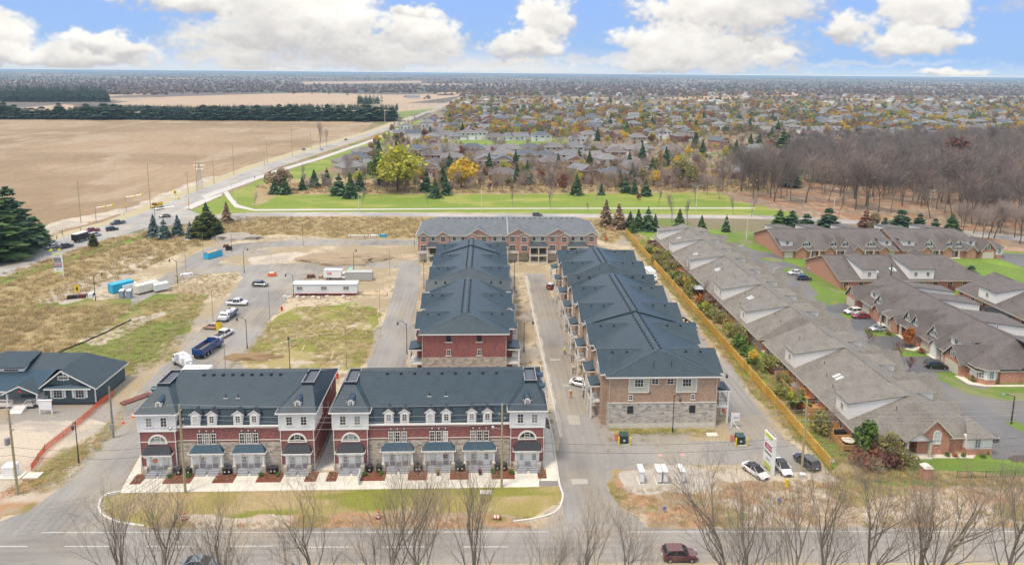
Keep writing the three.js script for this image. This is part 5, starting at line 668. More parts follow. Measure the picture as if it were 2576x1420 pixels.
// ---------------------------------------------------------------- the teal sales bungalow on the left
{
  const T = thing('sales_bungalow', 'teal bungalow with dark roof, white trim and front porch at the left edge', 'bungalow', [-10.4, 0, -4]);
  const xr = -64.7, zf = -122.2, xl = -92, zb = -133, he = 4.0;
  new MB().box(-74.2, 0.5, zb, xr, he, zf).poly([[-74.2, he, zf], [xr, he, zf], [-70.4, 7.2, zf]]).build('right_wall', M.teal, T);
  new MB().box(xl, 0.5, zb, -74.2, he, zf - 1.6).build('left_wall', M.tealGrey, T);
  new MB().box(xl, 0, zb, xr - 0.05, 0.5, zf - 0.05).build('foundation', M.dark, T);
  new MB().quad([-74.5, he - 0.1, zf + 0.7], [-70.4, 7.3, zf + 0.7], [-70.4, 7.3, -130], [-76, 4.2, -130]).quad([-70.4, 7.3, zf + 0.7], [xr + 0.6, he - 0.4, zf + 0.7], [xr + 0.6, he - 0.4, zb - 0.6], [-70.4, 7.3, -130]).build('gable_roof', M.roof, T);
  new MB().quad([xl, he + 1.5, -126], [-72, he + 1.5, -126], [-70.4, 7.3, -130], [xl, 7.3, -130]).quad([xr + 0.6, he - 0.4, zb - 0.6], [xl, he - 0.4, zb - 0.6], [xl, 7.3, -130], [-70.4, 7.3, -130]).build('main_roof', M.roof, T);
  const mr = new MB().quad([xl, 3.5, zf + 1.4], [-75, 3.5, zf + 1.4], [-74, 5.5, -126], [xl, 5.5, -126]); for (let x = xl + 0.3; x < -75; x += 0.5) mr.tube([x, 3.53, zf + 1.4], [x, 5.53, -126], 0.03, 0.03, 4); mr.build('metal_roof', M.metal, T);
  const mb = new MB().quad([-73.8, 3.65, zf + 0.9], [xr - 0.3, 3.65, zf + 0.9], [xr - 0.6, 4.15, zf], [-73.6, 4.15, zf]); for (let x = -73.4; x < xr - 0.6; x += 0.5) mb.tube([x, 3.68, zf + 0.9], [x, 4.18, zf], 0.03, 0.03, 4); mb.build('metal_skirt_roof', M.metal, T);
  const tm = new MB(); for (const [a, b] of [[[-74.8, 3.8], [-70.4, 7.3]], [[-70.4, 7.3], [xr + 0.6, 3.6]]]) tm.quad([a[0], a[1], zf + 0.73], [b[0], b[1], zf + 0.73], [b[0], b[1] - 0.3, zf + 0.73], [a[0], a[1] - 0.3, zf + 0.73]); tm.box(xr - 0.1, 0.5, zf - 0.1, xr + 0.06, he - 0.3, zf + 0.06); tm.quad([xr + 0.62, he - 0.7, zf + 0.7], [xr + 0.62, he - 0.4, zf + 0.7], [xr + 0.62, he - 0.4, zb - 0.6], [xr + 0.62, he - 0.7, zb - 0.6]); tm.box(-73.8, 3.45, zf + 0.85, xr - 0.3, 3.66, zf + 0.95).box(xl, 3.3, zf + 1.32, -75, 3.51, zf + 1.45); tm.box(-70.5, 4.9, zf + 0.02, -70.3, 6.9, zf + 0.06); tm.build('white_trim', M.trim, T);
  for (const x of [-71.7, -67.6]) { win(T, x, 2.4, zf + 0.01, 1.5, 1.8, { cols: 3, rows: 3, surround: 0.2 }); for (const s of [-1, 1]) B(x + s * 1.25 - 0.2, 1.45, zf, x + s * 1.25 + 0.2, 3.35, zf + 0.08).build('shutter', M.whitePaint, T); }
  win(T, -70.4, 5.5, zf + 0.06, 1.7, 0.45, { cols: 4, rows: 1, surround: 0.2 });
  win(T, -82.8, 2.4, zf - 1.59, 1.9, 1.3, { cols: 4, rows: 2, surround: 0.12 });
  const d = new THREE.Group(); d.name = 'shed_dormer'; T.add(d); new MB().box(-86, 4.6, -128, -80, 6.3, -125.6).build('dormer_wall', M.whitePaint, d); new MB().slab([[-86.4, 6.3, -125.1], [-79.6, 6.3, -125.1], [-79.2, 7.6, -130.2], [-86.6, 7.6, -130.2]], 0.14).build('dormer_roof', M.roof, d); win(T, -82.4, 5.6, -125.59, 2.6, 0.4, { cols: 6, rows: 1 });
  const P = new THREE.Group(); P.name = 'porch'; T.add(P); B(xl, 0.5, zf - 1.6, -75.6, 0.85, zf + 1.6).build('porch_floor', M.lightStone, P);
  const pg = new MB(); for (const s of [-1, 1]) pg.slab([[-77.4 + s * 3.4, 3.3, zf + 2.2], [-77.4, 4.9, zf + 2.2], [-77.4, 4.9, -126], [-77.4 + s * 3.4, 3.3, zf - 1]], 0.12); pg.build('entry_roof', M.roof, P); new MB().poly([[-80.4, 3.3, zf + 2], [-74.4, 3.3, zf + 2], [-77.4, 4.75, zf + 2]]).build('entry_gable', M.teal, P);
  const et = new MB(); for (const s of [-1, 1]) et.quad([-77.4 + s * 3.4, 3.32, zf + 2.24], [-77.4, 4.94, zf + 2.24], [-77.4, 4.7, zf + 2.24], [-77.4 + s * 3.4, 3.06, zf + 2.24]); et.build('entry_trim', M.trim, P);
  B(-77.7, 3.6, zf + 2.01, -77.1, 3.9, zf + 2.06).build('entry_sign', M.red, P);
  B(-79.8, 0.85, zf - 1.6, -76.6, 3.2, zf - 1.5).build('entry_wall', M.teal, P); B(-76.4, 0.85, zf - 1.6, -74.4, 3.2, zf - 1.5).build('side_panel', M.cream, P);
  for (const x of [-80.2, -74.7]) B(x - 0.14, 0.85, zf + 1.3, x + 0.14, 3.3, zf + 1.6).build('post', M.trim, P);
  const rl = new MB(); const rail = (a, b) => { rl.bar([a[0], 1.85, a[1]], [b[0], 1.85, b[1]], 0.07, 0.07); rl.bar([a[0], 1.0, a[1]], [b[0], 1.0, b[1]], 0.07, 0.07); const L = Math.hypot(b[0] - a[0], b[1] - a[1]); for (let t = 0; t <= L; t += 0.2) rl.box(lerp(a[0], b[0], t / L) - 0.02, 1, lerp(a[1], b[1], t / L) - 0.02, lerp(a[0], b[0], t / L) + 0.02, 1.85, lerp(a[1], b[1], t / L) + 0.02); };
  rail([xl, zf + 1.55], [-79.2, zf + 1.55]); rail([-76.6, zf + 1.55], [-75.6, zf + 1.55]); rail([-75.6, zf + 1.55], [-73.4, zf - 0.2]); for (const x of [-79.2, -76.6]) rl.bar([x, 1.85, zf + 1.6], [x, 1.0, zf + 4], 0.08, 0.08); rl.build('railing', M.trim, P);
  const stp = new MB(); for (let i = 0; i < 5; i++) stp.box(-79.1, 0, zf + 1.6 + i * 0.35, -76.7, 0.72 - i * 0.15, zf + 1.95 + i * 0.35); stp.build('steps', M.trim, P);
}
// ---------------------------------------------------------------- trees: bare, evergreen, leafy
function bareGeo(seed, Ht, { spread = 0.55, limbs = 7, levels = 4, rad = 0.18, fork = 0.28, kids = [6, 5, 4, 3], thin = 1, up = 0.25 } = {}) {
  const r = rng(seed), tr = new MB(), tw = new MB();
  const branch = (p, d, len, rd, lv) => {
    const n = lv <= 1 ? 4 : lv === 2 ? 3 : 2, pts = [p]; let q = p, dir = d;
    for (let i = 0; i < n; i++) { dir = nrm([dir[0] + (r() - 0.5) * 0.35, dir[1] + (lv ? up * 0.3 : 0) + (r() - 0.5) * 0.2, dir[2] + (r() - 0.5) * 0.35]); q = add(q, dir, len / n); pts.push(q); }
    const m = lv <= 1 ? tr : tw, s = lv === 0 ? 7 : lv === 1 ? 5 : 3;
    for (let i = 0; i < n; i++) { const a = rd * (1 - 0.7 * i / n), b = rd * (1 - 0.7 * (i + 1) / n); m.tube(pts[i], pts[i + 1], a, Math.max(b, 0.004), s, false); }
    if (lv >= levels) return;
    const k = lv === 0 ? limbs : kids[lv - 1];
    for (let i = 0; i < k; i++) {
      const t = lv === 0 ? fork + (1 - fork) * Math.pow((i + 0.5) / k, 0.9) : 0.25 + 0.75 * (i + r()) / k, f = Math.min(n - 1, Math.floor(t * n)), o = add(pts[f], sub(pts[f + 1], pts[f]), t * n - f), dd = nrm(sub(pts[f + 1], pts[f])), a = r() * 6.283 + i * 2.4, sx = nrm(crs(dd, Math.abs(dd[1]) > 0.9 ? [1, 0, 0] : [0, 1, 0])), sy = crs(dd, sx), sp = spread * (0.7 + 0.7 * r());
      const nd = nrm(add(add([dd[0], dd[1] + up, dd[2]], sx, Math.cos(a) * sp * 1.3), sy, Math.sin(a) * sp * 1.3));
      branch(o, nd, len * (lv === 0 ? 0.62 * (1.15 - 0.5 * t) : 0.52 + 0.2 * r()), Math.max(rd * (lv === 0 ? 0.5 : 0.5) * (1 - 0.4 * t), 0.006 * thin), lv + 1);
    }
  };
  branch([0, -0.1, 0], [0, 1, 0], Ht * 0.66, rad, 0);
  return [tr.geo(), tw.geo()];
}
function sprucePart(seed, Ht, Rb, { base = 0.06, rows = 30, per = 14, droop = 0.35, tip = 1, cut = 0.14 } = {}) {
  const r = rng(seed), m = new MB();
  for (let i = 0; i < rows; i++) {
    const t = base + (1 - base) * (i + r() * 0.6) / rows, y = t * Ht, R0 = Rb * Math.pow(1 - t, tip) * (0.7 + 0.55 * r()) + 0.12;
    if (i && r() < cut) continue;
    for (let k = 0; k < per; k++) {
      const a = (k + r() * 0.9) / per * 6.283 + i, L = R0 * (0.55 + 0.75 * r()), w = 0.1 + L * 0.19, cx = Math.cos(a), cz = Math.sin(a), s = [-cz, 0, cx], dy = -L * droop * (0.6 + 0.6 * r()), v = 0.45 + 1.0 * r(); m.col = [v * (0.9 + 0.3 * r()), v, v * (0.8 + 0.3 * r())];
      const o = [0, y + 0.15 * L, 0], md = [cx * L * 0.6, y + dy * 0.45 + 0.1, cz * L * 0.6], e = [cx * L, y + dy, cz * L], h = [cx * L * 0.55, y + dy * 0.4 - 0.3 - L * 0.12, cz * L * 0.55];
      m.tri(o, add(md, s, w), e).tri(o, e, add(md, s, -w)).tri(add(md, s, w * 0.8), h, e).tri(add(md, s, -w * 0.8), e, h);
      for (let q = 0; q < 2; q++) { const u = 0.45 + 0.4 * r(), p = [cx * L * u, y + dy * u + 0.08, cz * L * u], sg = q ? 1 : -1; m.tri(p, add(add(p, s, sg * (w * 1.2)), [cx, -0.35, cz], L * 0.22), add(p, [cx, -0.2, cz], 0.3 * L)); }
    }
  }
  return m.geo();
}
// crown of many small leaf clumps, gathered in lumps with gaps between
function leafGeo(seed, Wd, Ht, y0, { lumps = 16, leaves = 900, size = 0.45, gap = 0.2, flat = 1 } = {}) {
  const r = rng(seed), m = new MB(), L = [];
  for (let i = 0; i < lumps; i++) { const a = r() * 6.283, t = r(), rr = Math.sqrt(r()) * 0.62 * Math.sin(Math.PI * (0.15 + 0.8 * t)) ; L.push([Math.cos(a) * rr * Wd, y0 + Ht * (0.16 + 0.68 * t), Math.sin(a) * rr * Wd, Wd * (0.2 + 0.16 * r())]); }
  for (let i = 0; i < leaves; i++) {
    const l = L[Math.floor(r() * lumps)], u = r() * 2 - 1, a = r() * 6.283, q = Math.sqrt(1 - u * u), rd = l[3] * (0.55 + 0.5 * Math.pow(r(), 0.5)), p = [l[0] + Math.cos(a) * q * rd, l[1] + u * rd * flat, l[2] + Math.sin(a) * q * rd], v = 0.65 + 0.6 * r(); m.col = [v * (0.9 + 0.2 * r()), v, v];
    const d = nrm([r() - 0.5, r() - 0.5, r() - 0.5]), e = nrm(crs(d, [r() - 0.5, r() - 0.5, r() - 0.5])), s = size * (0.6 + 0.8 * r());
    const A = add(p, d, s), C = add(p, d, -s), Bq = add(p, e, s * 0.6), D = add(p, e, -s * 0.6); m.quad(A, Bq, C, D);
  }
  return m.geo();
}
const leafMat = (c) => new THREE.MeshPhysicalMaterial({ color: col(...c), roughness: 1, side: THREE.DoubleSide, vertexColors: true, transmission: Math.max(...c) > 0.2 ? 0.4 : 0, thickness: 0 });
const LM = { yellow: leafMat([0.68, 0.48, 0.03]), gold: leafMat([0.60, 0.34, 0.04]), lime: leafMat([0.47, 0.46, 0.045]), orange: leafMat([0.46, 0.155, 0.03]), rust: leafMat([0.28, 0.095, 0.045]), maroon: leafMat([0.15, 0.06, 0.048]), pink: leafMat([0.42, 0.08, 0.13]), green: leafMat([0.10, 0.17, 0.03]), olive: leafMat([0.26, 0.24, 0.07]), moss: leafMat([0.30, 0.31, 0.07]), tan: leafMat([0.36, 0.26, 0.15]), spruce: leafMat([0.068, 0.135, 0.06]), pine: leafMat([0.075, 0.15, 0.045]), blue: leafMat([0.11, 0.165, 0.165]), cedar: leafMat([0.085, 0.115, 0.03]), dark: leafMat([0.042, 0.09, 0.05]) };
const twigDark2 = mat([0.165, 0.14, 0.128], 0.95), twigWood = mat([0.205, 0.178, 0.165], 0.95), twigRed2 = mat([0.26, 0.205, 0.18], 0.95), twig = mat([0.22, 0.185, 0.145], 0.95), twigDark = mat([0.12, 0.095, 0.075], 0.95), twigFar = mat([0.31, 0.25, 0.225], 0.95), twigPale = mat([0.30, 0.255, 0.22], 0.95), twigRed = mat([0.19, 0.10, 0.095], 0.95);
function bareTree(name, label, cat, g, pos, s, turn, group, bm = M.bark, tm = twig) { const t = thing(name, label, cat, pos, turn, group); t.scale.setScalar(s); mesh('trunk', g[0], bm, t); mesh('crown', g[1], tm, t); return t; }
const trunkGeo = (h, r0) => new MB().tube([0, -0.1, 0], [0, h, 0], r0, r0 * 0.5, 6).geo();
const tg3 = trunkGeo(5, 0.22), tgS = trunkGeo(1.2, 0.16);
function leafyTree(label, cat, g, m, pos, s, turn, group, name = 'leafy_tree', tg = tg3, sy = 1) { const t = thing(name, label, cat, pos, turn, group); t.scale.set(s, s * sy, s); mesh('trunk', tg, M.bark, t); mesh('crown', g, m, t); return t; }
const SP = [sprucePart(1, 9, 2.7), sprucePart(2, 9, 3.1, { rows: 34, per: 15 }), sprucePart(3, 9, 2.3, { tip: 0.85 })];
const PINE = [sprucePart(4, 10, 3.0, { rows: 26, per: 13, tip: 0.55, droop: 0.1, base: 0.12 }), sprucePart(5, 10, 3.4, { rows: 28, per: 13, tip: 0.5, droop: 0.05, base: 0.08 })];
const CEDAR = [sprucePart(6, 6, 1.5, { rows: 30, per: 13, tip: 0.5, droop: -0.5, base: 0.02 }), sprucePart(7, 6, 1.9, { rows: 30, per: 13, tip: 0.45, droop: -0.45, base: 0.02 })];
const LEAF = [leafGeo(1, 6.5, 7.5, 2.4, { lumps: 20, leaves: 1500 }), leafGeo(2, 5.2, 8, 2.4, { lumps: 16, leaves: 1300 }), leafGeo(3, 6, 6.5, 2.4, { lumps: 15, leaves: 1100, size: 0.5 })];
const SHRUB = [leafGeo(11, 2.2, 2.2, -0.1, { lumps: 9, leaves: 420, size: 0.2 }), leafGeo(12, 2.8, 2.0, -0.1, { lumps: 9, leaves: 420, size: 0.22 })];
const FB = [11, 12, 13, 14, 15, 16].map((s, i) => bareGeo(s, 10.5, { limbs: 9 + (i % 3), spread: 0.42 + 0.08 * (i % 3), rad: 0.135, fork: 0.16, kids: [5, 5, 3], levels: 4, up: 0.3, thin: 0.62 }));
const WB = [21, 22, 23, 24, 25].map((s) => bareGeo(s, 15, { limbs: 8, spread: 0.62, rad: 0.22, fork: 0.36, kids: [6, 5, 4], levels: 4, thin: 4.4, up: 0.25 }));
const BUSH = [31, 32, 33].map((s) => bareGeo(s, 4, { limbs: 10, spread: 0.7, rad: 0.05, fork: 0.05, kids: [6, 5], levels: 3, thin: 3.4, up: 0.35 }));
const SLIM = [41, 42].map((s) => bareGeo(s, 7, { limbs: 9, spread: 0.3, rad: 0.08, fork: 0.2, kids: [5, 4], levels: 3, thin: 2.6, up: 0.5 }));

// the row of bare trees along the near side of the bottom road (survey pixel of the crown's top, and its height in metres)
const rT = rng(404);
// [pixel column of the trunk at the bottom edge, pixel row of the crown's top]
const nearTrees = [[310, 1255, 0], [415, 1222, 1], [600, 1290, 2], [545, 1260, 3], [790, 1210, 4], [975, 1205, 5], [1060, 1215, 1], [1200, 1195, 0], [1340, 1300, 2], [1480, 1290, 3], [1565, 1285, 4], [1830, 1170, 5], [1885, 1215, 1], [1960, 1235, 2], [2075, 1190, 3], [2170, 1160, 4], [2310, 1210, 0], [2360, 1160, 5], [2545, 1170, 1]];
nearTrees.sort((a, b) => a[0] - b[0]).forEach(([x, y, k], i) => {
  const z = -70.5 + 2.2 * (rT() - 0.5), foot = at(x, 1420, 0), sc = z / foot[1], X = foot[0] * sc;                // its place on the verge
  const q = at(x, y, 0), top = EYE * (1 - z / q[1]);
  bareTree('bare_tree', 'bare leafless tree on the near side of the bottom road, ' + ord(i) + ' from the left', 'tree', FB[k], [X, 0, z], Math.max(4, top) / 10.2, rT() * 6, 'bare trees along the bottom road', M.barkPale, twig);
});
// evergreens placed by their foot pixel and top pixel row
function conifer(x, yb, yt, geo, m, label, h0, name = 'conifer', group, wide = 0.98) {
  const p = at(x, yb), q = at(x, yt), h = EYE * (1 - p[1] / q[1]), s = h / h0, t = thing(name, label, 'tree', [p[0], 0, p[1]], rT() * 6, group);
  const wv = wide * (0.9 + 0.4 * rT()); t.scale.set(s * wv, s * (0.9 + 0.15 * rT()), s * wv); t.rotation.z = (rT() - 0.5) * 0.06; mesh('trunk', tgS, M.bark, t); mesh('crown', geo, m, t); return t;
}
[[386, 595, 535, 0, 'blue'], [412, 600, 548, 1, 'blue'], [447, 592, 540, 2, 'blue'], [478, 600, 553, 1, 'blue']].forEach(([x, b, t, k, m], i) => conifer(x, b, t, SP[k], LM[m], 'blue spruce in the small group beside the junction, ' + ord(i) + ' from the left', 9, 'blue_spruce', 'blue spruces beside the junction'));
[[500, 592, 540, 0], [522, 596, 535, 1], [545, 592, 545, 0], [520, 570, 505, 2], [570, 560, 500, 3]].forEach(([x, b, t, k], i) => k < 2 ? conifer(x, b, t, CEDAR[k], LM.cedar, 'olive green cedar beside the blue spruces, ' + ord(i) + ' from the left', 6, 'cedar', 'cedars beside the blue spruces', 1.3) : conifer(x, b, t, SP[0], k === 2 ? LM.spruce : LM.tan, k === 2 ? 'dark green spruce standing behind the cedars near the junction' : 'brown thin spruce beside the curved park path', 9, 'spruce'));
[[690, 487, 445, 0], [716, 488, 436, 1], [790, 470, 425, 0], [822, 465, 418, 1], [852, 490, 430, 1], [882, 498, 432, 2], [905, 480, 430, 0], [1072, 482, 425, 1], [1095, 497, 445, 0], [1122, 490, 440, 2], [760, 478, 440, 2]].sort((a, b) => a[0] - b[0]).forEach(([x, b, t, k], i) => conifer(x, b, t, SP[k], LM.spruce, 'dark green spruce at the upper edge of the park, ' + ord(i) + ' from the left', 9, 'spruce', 'spruces at the upper edge of the park'));
[[1450, 490, 435, 2], [1513, 490, 455, 0], [1575, 484, 440, 1], [1596, 488, 445, 0], [1624, 492, 445, 1], [1560, 470, 430, 0]].sort((a, b) => a[0] - b[0]).forEach(([x, b, t, k], i) => conifer(x, b, t, SP[k], LM.spruce, 'dark spruce at the right end of the park, ' + ord(i) + ' from the left', 9, 'spruce', 'spruces at the right end of the park'));
[[1524, 570, 500, 2, 'tan'], [1557, 575, 508, 2, 'tan'], [1584, 575, 530, 0, 'spruce'], [1606, 578, 522, 2, 'spruce'], [1630, 580, 518, 1, 'spruce'], [1648, 580, 535, 0, 'spruce'], [1592, 585, 545, 0, 'pine'], [1765, 590, 538, 2, 'pine'], [1826, 582, 540, 1, 'spruce'], [1710, 575, 525, 0, 'pine']].sort((a, b) => a[0] - b[0]).forEach(([x, b, t, k, m], i) => conifer(x, b, t, SP[k], LM[m], 'spruce standing between the far road and the bungalow court, ' + ord(i) + ' from the left', 9, 'spruce', 'spruces before the bungalow court'));
[[1960, 590, 528, 0, 'pine'], [1990, 592, 528, 0, 'dark'], [2027, 592, 535, 1, 'dark'], [2082, 590, 520, 1, 'dark'], [2175, 590, 530, 0, 'rust'], [2225, 592, 548, 0, 'dark'], [2265, 590, 525, 1, 'dark'], [2310, 592, 533, 0, 'dark'], [2352, 590, 550, 1, 'dark'], [2395, 585, 535, 0, 'spruce']].forEach(([x, b, t, k, m], i) => conifer(x, b, t, PINE[k], LM[m], m === 'rust' ? 'rust coloured larch among the dark pines behind the bungalow court' : 'dark pine behind the roofs of the bungalow court, ' + ord(i) + ' from the left', 10, m === 'rust' ? 'larch' : 'pine', m === 'rust' ? undefined : 'pines behind the bungalow court', 1.15));
conifer(2440, 715, 665, PINE[1], LM.dark, 'round dark pine at the right end of the middle bungalow block', 10, 'pine', undefined, 1.3); conifer(1968, 395, 322, PINE[0], LM.pine, 'tall white pine rising out of the woods on the right', 10, 'pine', undefined, 0.9); conifer(235, 622, 585, CEDAR[0], LM.cedar, 'small brown green cedar beside the highway', 6, 'cedar', undefined, 1.1);
[[-12, 655, 480, 1], [28, 640, 470, 0], [10, 650, 545, 1], [60, 625, 530, 0], [85, 618, 545, 1], [105, 612, 555, 0], [45, 640, 560, 1]].forEach(([x, b, t, k], i) => conifer(x, b, t, PINE[k], i % 2 ? LM.dark : LM.pine, 'big dark pine in the clump left of the highway, ' + ord(i) + ' of seven', 10, 'pine', 'pines left of the highway', 1.15));
// leafy and coloured trees by foot, top and width
function coloured(x, yb, yt, k, m, label, wide = 1, name = 'leafy_tree', group) { const p = at(x, yb), q = at(x, yt), h = EYE * (1 - p[1] / q[1]), g = LEAF[k], s = h / 9.6; const t = leafyTree(label, 'tree', g, LM[m], [p[0], 0, p[1]], s, rT() * 6, group, name); t.scale.x *= wide; t.scale.z *= wide; return t; }
coloured(1000, 480, 372, 0, 'lime', 'huge yellow green willow at the upper edge of the park', 1.25, 'willow'); coloured(962, 470, 385, 2, 'green', 'green side crown of leaves against the big willow, on its left', 0.9, 'willow'); coloured(1160, 470, 395, 2, 'yellow', 'bright yellow tree right of the big willow', 1.2); coloured(1418, 482, 440, 1, 'rust', 'rust red tree at the edge of the park wood', 0.9); coloured(1605, 502, 486, 2, 'rust', 'small round rust red tree standing on the park grass', 1.1); coloured(1715, 470, 400, 2, 'olive', 'olive yellow tree left of the bare wood', 1.1);
coloured(705, 480, 420, 2, 'tan', 'pale yellow tree beside the highway at the corner of the park', 1.2); coloured(2402, 460, 355, 0, 'maroon', 'dark red oak in the bare wood on the right', 1); coloured(1565, 352, 328, 2, 'yellow', 'bright yellow round tree among the houses, larger of the pair', 1.4); coloured(1730, 392, 368, 2, 'yellow', 'yellow tree among the houses left of the wood', 1.2);
coloured(2200, 595, 540, 1, 'tan', 'yellow tan tree beside the rust larch', 1); { const p = z9(890, 1000); leafyTree('bright orange maple in front of the garage row', 'tree', LEAF[1], LM.orange, [p[0], 0, p[1]], 0.47, 1, undefined, 'maple'); const q = z9(640, 440); leafyTree('pink red small tree behind the middle bungalow block', 'tree', SHRUB[0], LM.pink, [120, 1.5, -191], 1.5, 1, undefined, 'cherry_tree'); }
{ const p = z6(960, 1130); leafyTree('green bushy tree at the near end of the fenced gardens', 'tree', LEAF[1], LM.green, [64.9, 0, -104.8], 0.62, 1, undefined, 'leafy_tree'); leafyTree('yellow green tree against the near bungalow end wall', 'tree', LEAF[2], LM.olive, [67.8, 0, -104.2], 0.52, 2, undefined, 'leafy_tree'); }
// shrubs
function shrub(p, s, m, label, k = 0, group, name = 'shrub') { const t = thing(name, label, 'shrub', [p[0], 0, p[1]], rT() * 6, group); t.scale.setScalar(s); mesh('stem', BUSH[k % 3][0], M.bark, t).scale.setScalar(0.4); mesh('foliage', SHRUB[k % 2], m, t); return t; }
for (let i = 0; i < 32; i++) { const z = -112 - i * 4.1 - rT() * 3, x = 57.8 + rT() * 4.6, m = [LM.moss, LM.olive, LM.moss, LM.olive, LM.green, LM.olive][Math.floor(rT() * 6)]; shrub([x, z], 0.9 + rT() * 0.9, i === 17 ? LM.orange : m, 'autumn shrub in the gardens behind the wooden fence' + (i < 20 ? ', ' + ord(i) + ' from the near end' : ' in its far half'), i, 'garden shrubs behind the wooden fence'); if (i % 2) bareTree('garden_bush', 'pale bare bush among the shrubs behind the wooden fence', 'shrub', BUSH[i % 3], [x + 1.2, 0, z - 1.6], 0.5 + 0.3 * rT(), i, 'bare bushes behind the wooden fence', M.barkPale, i % 4 === 1 ? twigPale : twig); }
for (let i = 0; i < 14; i++) { const z = -110 - i * 9 - rT() * 4, x = 58.5 + rT() * 3, b = bareTree('garden_tree', 'slim bare garden tree behind the wooden fence, ' + ord(i) + ' from the near end', 'tree', SLIM[i % 2], [x, 0, z], 0.6 + rT() * 0.5, rT() * 6, 'slim garden trees behind the wooden fence', M.barkPale, twigPale); if (i % 2) mesh('foliage', SHRUB[0], [LM.yellow, LM.lime, LM.olive][i % 3], b).position.y = 2.6; }
for (const [x, z, s, m, l] of [[62.5, -102.6, 1.3, LM.rust, 'rust red shrub beside the end of the wooden fence'], [64.6, -103.4, 1.5, LM.rust, 'larger rust red shrub right of the fence end'], [66.6, -101.9, 1.1, LM.maroon, 'dark red low shrub before the green tree'], [63.6, -100.8, 1.0, LM.tan, 'dry tan shrub at the foot of the rust shrubs'], [69.6, -101.6, 1.3, LM.olive, 'dull olive shrub left of the entrance walk'], [61, -121, 0.8, LM.orange, 'orange shrub beside the tall wooden deck']]) shrub([x, z], s, m, l, 1);
[[78.5, -104.6], [79.8, -104.6], [81.4, -104.6], [84.4, -104.2], [86, -105.4], [87, -107.6]].forEach(([x, z], i) => shrub([x, z], i > 3 ? 0.6 : 0.35, i === 1 ? LM.orange : LM.green, 'clipped shrub along the near bungalow wall, ' + ord(i) + ' from the left', i, 'clipped shrubs along the near bungalow'));
[[z6(1000, 190), 1], [z6(1240, 360), 1.35], [z6(1330, 430), 1]].forEach(([p, s], i) => bareTree('purple_bush', 'purple brown bare bush in the lane between the bungalow rows, ' + ord(i) + ' from the far end', 'shrub', BUSH[i], [p[0], 0, p[1]], s, i, 'purple bushes in the court lane', twigRed, twigRed));
[z9(500, 1340), z9(560, 1350)].forEach(() => 0);
[[z6(1930, 505), LM.maroon, 'low dark red shrub before the round bay'], [z6(2240, 510), LM.green, 'clipped green shrub at the right of the corner gable'], [z6(1850, 500), LM.olive, 'low olive shrub left of the round bay'], [z9(660, 870), LM.olive, 'shrub beside the silver car on the court lane'], [z9(1000, 1060), LM.rust, 'reddish shrub beside the black parked car']].forEach(([p, m, l], i) => shrub(p, 0.62, m, l, i));
// slim bare trees on the park grass, in the verge and along the far road
[[910, 520, 470], [1075, 515, 480], [640, 520, 480], [1290, 520, 478], [1385, 525, 470], [1500, 500, 455], [1690, 560, 480], [1655, 520, 470], [1750, 505, 455], [1845, 540, 490], [1890, 545, 480], [1730, 565, 500], [2110, 545, 480], [1480, 535, 505]].sort((a, b) => a[0] - b[0]).forEach(([x, b, t], i) => { const p = at(x, b), h = EYE * (1 - p[1] / at(x, t)[1]); bareTree('young_tree', 'thin bare young tree in the park or along the far road, ' + ord(i) + ' from the left', 'tree', SLIM[i % 2], [p[0], 0, p[1]], h / 7.4, i, 'young trees in the park', M.barkPale, twigPale); });
[[805, 372, 300, 1], [820, 366, 320, 0], [140, 610, 590, 1], [205, 588, 570, 0], [160, 602, 575, 1], [640, 455, 440, 0]].forEach(([x, b, t, k], i) => { const p = at(x, b), h = EYE * (1 - p[1] / at(x, t)[1]); bareTree('roadside_tree', 'bare tree along the field side of the highway, ' + ord(i) + ' of six', 'tree', SLIM[k], [p[0], 0, p[1]], h / 7.4, i, 'bare trees along the highway', M.barkFar, twigFar); });
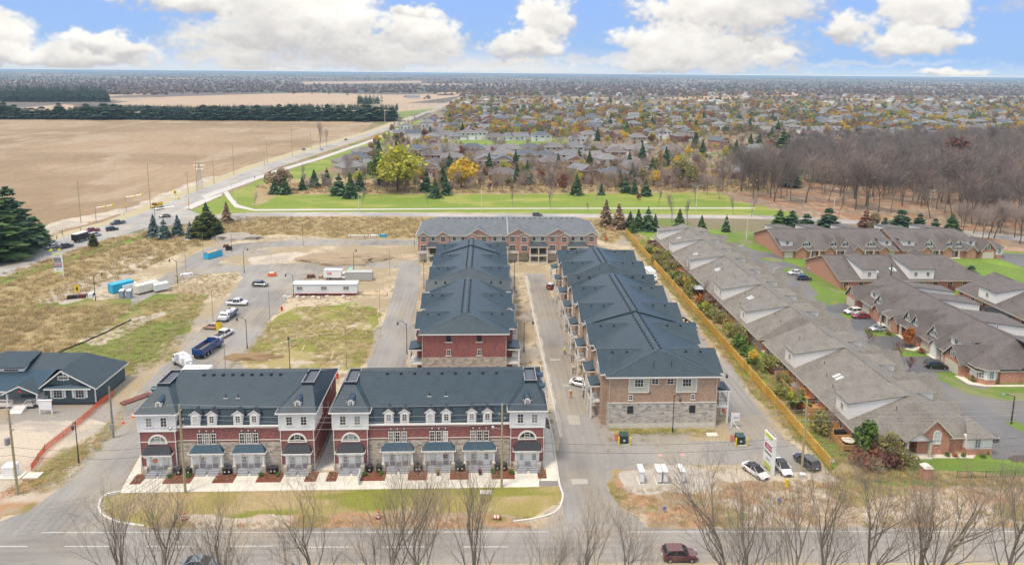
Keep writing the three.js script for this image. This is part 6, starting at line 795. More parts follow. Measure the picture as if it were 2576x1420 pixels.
// the bare wood on the right: single trees in front, the mass behind
{
  const spots = [], r = rng(9), fr = px([1790, 470], [2100, 440], [2700, 420], [2700, 600], [2300, 545], [2080, 520], [1860, 500]);
  let n = 0; while (spots.length < 230 && n++ < 9000) { const q = at(1800 + r() * 880, 425 + 160 * r() ** 1.3); if (inPoly(q[0], q[1], fr) && spots.every((s) => Math.hypot(s[0] - q[0], s[1] - q[1]) > 4.5)) spots.push(q); }
  spots.forEach((p, i) => bareTree('wood_tree', 'tall bare grey trunked tree of the wood on the right', 'tree', WB[i % 5], [p[0], 0, p[1]], 0.85 + r() * 0.9, r() * 6, 'bare trees of the wood on the right', i % 3 ? M.bark : M.barkFar, [twigWood, twigDark2, twigRed2][i % 3]));
  for (let i = 0; i < 170; i++) { const p = at(700 + r() * 1240, 455 + r() * 32); if (p[0] < -70 && r() < 0.5) continue; bareTree('thicket_bush', 'brown bare bush in the thicket at the upper edge of the park', 'shrub', BUSH[i % 3], [p[0], 0, p[1]], 1.0 + r() * 0.9, r() * 6, 'bare bushes at the upper edge of the park', M.barkFar, i % 3 ? twigFar : twigRed); }
  [[1990, 470], [2130, 440], [2240, 455], [2480, 430], [2060, 420], [2350, 425]].forEach(([x, y], i) => conifer(x, y, y - 62 - 8 * (i % 3), PINE[i % 2], LM.dark, 'dark evergreen inside the bare wood, ' + ord(i) + ' of six', 10, 'pine', 'evergreens inside the bare wood'));
  for (let i = 0; i < 16; i++) { const p = at(2415 + r() * 230, 548 + r() * 62 + (i > 8 ? 10 : 0)); if (p[1] > -238 && p[0] < 186) continue; bareTree('edge_tree', 'bare tree at the right edge beside the far bungalow block', 'tree', WB[i % 5], [p[0], 0, p[1]], 0.7 + r() * 0.35, r() * 6, 'bare trees at the right edge', M.bark, i % 2 ? twigRed2 : twigFar); }
  // bare trees and thickets between the park and the first houses
  [[920, 470], [950, 480], [985, 485], [1020, 478], [1050, 488], [1150, 478], [1190, 486], [1215, 480], [1240, 476], [1265, 484], [1290, 476], [1320, 482], [1345, 476], [1370, 482], [1395, 476], [1440, 472], [1480, 478], [1530, 470], [1550, 480], [1645, 482], [1670, 478], [1700, 472], [1735, 466], [1770, 474], [870, 466], [760, 458], [1780, 490], [1810, 500]].forEach(([x, y], i) => { const p = at(x, y); bareTree('thicket_tree', 'pale bare tree in the thicket between park and houses, ' + ord(i) + ' counted from the left', 'tree', i % 3 === 1 ? SLIM[i % 2] : WB[i % 5], [p[0], 0, p[1]], i % 3 === 1 ? 1.1 + r() * 0.4 : 0.55 + r() * 0.3, r() * 6, 'bare trees between park and houses', M.barkFar, i % 2 ? twigPale : twigFar); });
}
// shared instancing for what nobody could count
function scatter(name, geo, m, spots, label, tint) {   // spots: [x, y, z, scale, turn, colour?, sy?]
  const o = new THREE.InstancedMesh(geo, m, spots.length), X = new THREE.Matrix4(), q = new THREE.Quaternion(), up = new THREE.Vector3(0, 1, 0), s = new THREE.Vector3();
  spots.forEach((p, i) => { X.compose(new THREE.Vector3(p[0], p[1], p[2]), q.setFromAxisAngle(up, p[4]), s.set(p[3], p[3] * (p[6] ?? 1), p[3])); o.setMatrixAt(i, X); if (tint) o.setColorAt(i, col(...(p[5] || [1, 1, 1]))); });
  o.name = numbered(name); o.castShadow = o.receiveShadow = true; scene.add(o); o.userData.kind = 'stuff'; o.userData.label = label; return o;
}
{ // wood behind the front trunks on the right, and the tree-covered distance
  const r = rng(31), wood = [], far = [], ev = [], col3 = [], lowfar = [];
  const fr = px([1830, 455], [2100, 395], [2700, 375], [2800, 480], [2400, 480]); let n = 0;
  while (wood.length < 400 && n++ < 6000) { const q = at(1830 + r() * 900, 380 + r() * 100); if (inPoly(q[0], q[1], fr)) wood.push([q[0], 0, q[1], 0.9 + r() * 0.75, r() * 6]); }
  const wg = mergeGeometries(WB[1].map((g) => g)); scatter('bare_wood', wg, twigWood, wood, 'mass of bare grey trees behind the front trunks of the wood');
  const put = (list, count, x0, x1, y0, y1, s0, s1, f) => { for (let i = 0; i < count; i++) { const y = y0 + (y1 - y0) * Math.pow(r(), 0.8), x = x0 + (x1 - x0) * r(), q = at(x, y); if (f && !f(q, x, y)) continue; list.push([q[0], 0, q[1], s0 + (s1 - s0) * r(), r() * 6, null, 0.8 + 0.4 * r()]); } };
  const open = (q, x, y) => !(x < 1160 && y > 233 && y < 268 && x > 430) && !(x > 740 && x < 1070 && y > 201 && y < 213) && !(y > 238 && x < 1160) ;
  put(far, 6500, -250, 2830, 184.5, 240, 1.2, 2.1, open); put(far, 1700, 1000, 2830, 232, 330, 0.7, 1.2, (q, x, y) => x > 1150 || y < 250); put(far, 700, 1900, 2700, 300, 380, 0.8, 1.2); put(far, 260, 1000, 1180, 255, 300, 0.5, 0.9, (q, x, y) => x > 1180 - (y - 240) * 1.2);
  const lumpG = leafGeo(55, 7, 8, 0.5, { lumps: 8, leaves: 150, size: 1.25 });
  far.forEach((p) => { const v = 0.94 + 0.16 * r(); p[6] = 0.4 + 0.25 * r(); p[5] = r() < 0.05 ? [0.36 * v, 0.25 * v, 0.12 * v] : [0.27 * v, 0.215 * v, 0.205 * v]; }); scatter('far_wood', lumpG, leafMat([1, 1, 1]), far, 'bare brown woods reaching to the horizon', true);
  const evG = sprucePart(60, 10, 3.2, { rows: 7, per: 6 });
  put(ev, 260, -250, 2830, 187, 240, 1, 1.9); put(ev, 480, 1150, 2830, 240, 340, 0.7, 1.3); put(ev, 620, 0, 272, 250, 256, 1.6, 2.1); put(ev, 760, -120, 272, 226, 254, 1.6, 2.2, (q, x, y) => y > 226 + Math.max(0, x - 255)); put(ev, 900, 185, 790, 276, 281, 0.75, 1.05); put(ev, 300, 720, 1000, 272, 277, 0.8, 1.1); put(ev, 60, 900, 960, 255, 262, 1.3, 1.8);
  scatter('evergreen_wood', evG, leafMat([0.045, 0.085, 0.055]), ev, 'dark evergreen blocks and scattered conifers in the distance');
  const th = []; put(th, 1500, 960, 2000, 300, 474, 0.42, 0.72, (q, x, y) => x > 1000 - (y - 300) * 0.7 && x > 700 && !(x > 1130 && x < 1450 && y > 348 && y < 370)); th.forEach((p) => { const v = 0.8 + 0.5 * r(); p[5] = [[0.29 * v, 0.215 * v, 0.185 * v], [0.33 * v, 0.23 * v, 0.15 * v], [0.26 * v, 0.185 * v, 0.165 * v], [0.40 * v, 0.30 * v, 0.13 * v]][Math.floor(r() * 4)]; }); scatter('suburb_thicket', mergeGeometries(BUSH[1].map((g) => g)).scale(2.6, 2.6, 2.6), mat([1, 1, 1], 0.95), th, 'bare bushes and small trees filling the gardens of the suburb', true);
  const lc = [[0.64, 0.45, 0.04], [0.55, 0.30, 0.05], [0.38, 0.38, 0.07], [0.40, 0.17, 0.06], [0.36, 0.25, 0.13], [0.30, 0.24, 0.20], [0.24, 0.28, 0.07], [0.15, 0.20, 0.06]];
  put(col3, 2400, 1120, 2830, 226, 345, 0.7, 1.2, (q, x, y) => x > 1150 - (y - 240) * 0.8 && !(x > 1780 && y > 335)); col3.forEach((p) => { p[5] = lc[Math.floor(r() * 8)]; }); scatter('autumn_trees', leafGeo(57, 7, 8, 0.8, { lumps: 9, leaves: 220, size: 0.9 }), leafMat([1, 1, 1]), col3, 'yellow, orange and brown trees scattered through the far suburb', true);
}
// the windbreak of dark pines along the far edge of the field: single trees in front
{ const r = rng(61); let i = 0; for (let x = -20; x < 1000; x += 11.5 + r() * 5) { if ((x > 192 && x < 205) || (x > 660 && x < 672) || (x > 810 && x < 822)) continue; const yb = 298 + x * 0.006; conifer(x, yb, 256 + r() * 18 + (x > 300 ? 4 : 0), PINE[i % 2], LM.dark, 'dark pine of the long windbreak at the far edge of the field', 10, 'windbreak_pine', 'windbreak pines at the far edge of the field', 1.9); i++; } }
// tall dry weeds, tufts and litter
{
  const r = rng(81), tuft = (n, h, w) => { const m = new MB(), q = rng(n * 7); for (let i = 0; i < n; i++) { const a = q() * 6.283, l = 0.15 + 0.4 * q(), x = Math.cos(a) * l * w, z = Math.sin(a) * l * w, t = h * (0.5 + 0.6 * q()), v = 0.6 + 0.7 * q(), b = 0.035 + 0.03 * q(); m.col = [v, v, v]; m.tri([x - b * Math.sin(a), 0, z + b * Math.cos(a)], [x + b * Math.sin(a), 0, z - b * Math.cos(a)], [x * 2.2, t, z * 2.2]); } const g = m.geo(), nn = 0; return g; };
  const reed = tuft(26, 0.85, 1.2), low = tuft(22, 0.32, 1.1), weeds = [], grassT = [], lush = [];
  const fill = (list, poly, density, s0, s1, tints, keep = 1) => { const P = poly, bx = [Math.min(...P.map((q) => q[0])), Math.max(...P.map((q) => q[0]))], bz = [Math.min(...P.map((q) => q[1])), Math.max(...P.map((q) => q[1]))], n = (bx[1] - bx[0]) * (bz[1] - bz[0]) * density; for (let i = 0; i < n; i++) { const x = lerp(bx[0], bx[1], r()), z = lerp(bz[0], bz[1], r()); if (!inPoly(x, z, P) || fbm(x * 0.12, z * 0.12, 3) > keep) continue; const c = tints[Math.floor(r() * tints.length)], v = 0.8 + 0.4 * r(); list.push([x, 0, z, s0 + (s1 - s0) * r(), r() * 6, c.map((k) => k * v)]); } };
  const dry = [[0.47, 0.355, 0.18], [0.54, 0.425, 0.23], [0.40, 0.30, 0.15], [0.46, 0.38, 0.17]], gr = [[0.27, 0.30, 0.05], [0.38, 0.35, 0.10], [0.44, 0.36, 0.17]], leafc = [[0.46, 0.24, 0.10], [0.42, 0.30, 0.16], [0.33, 0.28, 0.09]];
  fill(weeds, px([0, 690], [280, 598], [480, 575], [520, 610], [440, 640], [330, 690], [160, 755], [60, 850], [0, 880], [-60, 900], [-60, 715]), 0.5, 0.8, 1.4, dry); fill(weeds, px([0, 775], [330, 768], [280, 820], [110, 905], [-40, 950]), 0.8, 0.7, 1.2, dry); fill(weeds, px([480, 570], [580, 545], [1050, 548], [1540, 555], [1580, 580], [1540, 610], [1500, 600], [1050, 598], [850, 598], [700, 588], [560, 598]), 0.4, 0.8, 1.5, dry);
  fill(weeds, px([640, 470], [700, 462], [1900, 455], [1950, 482], [1240, 486], [700, 488]), 0.12, 1, 2, [...dry, [0.3, 0.12, 0.06]]); fill(weeds, px([370, 755], [520, 745], [480, 820], [390, 890], [300, 950], [250, 930]), 0.5, 0.4, 0.8, [...dry, ...gr]); fill(weeds, px([440, 690], [600, 690], [560, 750], [480, 760], [400, 735]), 0.6, 0.35, 0.7, dry);
  fill(grassT, px([600, 905], [690, 800], [745, 770], [930, 770], [960, 790], [915, 930], [640, 932]), 2.0, 0.5, 1, [...gr, ...dry], 0.55); fill(grassT, px([430, 905], [520, 760], [430, 750], [180, 770], [160, 900], [290, 960]), 1.4, 0.6, 1.1, gr, 0.6); fill(grassT, px([110, 1235], [290, 1085], [240, 1090], [40, 1220], [0, 1250]), 2.2, 0.5, 1, [...leafc, ...gr]); fill(grassT, px([1530, 1225], [1560, 1270], [1640, 1328], [2576, 1330], [2576, 1235], [2110, 1205], [1810, 1222]), 1.6, 0.4, 0.9, [...leafc, ...dry], 0.62); fill(grassT, [[54.4, -112], [57, -103], [62, -103], [62, -268], [54.8, -268]], 1.6, 0.6, 1.2, [...gr, ...leafc]); fill(grassT, px([290, 1090], [150, 1230], [100, 1240], [320, 1010]), 2, 0.5, 0.9, [...gr, ...dry], 0.6); fill(grassT, px([380, 1316], [1340, 1298], [1340, 1330], [370, 1333]), 2.6, 0.3, 0.6, leafc, 0.6); fill(grassT, px([1530, 1076], [1800, 1080], [1795, 1096], [1540, 1092]), 3, 0.4, 0.9, gr); fill(grassT, px([2090, 1195], [2240, 1175], [2576, 1205], [2576, 1235], [2110, 1205]), 3, 0.6, 1.2, [...gr, ...leafc]);
  scatter('dry_weeds', reed, leafMat([1, 1, 1]), weeds, 'tall dry brown weeds on the waste ground', true); scatter('grass_tufts', low, leafMat([1, 1, 1]), grassT, 'short tufts of grass and leaves on the bare ground', true);
  const rock = new THREE.IcosahedronGeometry(0.22, 0), rocks = []; fill(rocks, px([600, 905], [745, 770], [960, 780], [915, 930]), 0.1, 0.3, 1, [[0.6, 0.55, 0.48]]); fill(rocks, px([610, 640], [1040, 625], [1050, 665], [640, 668]), 0.06, 0.4, 1.3, [[0.5, 0.43, 0.35]]); fill(rocks, px([250, 1000], [330, 1010], [130, 1240], [60, 1290]), 0.12, 0.2, 0.8, [[0.5, 0.46, 0.4]]); scatter('loose_stones', rock, mat([1, 1, 1], 0.95), rocks, 'loose stones and rubble on the building site', true);
}
// ---------------------------------------------------------------- the suburb: single houses, nearest in full
const HR = [S(0.10, 0.115, 0.135), S(0.185, 0.165, 0.155), S(0.15, 0.125, 0.115), S(0.21, 0.205, 0.20), S(0.085, 0.10, 0.125), S(0.165, 0.175, 0.185)], HW = [M.brickRow, mat([0.60, 0.585, 0.55], 0.8), mat([0.66, 0.665, 0.66], 0.8), mat([0.42, 0.345, 0.27], 0.8), M.brickMid, mat([0.48, 0.42, 0.36], 0.8)];
const RN = ['slate blue', 'light brown', 'dark brown', 'light grey', 'dark blue', 'mid grey'], WN = ['red brick', 'cream', 'white', 'tan', 'dark red brick', 'beige'];
function houseGeo(w, d, he, kind) {
  const o = 0.5, wall = new MB().box(-w / 2, 0, -d / 2, w / 2, he, d / 2), roof = new MB(), y = he - 0.05, hr = he + (kind === 'gable' ? d * 0.26 : d * 0.24), A = -w / 2 - o, Bx = w / 2 + o, C = -d / 2 - o, Dz = d / 2 + o, in0 = kind === 'gable' ? A : A + (d / 2 + o) * 0.95, in1 = -in0;
  if (kind === 'front') { const hf = he + w * 0.24; roof.quad([A, y, Dz], [0, hf, Dz], [0, hf, C], [A, y, C]).quad([0, hf, Dz], [Bx, y, Dz], [Bx, y, C], [0, hf, C]); wall.poly([[-w / 2, he, d / 2], [w / 2, he, d / 2], [0, hf - 0.2, d / 2]]).poly([[-w / 2, he, -d / 2], [w / 2, he, -d / 2], [0, hf - 0.2, -d / 2]]); }
  else { roof.quad([A, y, Dz], [Bx, y, Dz], [in1, hr, 0], [in0, hr, 0]).quad([Bx, y, C], [A, y, C], [in0, hr, 0], [in1, hr, 0]).tri([Bx, y, Dz], [Bx, y, C], [in1, hr, 0]).tri([A, y, C], [A, y, Dz], [in0, hr, 0]); }
  const eave = new MB().box(A, y - 0.22, Dz - 0.05, Bx, y - 0.02, Dz + 0.03).box(A, y - 0.22, C - 0.03, Bx, y - 0.02, C + 0.05);
  return { w, d, he, wall: wall.geo(), roof: roof.geo(), eave: eave.geo() };
}
const HG = [houseGeo(13, 10, 3.2, 'hip'), houseGeo(11, 10, 5.6, 'hip'), houseGeo(12, 9, 3.4, 'gable'), houseGeo(9, 11, 5.4, 'front'), houseGeo(14, 10, 4.4, 'hip')];
const winG = [new MB().box(-0.75, -0.65, 0, 0.75, 0.65, 0.08).geo(), new MB().box(-0.62, -0.52, 0.081, 0.62, 0.52, 0.1).geo()], garG = B(-2.3, 0, 0, 2.3, 2.3, 0.1).geo(), chimG = B(-0.4, 0, -0.3, 0.4, 1.6, 0.3).geo();
function house(k, rf, wl, x, z, turn, label, group, near) {
  const g = HG[k], t = thing('house', label, 'house', [x, 0, z], turn, group); t.scale.setScalar(near ? 1.3 : 1.2);
  mesh('wall', g.wall, HW[wl], t); const r = mesh('roof', g.roof, HR[rf], t); mesh('eave', g.eave, M.trim, r); const c = mesh('chimney', chimG, M.brickRow, r); c.position.set(g.w * 0.22, g.he + g.d * 0.1, -g.d * 0.12);
  if (near) {
    for (const [u, v] of g.he > 4 ? [[-0.3, 0.78], [0.3, 0.78], [0.02, 0.78], [-0.3, 0.3]] : [[-0.32, 0.5], [0.05, 0.5]]) { const w = mesh('window', winG[0], M.trim, t); w.position.set(u * g.w, v * g.he, g.d / 2); mesh('pane', winG[1], M.glass, w); }
    for (const u of [-0.25, 0.25]) { const w = mesh('window', winG[0], M.trim, t); w.position.set(g.w / 2, g.he * 0.7, u * g.d); w.rotation.y = Math.PI / 2; mesh('pane', winG[1], M.glass, w); }
    const d = mesh('garage_door', garG, wl === 2 ? M.cream : M.whitePaint, t); d.position.set(g.w * 0.28, 0, g.d / 2);
  }
  return t;
}
{
  // nearest houses, row by row: [px, py] of the wall foot, shape, roof, wall, turn
  const H = Math.PI / 2, rows = [
    ['first row behind park', [[z4(800, 760), 3, 2, 0, 0.1], [z4(1360, 775), 0, 2, 4, 0], [z4(1950, 780), 3, 5, 4, 0.5], [z4(2180, 770), 0, 4, 0, 0.2], [z4(860, 700), 0, 0, 5, 0], [z4(230, 720), 0, 3, 3, 0.6], [z4(2330, 720), 0, 2, 3, 0.1], [z4(840, 660), 1, 2, 0, 0]]],
    ['second row behind park', [[z4(200, 680), 0, 1, 3, 0.6], [z4(1230, 700), 3, 1, 3, 0], [z4(1360, 700), 3, 0, 3, 0], [z4(1730, 695), 4, 2, 5, 0], [z4(1890, 705), 3, 2, 0, 0], [z4(2130, 695), 1, 3, 1, 0.2], [z4(980, 680), 1, 1, 3, 0], [z4(2290, 670), 0, 1, 5, 0], [z4(1560, 690), 0, 2, 5, 0]]],
    ['third row behind park', [[z4(270, 650), 0, 4, 5, 0.6], [z4(1225, 640), 2, 1, 2, 0], [z4(1370, 640), 4, 3, 1, 0], [z4(1530, 640), 4, 0, 5, 0], [z4(1680, 635), 0, 0, 5, 0], [z4(1860, 640), 4, 5, 1, 0], [z4(2010, 640), 2, 3, 2, 0.5], [z4(2190, 635), 1, 2, 0, 0], [z4(960, 625), 1, 1, 0, 0]]],
    ['row before green strip', [[z4(700, 600), 4, 0, 5, 0], [z4(860, 590), 4, 1, 0, 0], [z4(980, 590), 4, 1, 5, 0], [z4(1130, 590), 4, 4, 5, 0], [z4(1280, 590), 2, 3, 1, 0], [z4(1405, 595), 4, 3, 5, 0], [z4(1560, 590), 4, 0, 5, 0], [z4(1730, 595), 1, 1, 5, 0], [z4(1890, 595), 1, 5, 1, 0], [z4(2050, 590), 4, 2, 5, 0], [z4(2235, 595), 4, 3, 1, 0], [z4(2390, 590), 4, 1, 3, 0], [z4(330, 605), 0, 1, 5, 0.5]]],
    ['row beyond green strip', [[z4(640, 430), 3, 3, 2, 0], [z4(930, 470), 2, 1, 2, 0], [z4(1030, 480), 0, 5, 5, 0], [z4(1100, 480), 1, 1, 1, 0], [z4(1190, 480), 1, 1, 2, 0], [z4(1300, 485), 0, 2, 5, 0], [z4(1410, 485), 0, 5, 2, 0], [z4(1480, 485), 2, 5, 1, 0.4], [z4(1770, 440), 2, 3, 2, 0.3], [z4(1910, 530), 1, 3, 2, 0], [z4(2090, 455), 2, 1, 1, 0.4], [z4(2190, 465), 2, 2, 3, 0.4], [z4(2360, 515), 1, 1, 3, 0], [z4(2450, 470), 3, 4, 5, 0], [z4(2550, 470), 1, 3, 2, 0]]],
    ['line beside the wood', [[z5(870, 580), 1, 1, 0, 0.4], [z5(830, 620), 0, 3, 5, 0.3], [z5(760, 640), 0, 5, 3, 0.4], [z5(660, 460), 3, 4, 0, 0.5], [z5(370, 490), 0, 2, 1, 0.1], [z5(150, 500), 0, 3, 5, 0], [z5(120, 600), 0, 2, 5, 0.1], [z5(900, 500), 4, 5, 5, 0.2]]],
  ];
  for (const [where, list] of rows) { list.sort((a, b) => a[0][0] - b[0][0]); list.forEach(([p, k, rf, wl, t], i) => house(k, rf, wl, p[0], p[1], t, `${WN[wl]} house, ${RN[rf]} roof, ${ord(i)} from left in ${where}`, 'houses of the near suburb', true)); }
  const r = rng(17), done = scene.children.filter((o) => o.userData.category === 'house').map((o) => [o.position.x, o.position.z]); let n = 0, tries = 0; const rest = [];
  while (n < 215 && tries++ < 9000) {              // single houses up to the limit, by rows of streets
    const y = 268 + 84 * Math.pow(r(), 1.0), x = lerp(1150 - (y - 250) * 1.5, 2600, r()), q = at(x, y); q[1] = Math.round(q[1] / 34) * 34 + (r() - 0.5) * 7; q[0] = Math.round(q[0] / 17) * 17 + (r() - 0.5) * 3;
    if (x > 1760 && y > 335) continue; if (done.some((p) => Math.hypot(p[0] - q[0], p[1] - q[1]) < 15)) continue; done.push(q); n++;
    const k = Math.floor(r() * 5), rf = Math.floor(r() * 6), wl = [1, 2, 3, 3, 5, 0, 1, 4][Math.floor(r() * 8)];
    house(k, rf, wl, q[0], q[1], (r() < 0.5 ? 0 : Math.PI / 2) + 0.1, `small ${WN[wl]} house with ${RN[rf]} roof among trees of the far suburb`, 'far houses of the wide suburb', y > 300);
  }
  const kinds = [['bare brown tree', 0], ['bare brown tree', 0], ['bare brown tree', 0], ['yellow tree', 'yellow'], ['yellow green tree', 'lime'], ['dark green spruce', 'sp'], ['dull olive tree', 'olive'], ['rust brown tree', 'rust'], ['tan tree', 'tan']], all = scene.children.filter((o) => o.userData.category === 'house').map((o) => [o.position.x, o.position.z, 6]);
  for (let i = 0, k = 0; i < 330 && k < 9000; k++) {   // single trees among the nearer houses
    const y = 300 + 168 * Math.pow(r(), 0.85), x = lerp(1000 - (y - 300) * 0.9, 2000, r()), q = at(x, y); if ((x > 1770 && y > 400) || (x < 930 && y < 400) || (x > 1130 && x < 1450 && y > 350 && y < 368) || x < 690) continue; if (all.some((p) => Math.hypot(p[0] - q[0], p[1] - q[1]) < p[2])) continue; all.push([q[0], q[1], 3.5]); i++;
    const [n, m] = kinds[Math.floor(r() * 9)], l = n + ' between houses of the near suburb', g = 'trees among the near suburb houses', s = 0.5 + 0.45 * r();
    if (!m) bareTree('suburb_tree', l, 'tree', WB[i % 5], [q[0], 0, q[1]], s * 0.95, i, g, M.barkFar, twigFar); else if (m === 'sp') { const t = thing('suburb_tree', l, 'tree', [q[0], 0, q[1]], i, g); t.scale.setScalar(0.7 + s); mesh('trunk', tgS, M.bark, t); mesh('crown', SP[i % 3], LM.spruce, t); } else leafyTree(l, 'tree', LEAF[i % 3], LM[m], [q[0], 0, q[1]], s * 0.95, i, g, 'suburb_tree');
  }
  const hw = [], hf = [];
  for (let i = 0; i < 900 && hw.length < 150; i++) { const y = 222 + 50 * Math.pow(r(), 0.7), x = lerp(1170, 2640, r()), q = at(x, y); const s = 0.8 + 0.5 * r(), t = r() * 3; hw.push([q[0], 0, q[1], s, t, r() < 0.35 ? [0.72, 0.72, 0.70] : [0.45, 0.38, 0.32]]); hf.push([q[0], 0, q[1], s, t, [[0.2, 0.19, 0.18], [0.13, 0.14, 0.16], [0.4, 0.4, 0.4]][Math.floor(r() * 3)]]); }
  scatter('far_house_walls', HG[1].wall, mat([1, 1, 1], 0.85), hw, 'walls of the farthest houses of the suburb', true); scatter('far_house_roofs', HG[1].roof, mat([1, 1, 1], 0.85), hf, 'roofs of the farthest houses of the suburb', true);
  // terraces of white town houses, stepped, in the middle of the suburb; farm sheds
  [[z5(455, 355), 0.35], [z5(790, 330), 0.5], [z5(830, 310), 0.5], [z5(1000, 335), 0.5], [z5(1300, 360), 0.5]].forEach(([p, a], i) => { const t = thing('terrace', 'stepped white terrace of town houses in the far suburb, ' + ord(i) + ' from the left', 'terrace', [p[0], 0, p[1]], a, 'white terraces in the far suburb'); for (let k = -3; k <= 3; k++) { const g = new THREE.Group(); g.name = 'terrace_house'; g.position.set(k * 7, 0, k * 2.2); t.add(g); mesh('wall', HG[3].wall, HW[2], g).scale.set(0.75, 0.9, 0.9); mesh('roof', HG[3].roof, HR[3], g).scale.set(0.75, 0.9, 0.9); } });
  [[1.22, 0, 'long white farm shed beyond the field', at(905, 222)], [1.6, 0.3, 'white farm building beside the highway bend', at(1038, 248)], [1.5, 0, 'white shed right of the far fields', at(1690, 203)], [2.2, 0, 'wide pale hall near the right horizon', at(2395, 196)], [2, 0, 'pale hall on the horizon at the right', at(2560, 207)], [1.3, 0.2, 'white barn in the far woods left', at(1710, 205)]].forEach(([s, a, l, p]) => { const t = thing('farm_shed', l, 'farm shed', [p[0], 0, p[1]], a); t.scale.set(s * 1.6, s * 0.9, s); mesh('wall', HG[2].wall, HW[2], t); mesh('roof', HG[2].roof, HR[3], t); });
  const bl = thing('school_block', 'long low grey roofed block beside the highway', 'school', [at(1150, 326)[0], 0, at(1150, 326)[1]], 0.1); for (const [x, z] of [[0, 0], [34, 4], [14, -26]]) { mesh('wall', HG[0].wall, HW[5], bl).position.set(x, 0, z); const q = mesh('roof', HG[0].roof, HR[5], bl); q.position.set(x, 0, z); bl.children.slice(-2).forEach((o) => o.scale.set(2.2, 1.2, 2)); }
}
// ---------------------------------------------------------------- vehicles (front towards +x)
const paint = (c, r = 0.28) => new THREE.MeshPhysicalMaterial({ color: col(...c), roughness: r, clearcoat: 1, clearcoatRoughness: 0.08, side: THREE.DoubleSide });
const PAINT = { white: paint([0.72, 0.73, 0.74]), black: paint([0.012, 0.013, 0.016]), navy: paint([0.02, 0.028, 0.05]), silver: paint([0.42, 0.45, 0.48]), grey: paint([0.09, 0.095, 0.10]), red: paint([0.24, 0.015, 0.03]), maroon: paint([0.10, 0.018, 0.022]), yellow: paint([0.75, 0.42, 0.01]), teal: paint([0.06, 0.10, 0.12]), blue: paint([0.012, 0.05, 0.20]), steel: paint([0.16, 0.21, 0.27]) };
const wheelT = (() => { const g = new THREE.CylinderGeometry(0.34, 0.34, 0.24, 20); g.rotateX(Math.PI / 2); return g; })(), wheelR = (() => { const g = new THREE.CylinderGeometry(0.2, 0.22, 0.26, 10); g.rotateX(Math.PI / 2); return g; })();
function loft(sections) {                            // rings of points joined end to end
  const m = new MB(), n = sections[0].length; for (let i = 0; i + 1 < sections.length; i++) for (let k = 0; k < n; k++) { const j = (k + 1) % n; m.quad(sections[i][k], sections[i][j], sections[i + 1][j], sections[i + 1][k]); }
  m.poly(sections[0].slice().reverse()).poly(sections[sections.length - 1]); return m;
}
// body rings across the car: half width, bottom and top heights along x, with rolled shoulders
function bodyGeo(prof, wd) {
  const g = loft(prof.map(([x, y0, y1, f = 1]) => { const w = wd / 2 * f, e = Math.min(0.16, (y1 - y0) * 0.3); return [[x, y0, -w * 0.94], [x, y0 + e, -w], [x, y1 - e, -w], [x, y1 - 0.02, -w + e * 0.9], [x, y1, -w * 0.5], [x, y1, w * 0.5], [x, y1 - 0.02, w - e * 0.9], [x, y1 - e, w], [x, y0 + e, w], [x, y0, w * 0.94]]; })).geo(); return g;
}
const TYPES = {
  sedan: { L: 4.7, wd: 1.84, prof: [[-2.32, 0.42, 0.78, 0.86], [-2.2, 0.3, 0.98, 0.95], [-1.5, 0.24, 1.02], [0.7, 0.22, 0.97], [1.6, 0.24, 0.88, 0.98], [2.15, 0.28, 0.74, 0.92], [2.33, 0.4, 0.62, 0.8]], cab: [[-1.85, 1.0, 0.8], [-0.95, 1.42, 0.62], [0.25, 1.45, 0.62], [1.25, 0.96, 0.8]] },
  suv: { L: 4.7, wd: 1.9, prof: [[-2.3, 0.5, 0.95, 0.88], [-2.2, 0.36, 1.12, 0.97], [-1.4, 0.3, 1.14], [0.7, 0.28, 1.1], [1.7, 0.3, 1.0, 0.98], [2.2, 0.36, 0.88, 0.9], [2.34, 0.48, 0.74, 0.8]], cab: [[-2.12, 1.12, 0.82], [-1.7, 1.66, 0.68], [0.3, 1.7, 0.66], [1.2, 1.08, 0.82]] },
  van: { L: 5.4, wd: 2, prof: [[-2.7, 0.4, 1.2, 0.97], [-2.6, 0.32, 1.3, 1], [1.4, 0.3, 1.3], [2.2, 0.34, 1.15, 0.97], [2.65, 0.42, 0.9, 0.86]], cab: [[-2.62, 1.28, 0.95], [-2.5, 2.3, 0.88], [1.0, 2.3, 0.86], [1.95, 1.2, 0.9]], panel: true },
  pickup: { L: 5.7, wd: 2, prof: [[-2.82, 0.55, 1.05, 0.94], [-2.75, 0.45, 1.16, 1], [-0.9, 0.4, 1.18], [0.9, 0.4, 1.2], [2.2, 0.42, 1.14, 0.97], [2.7, 0.46, 1.0, 0.92], [2.84, 0.55, 0.8, 0.84]], cab: [[-0.85, 1.16, 0.86], [-0.65, 1.82, 0.74], [0.75, 1.86, 0.72], [1.5, 1.16, 0.86]], bed: [-2.65, -0.95] },
};
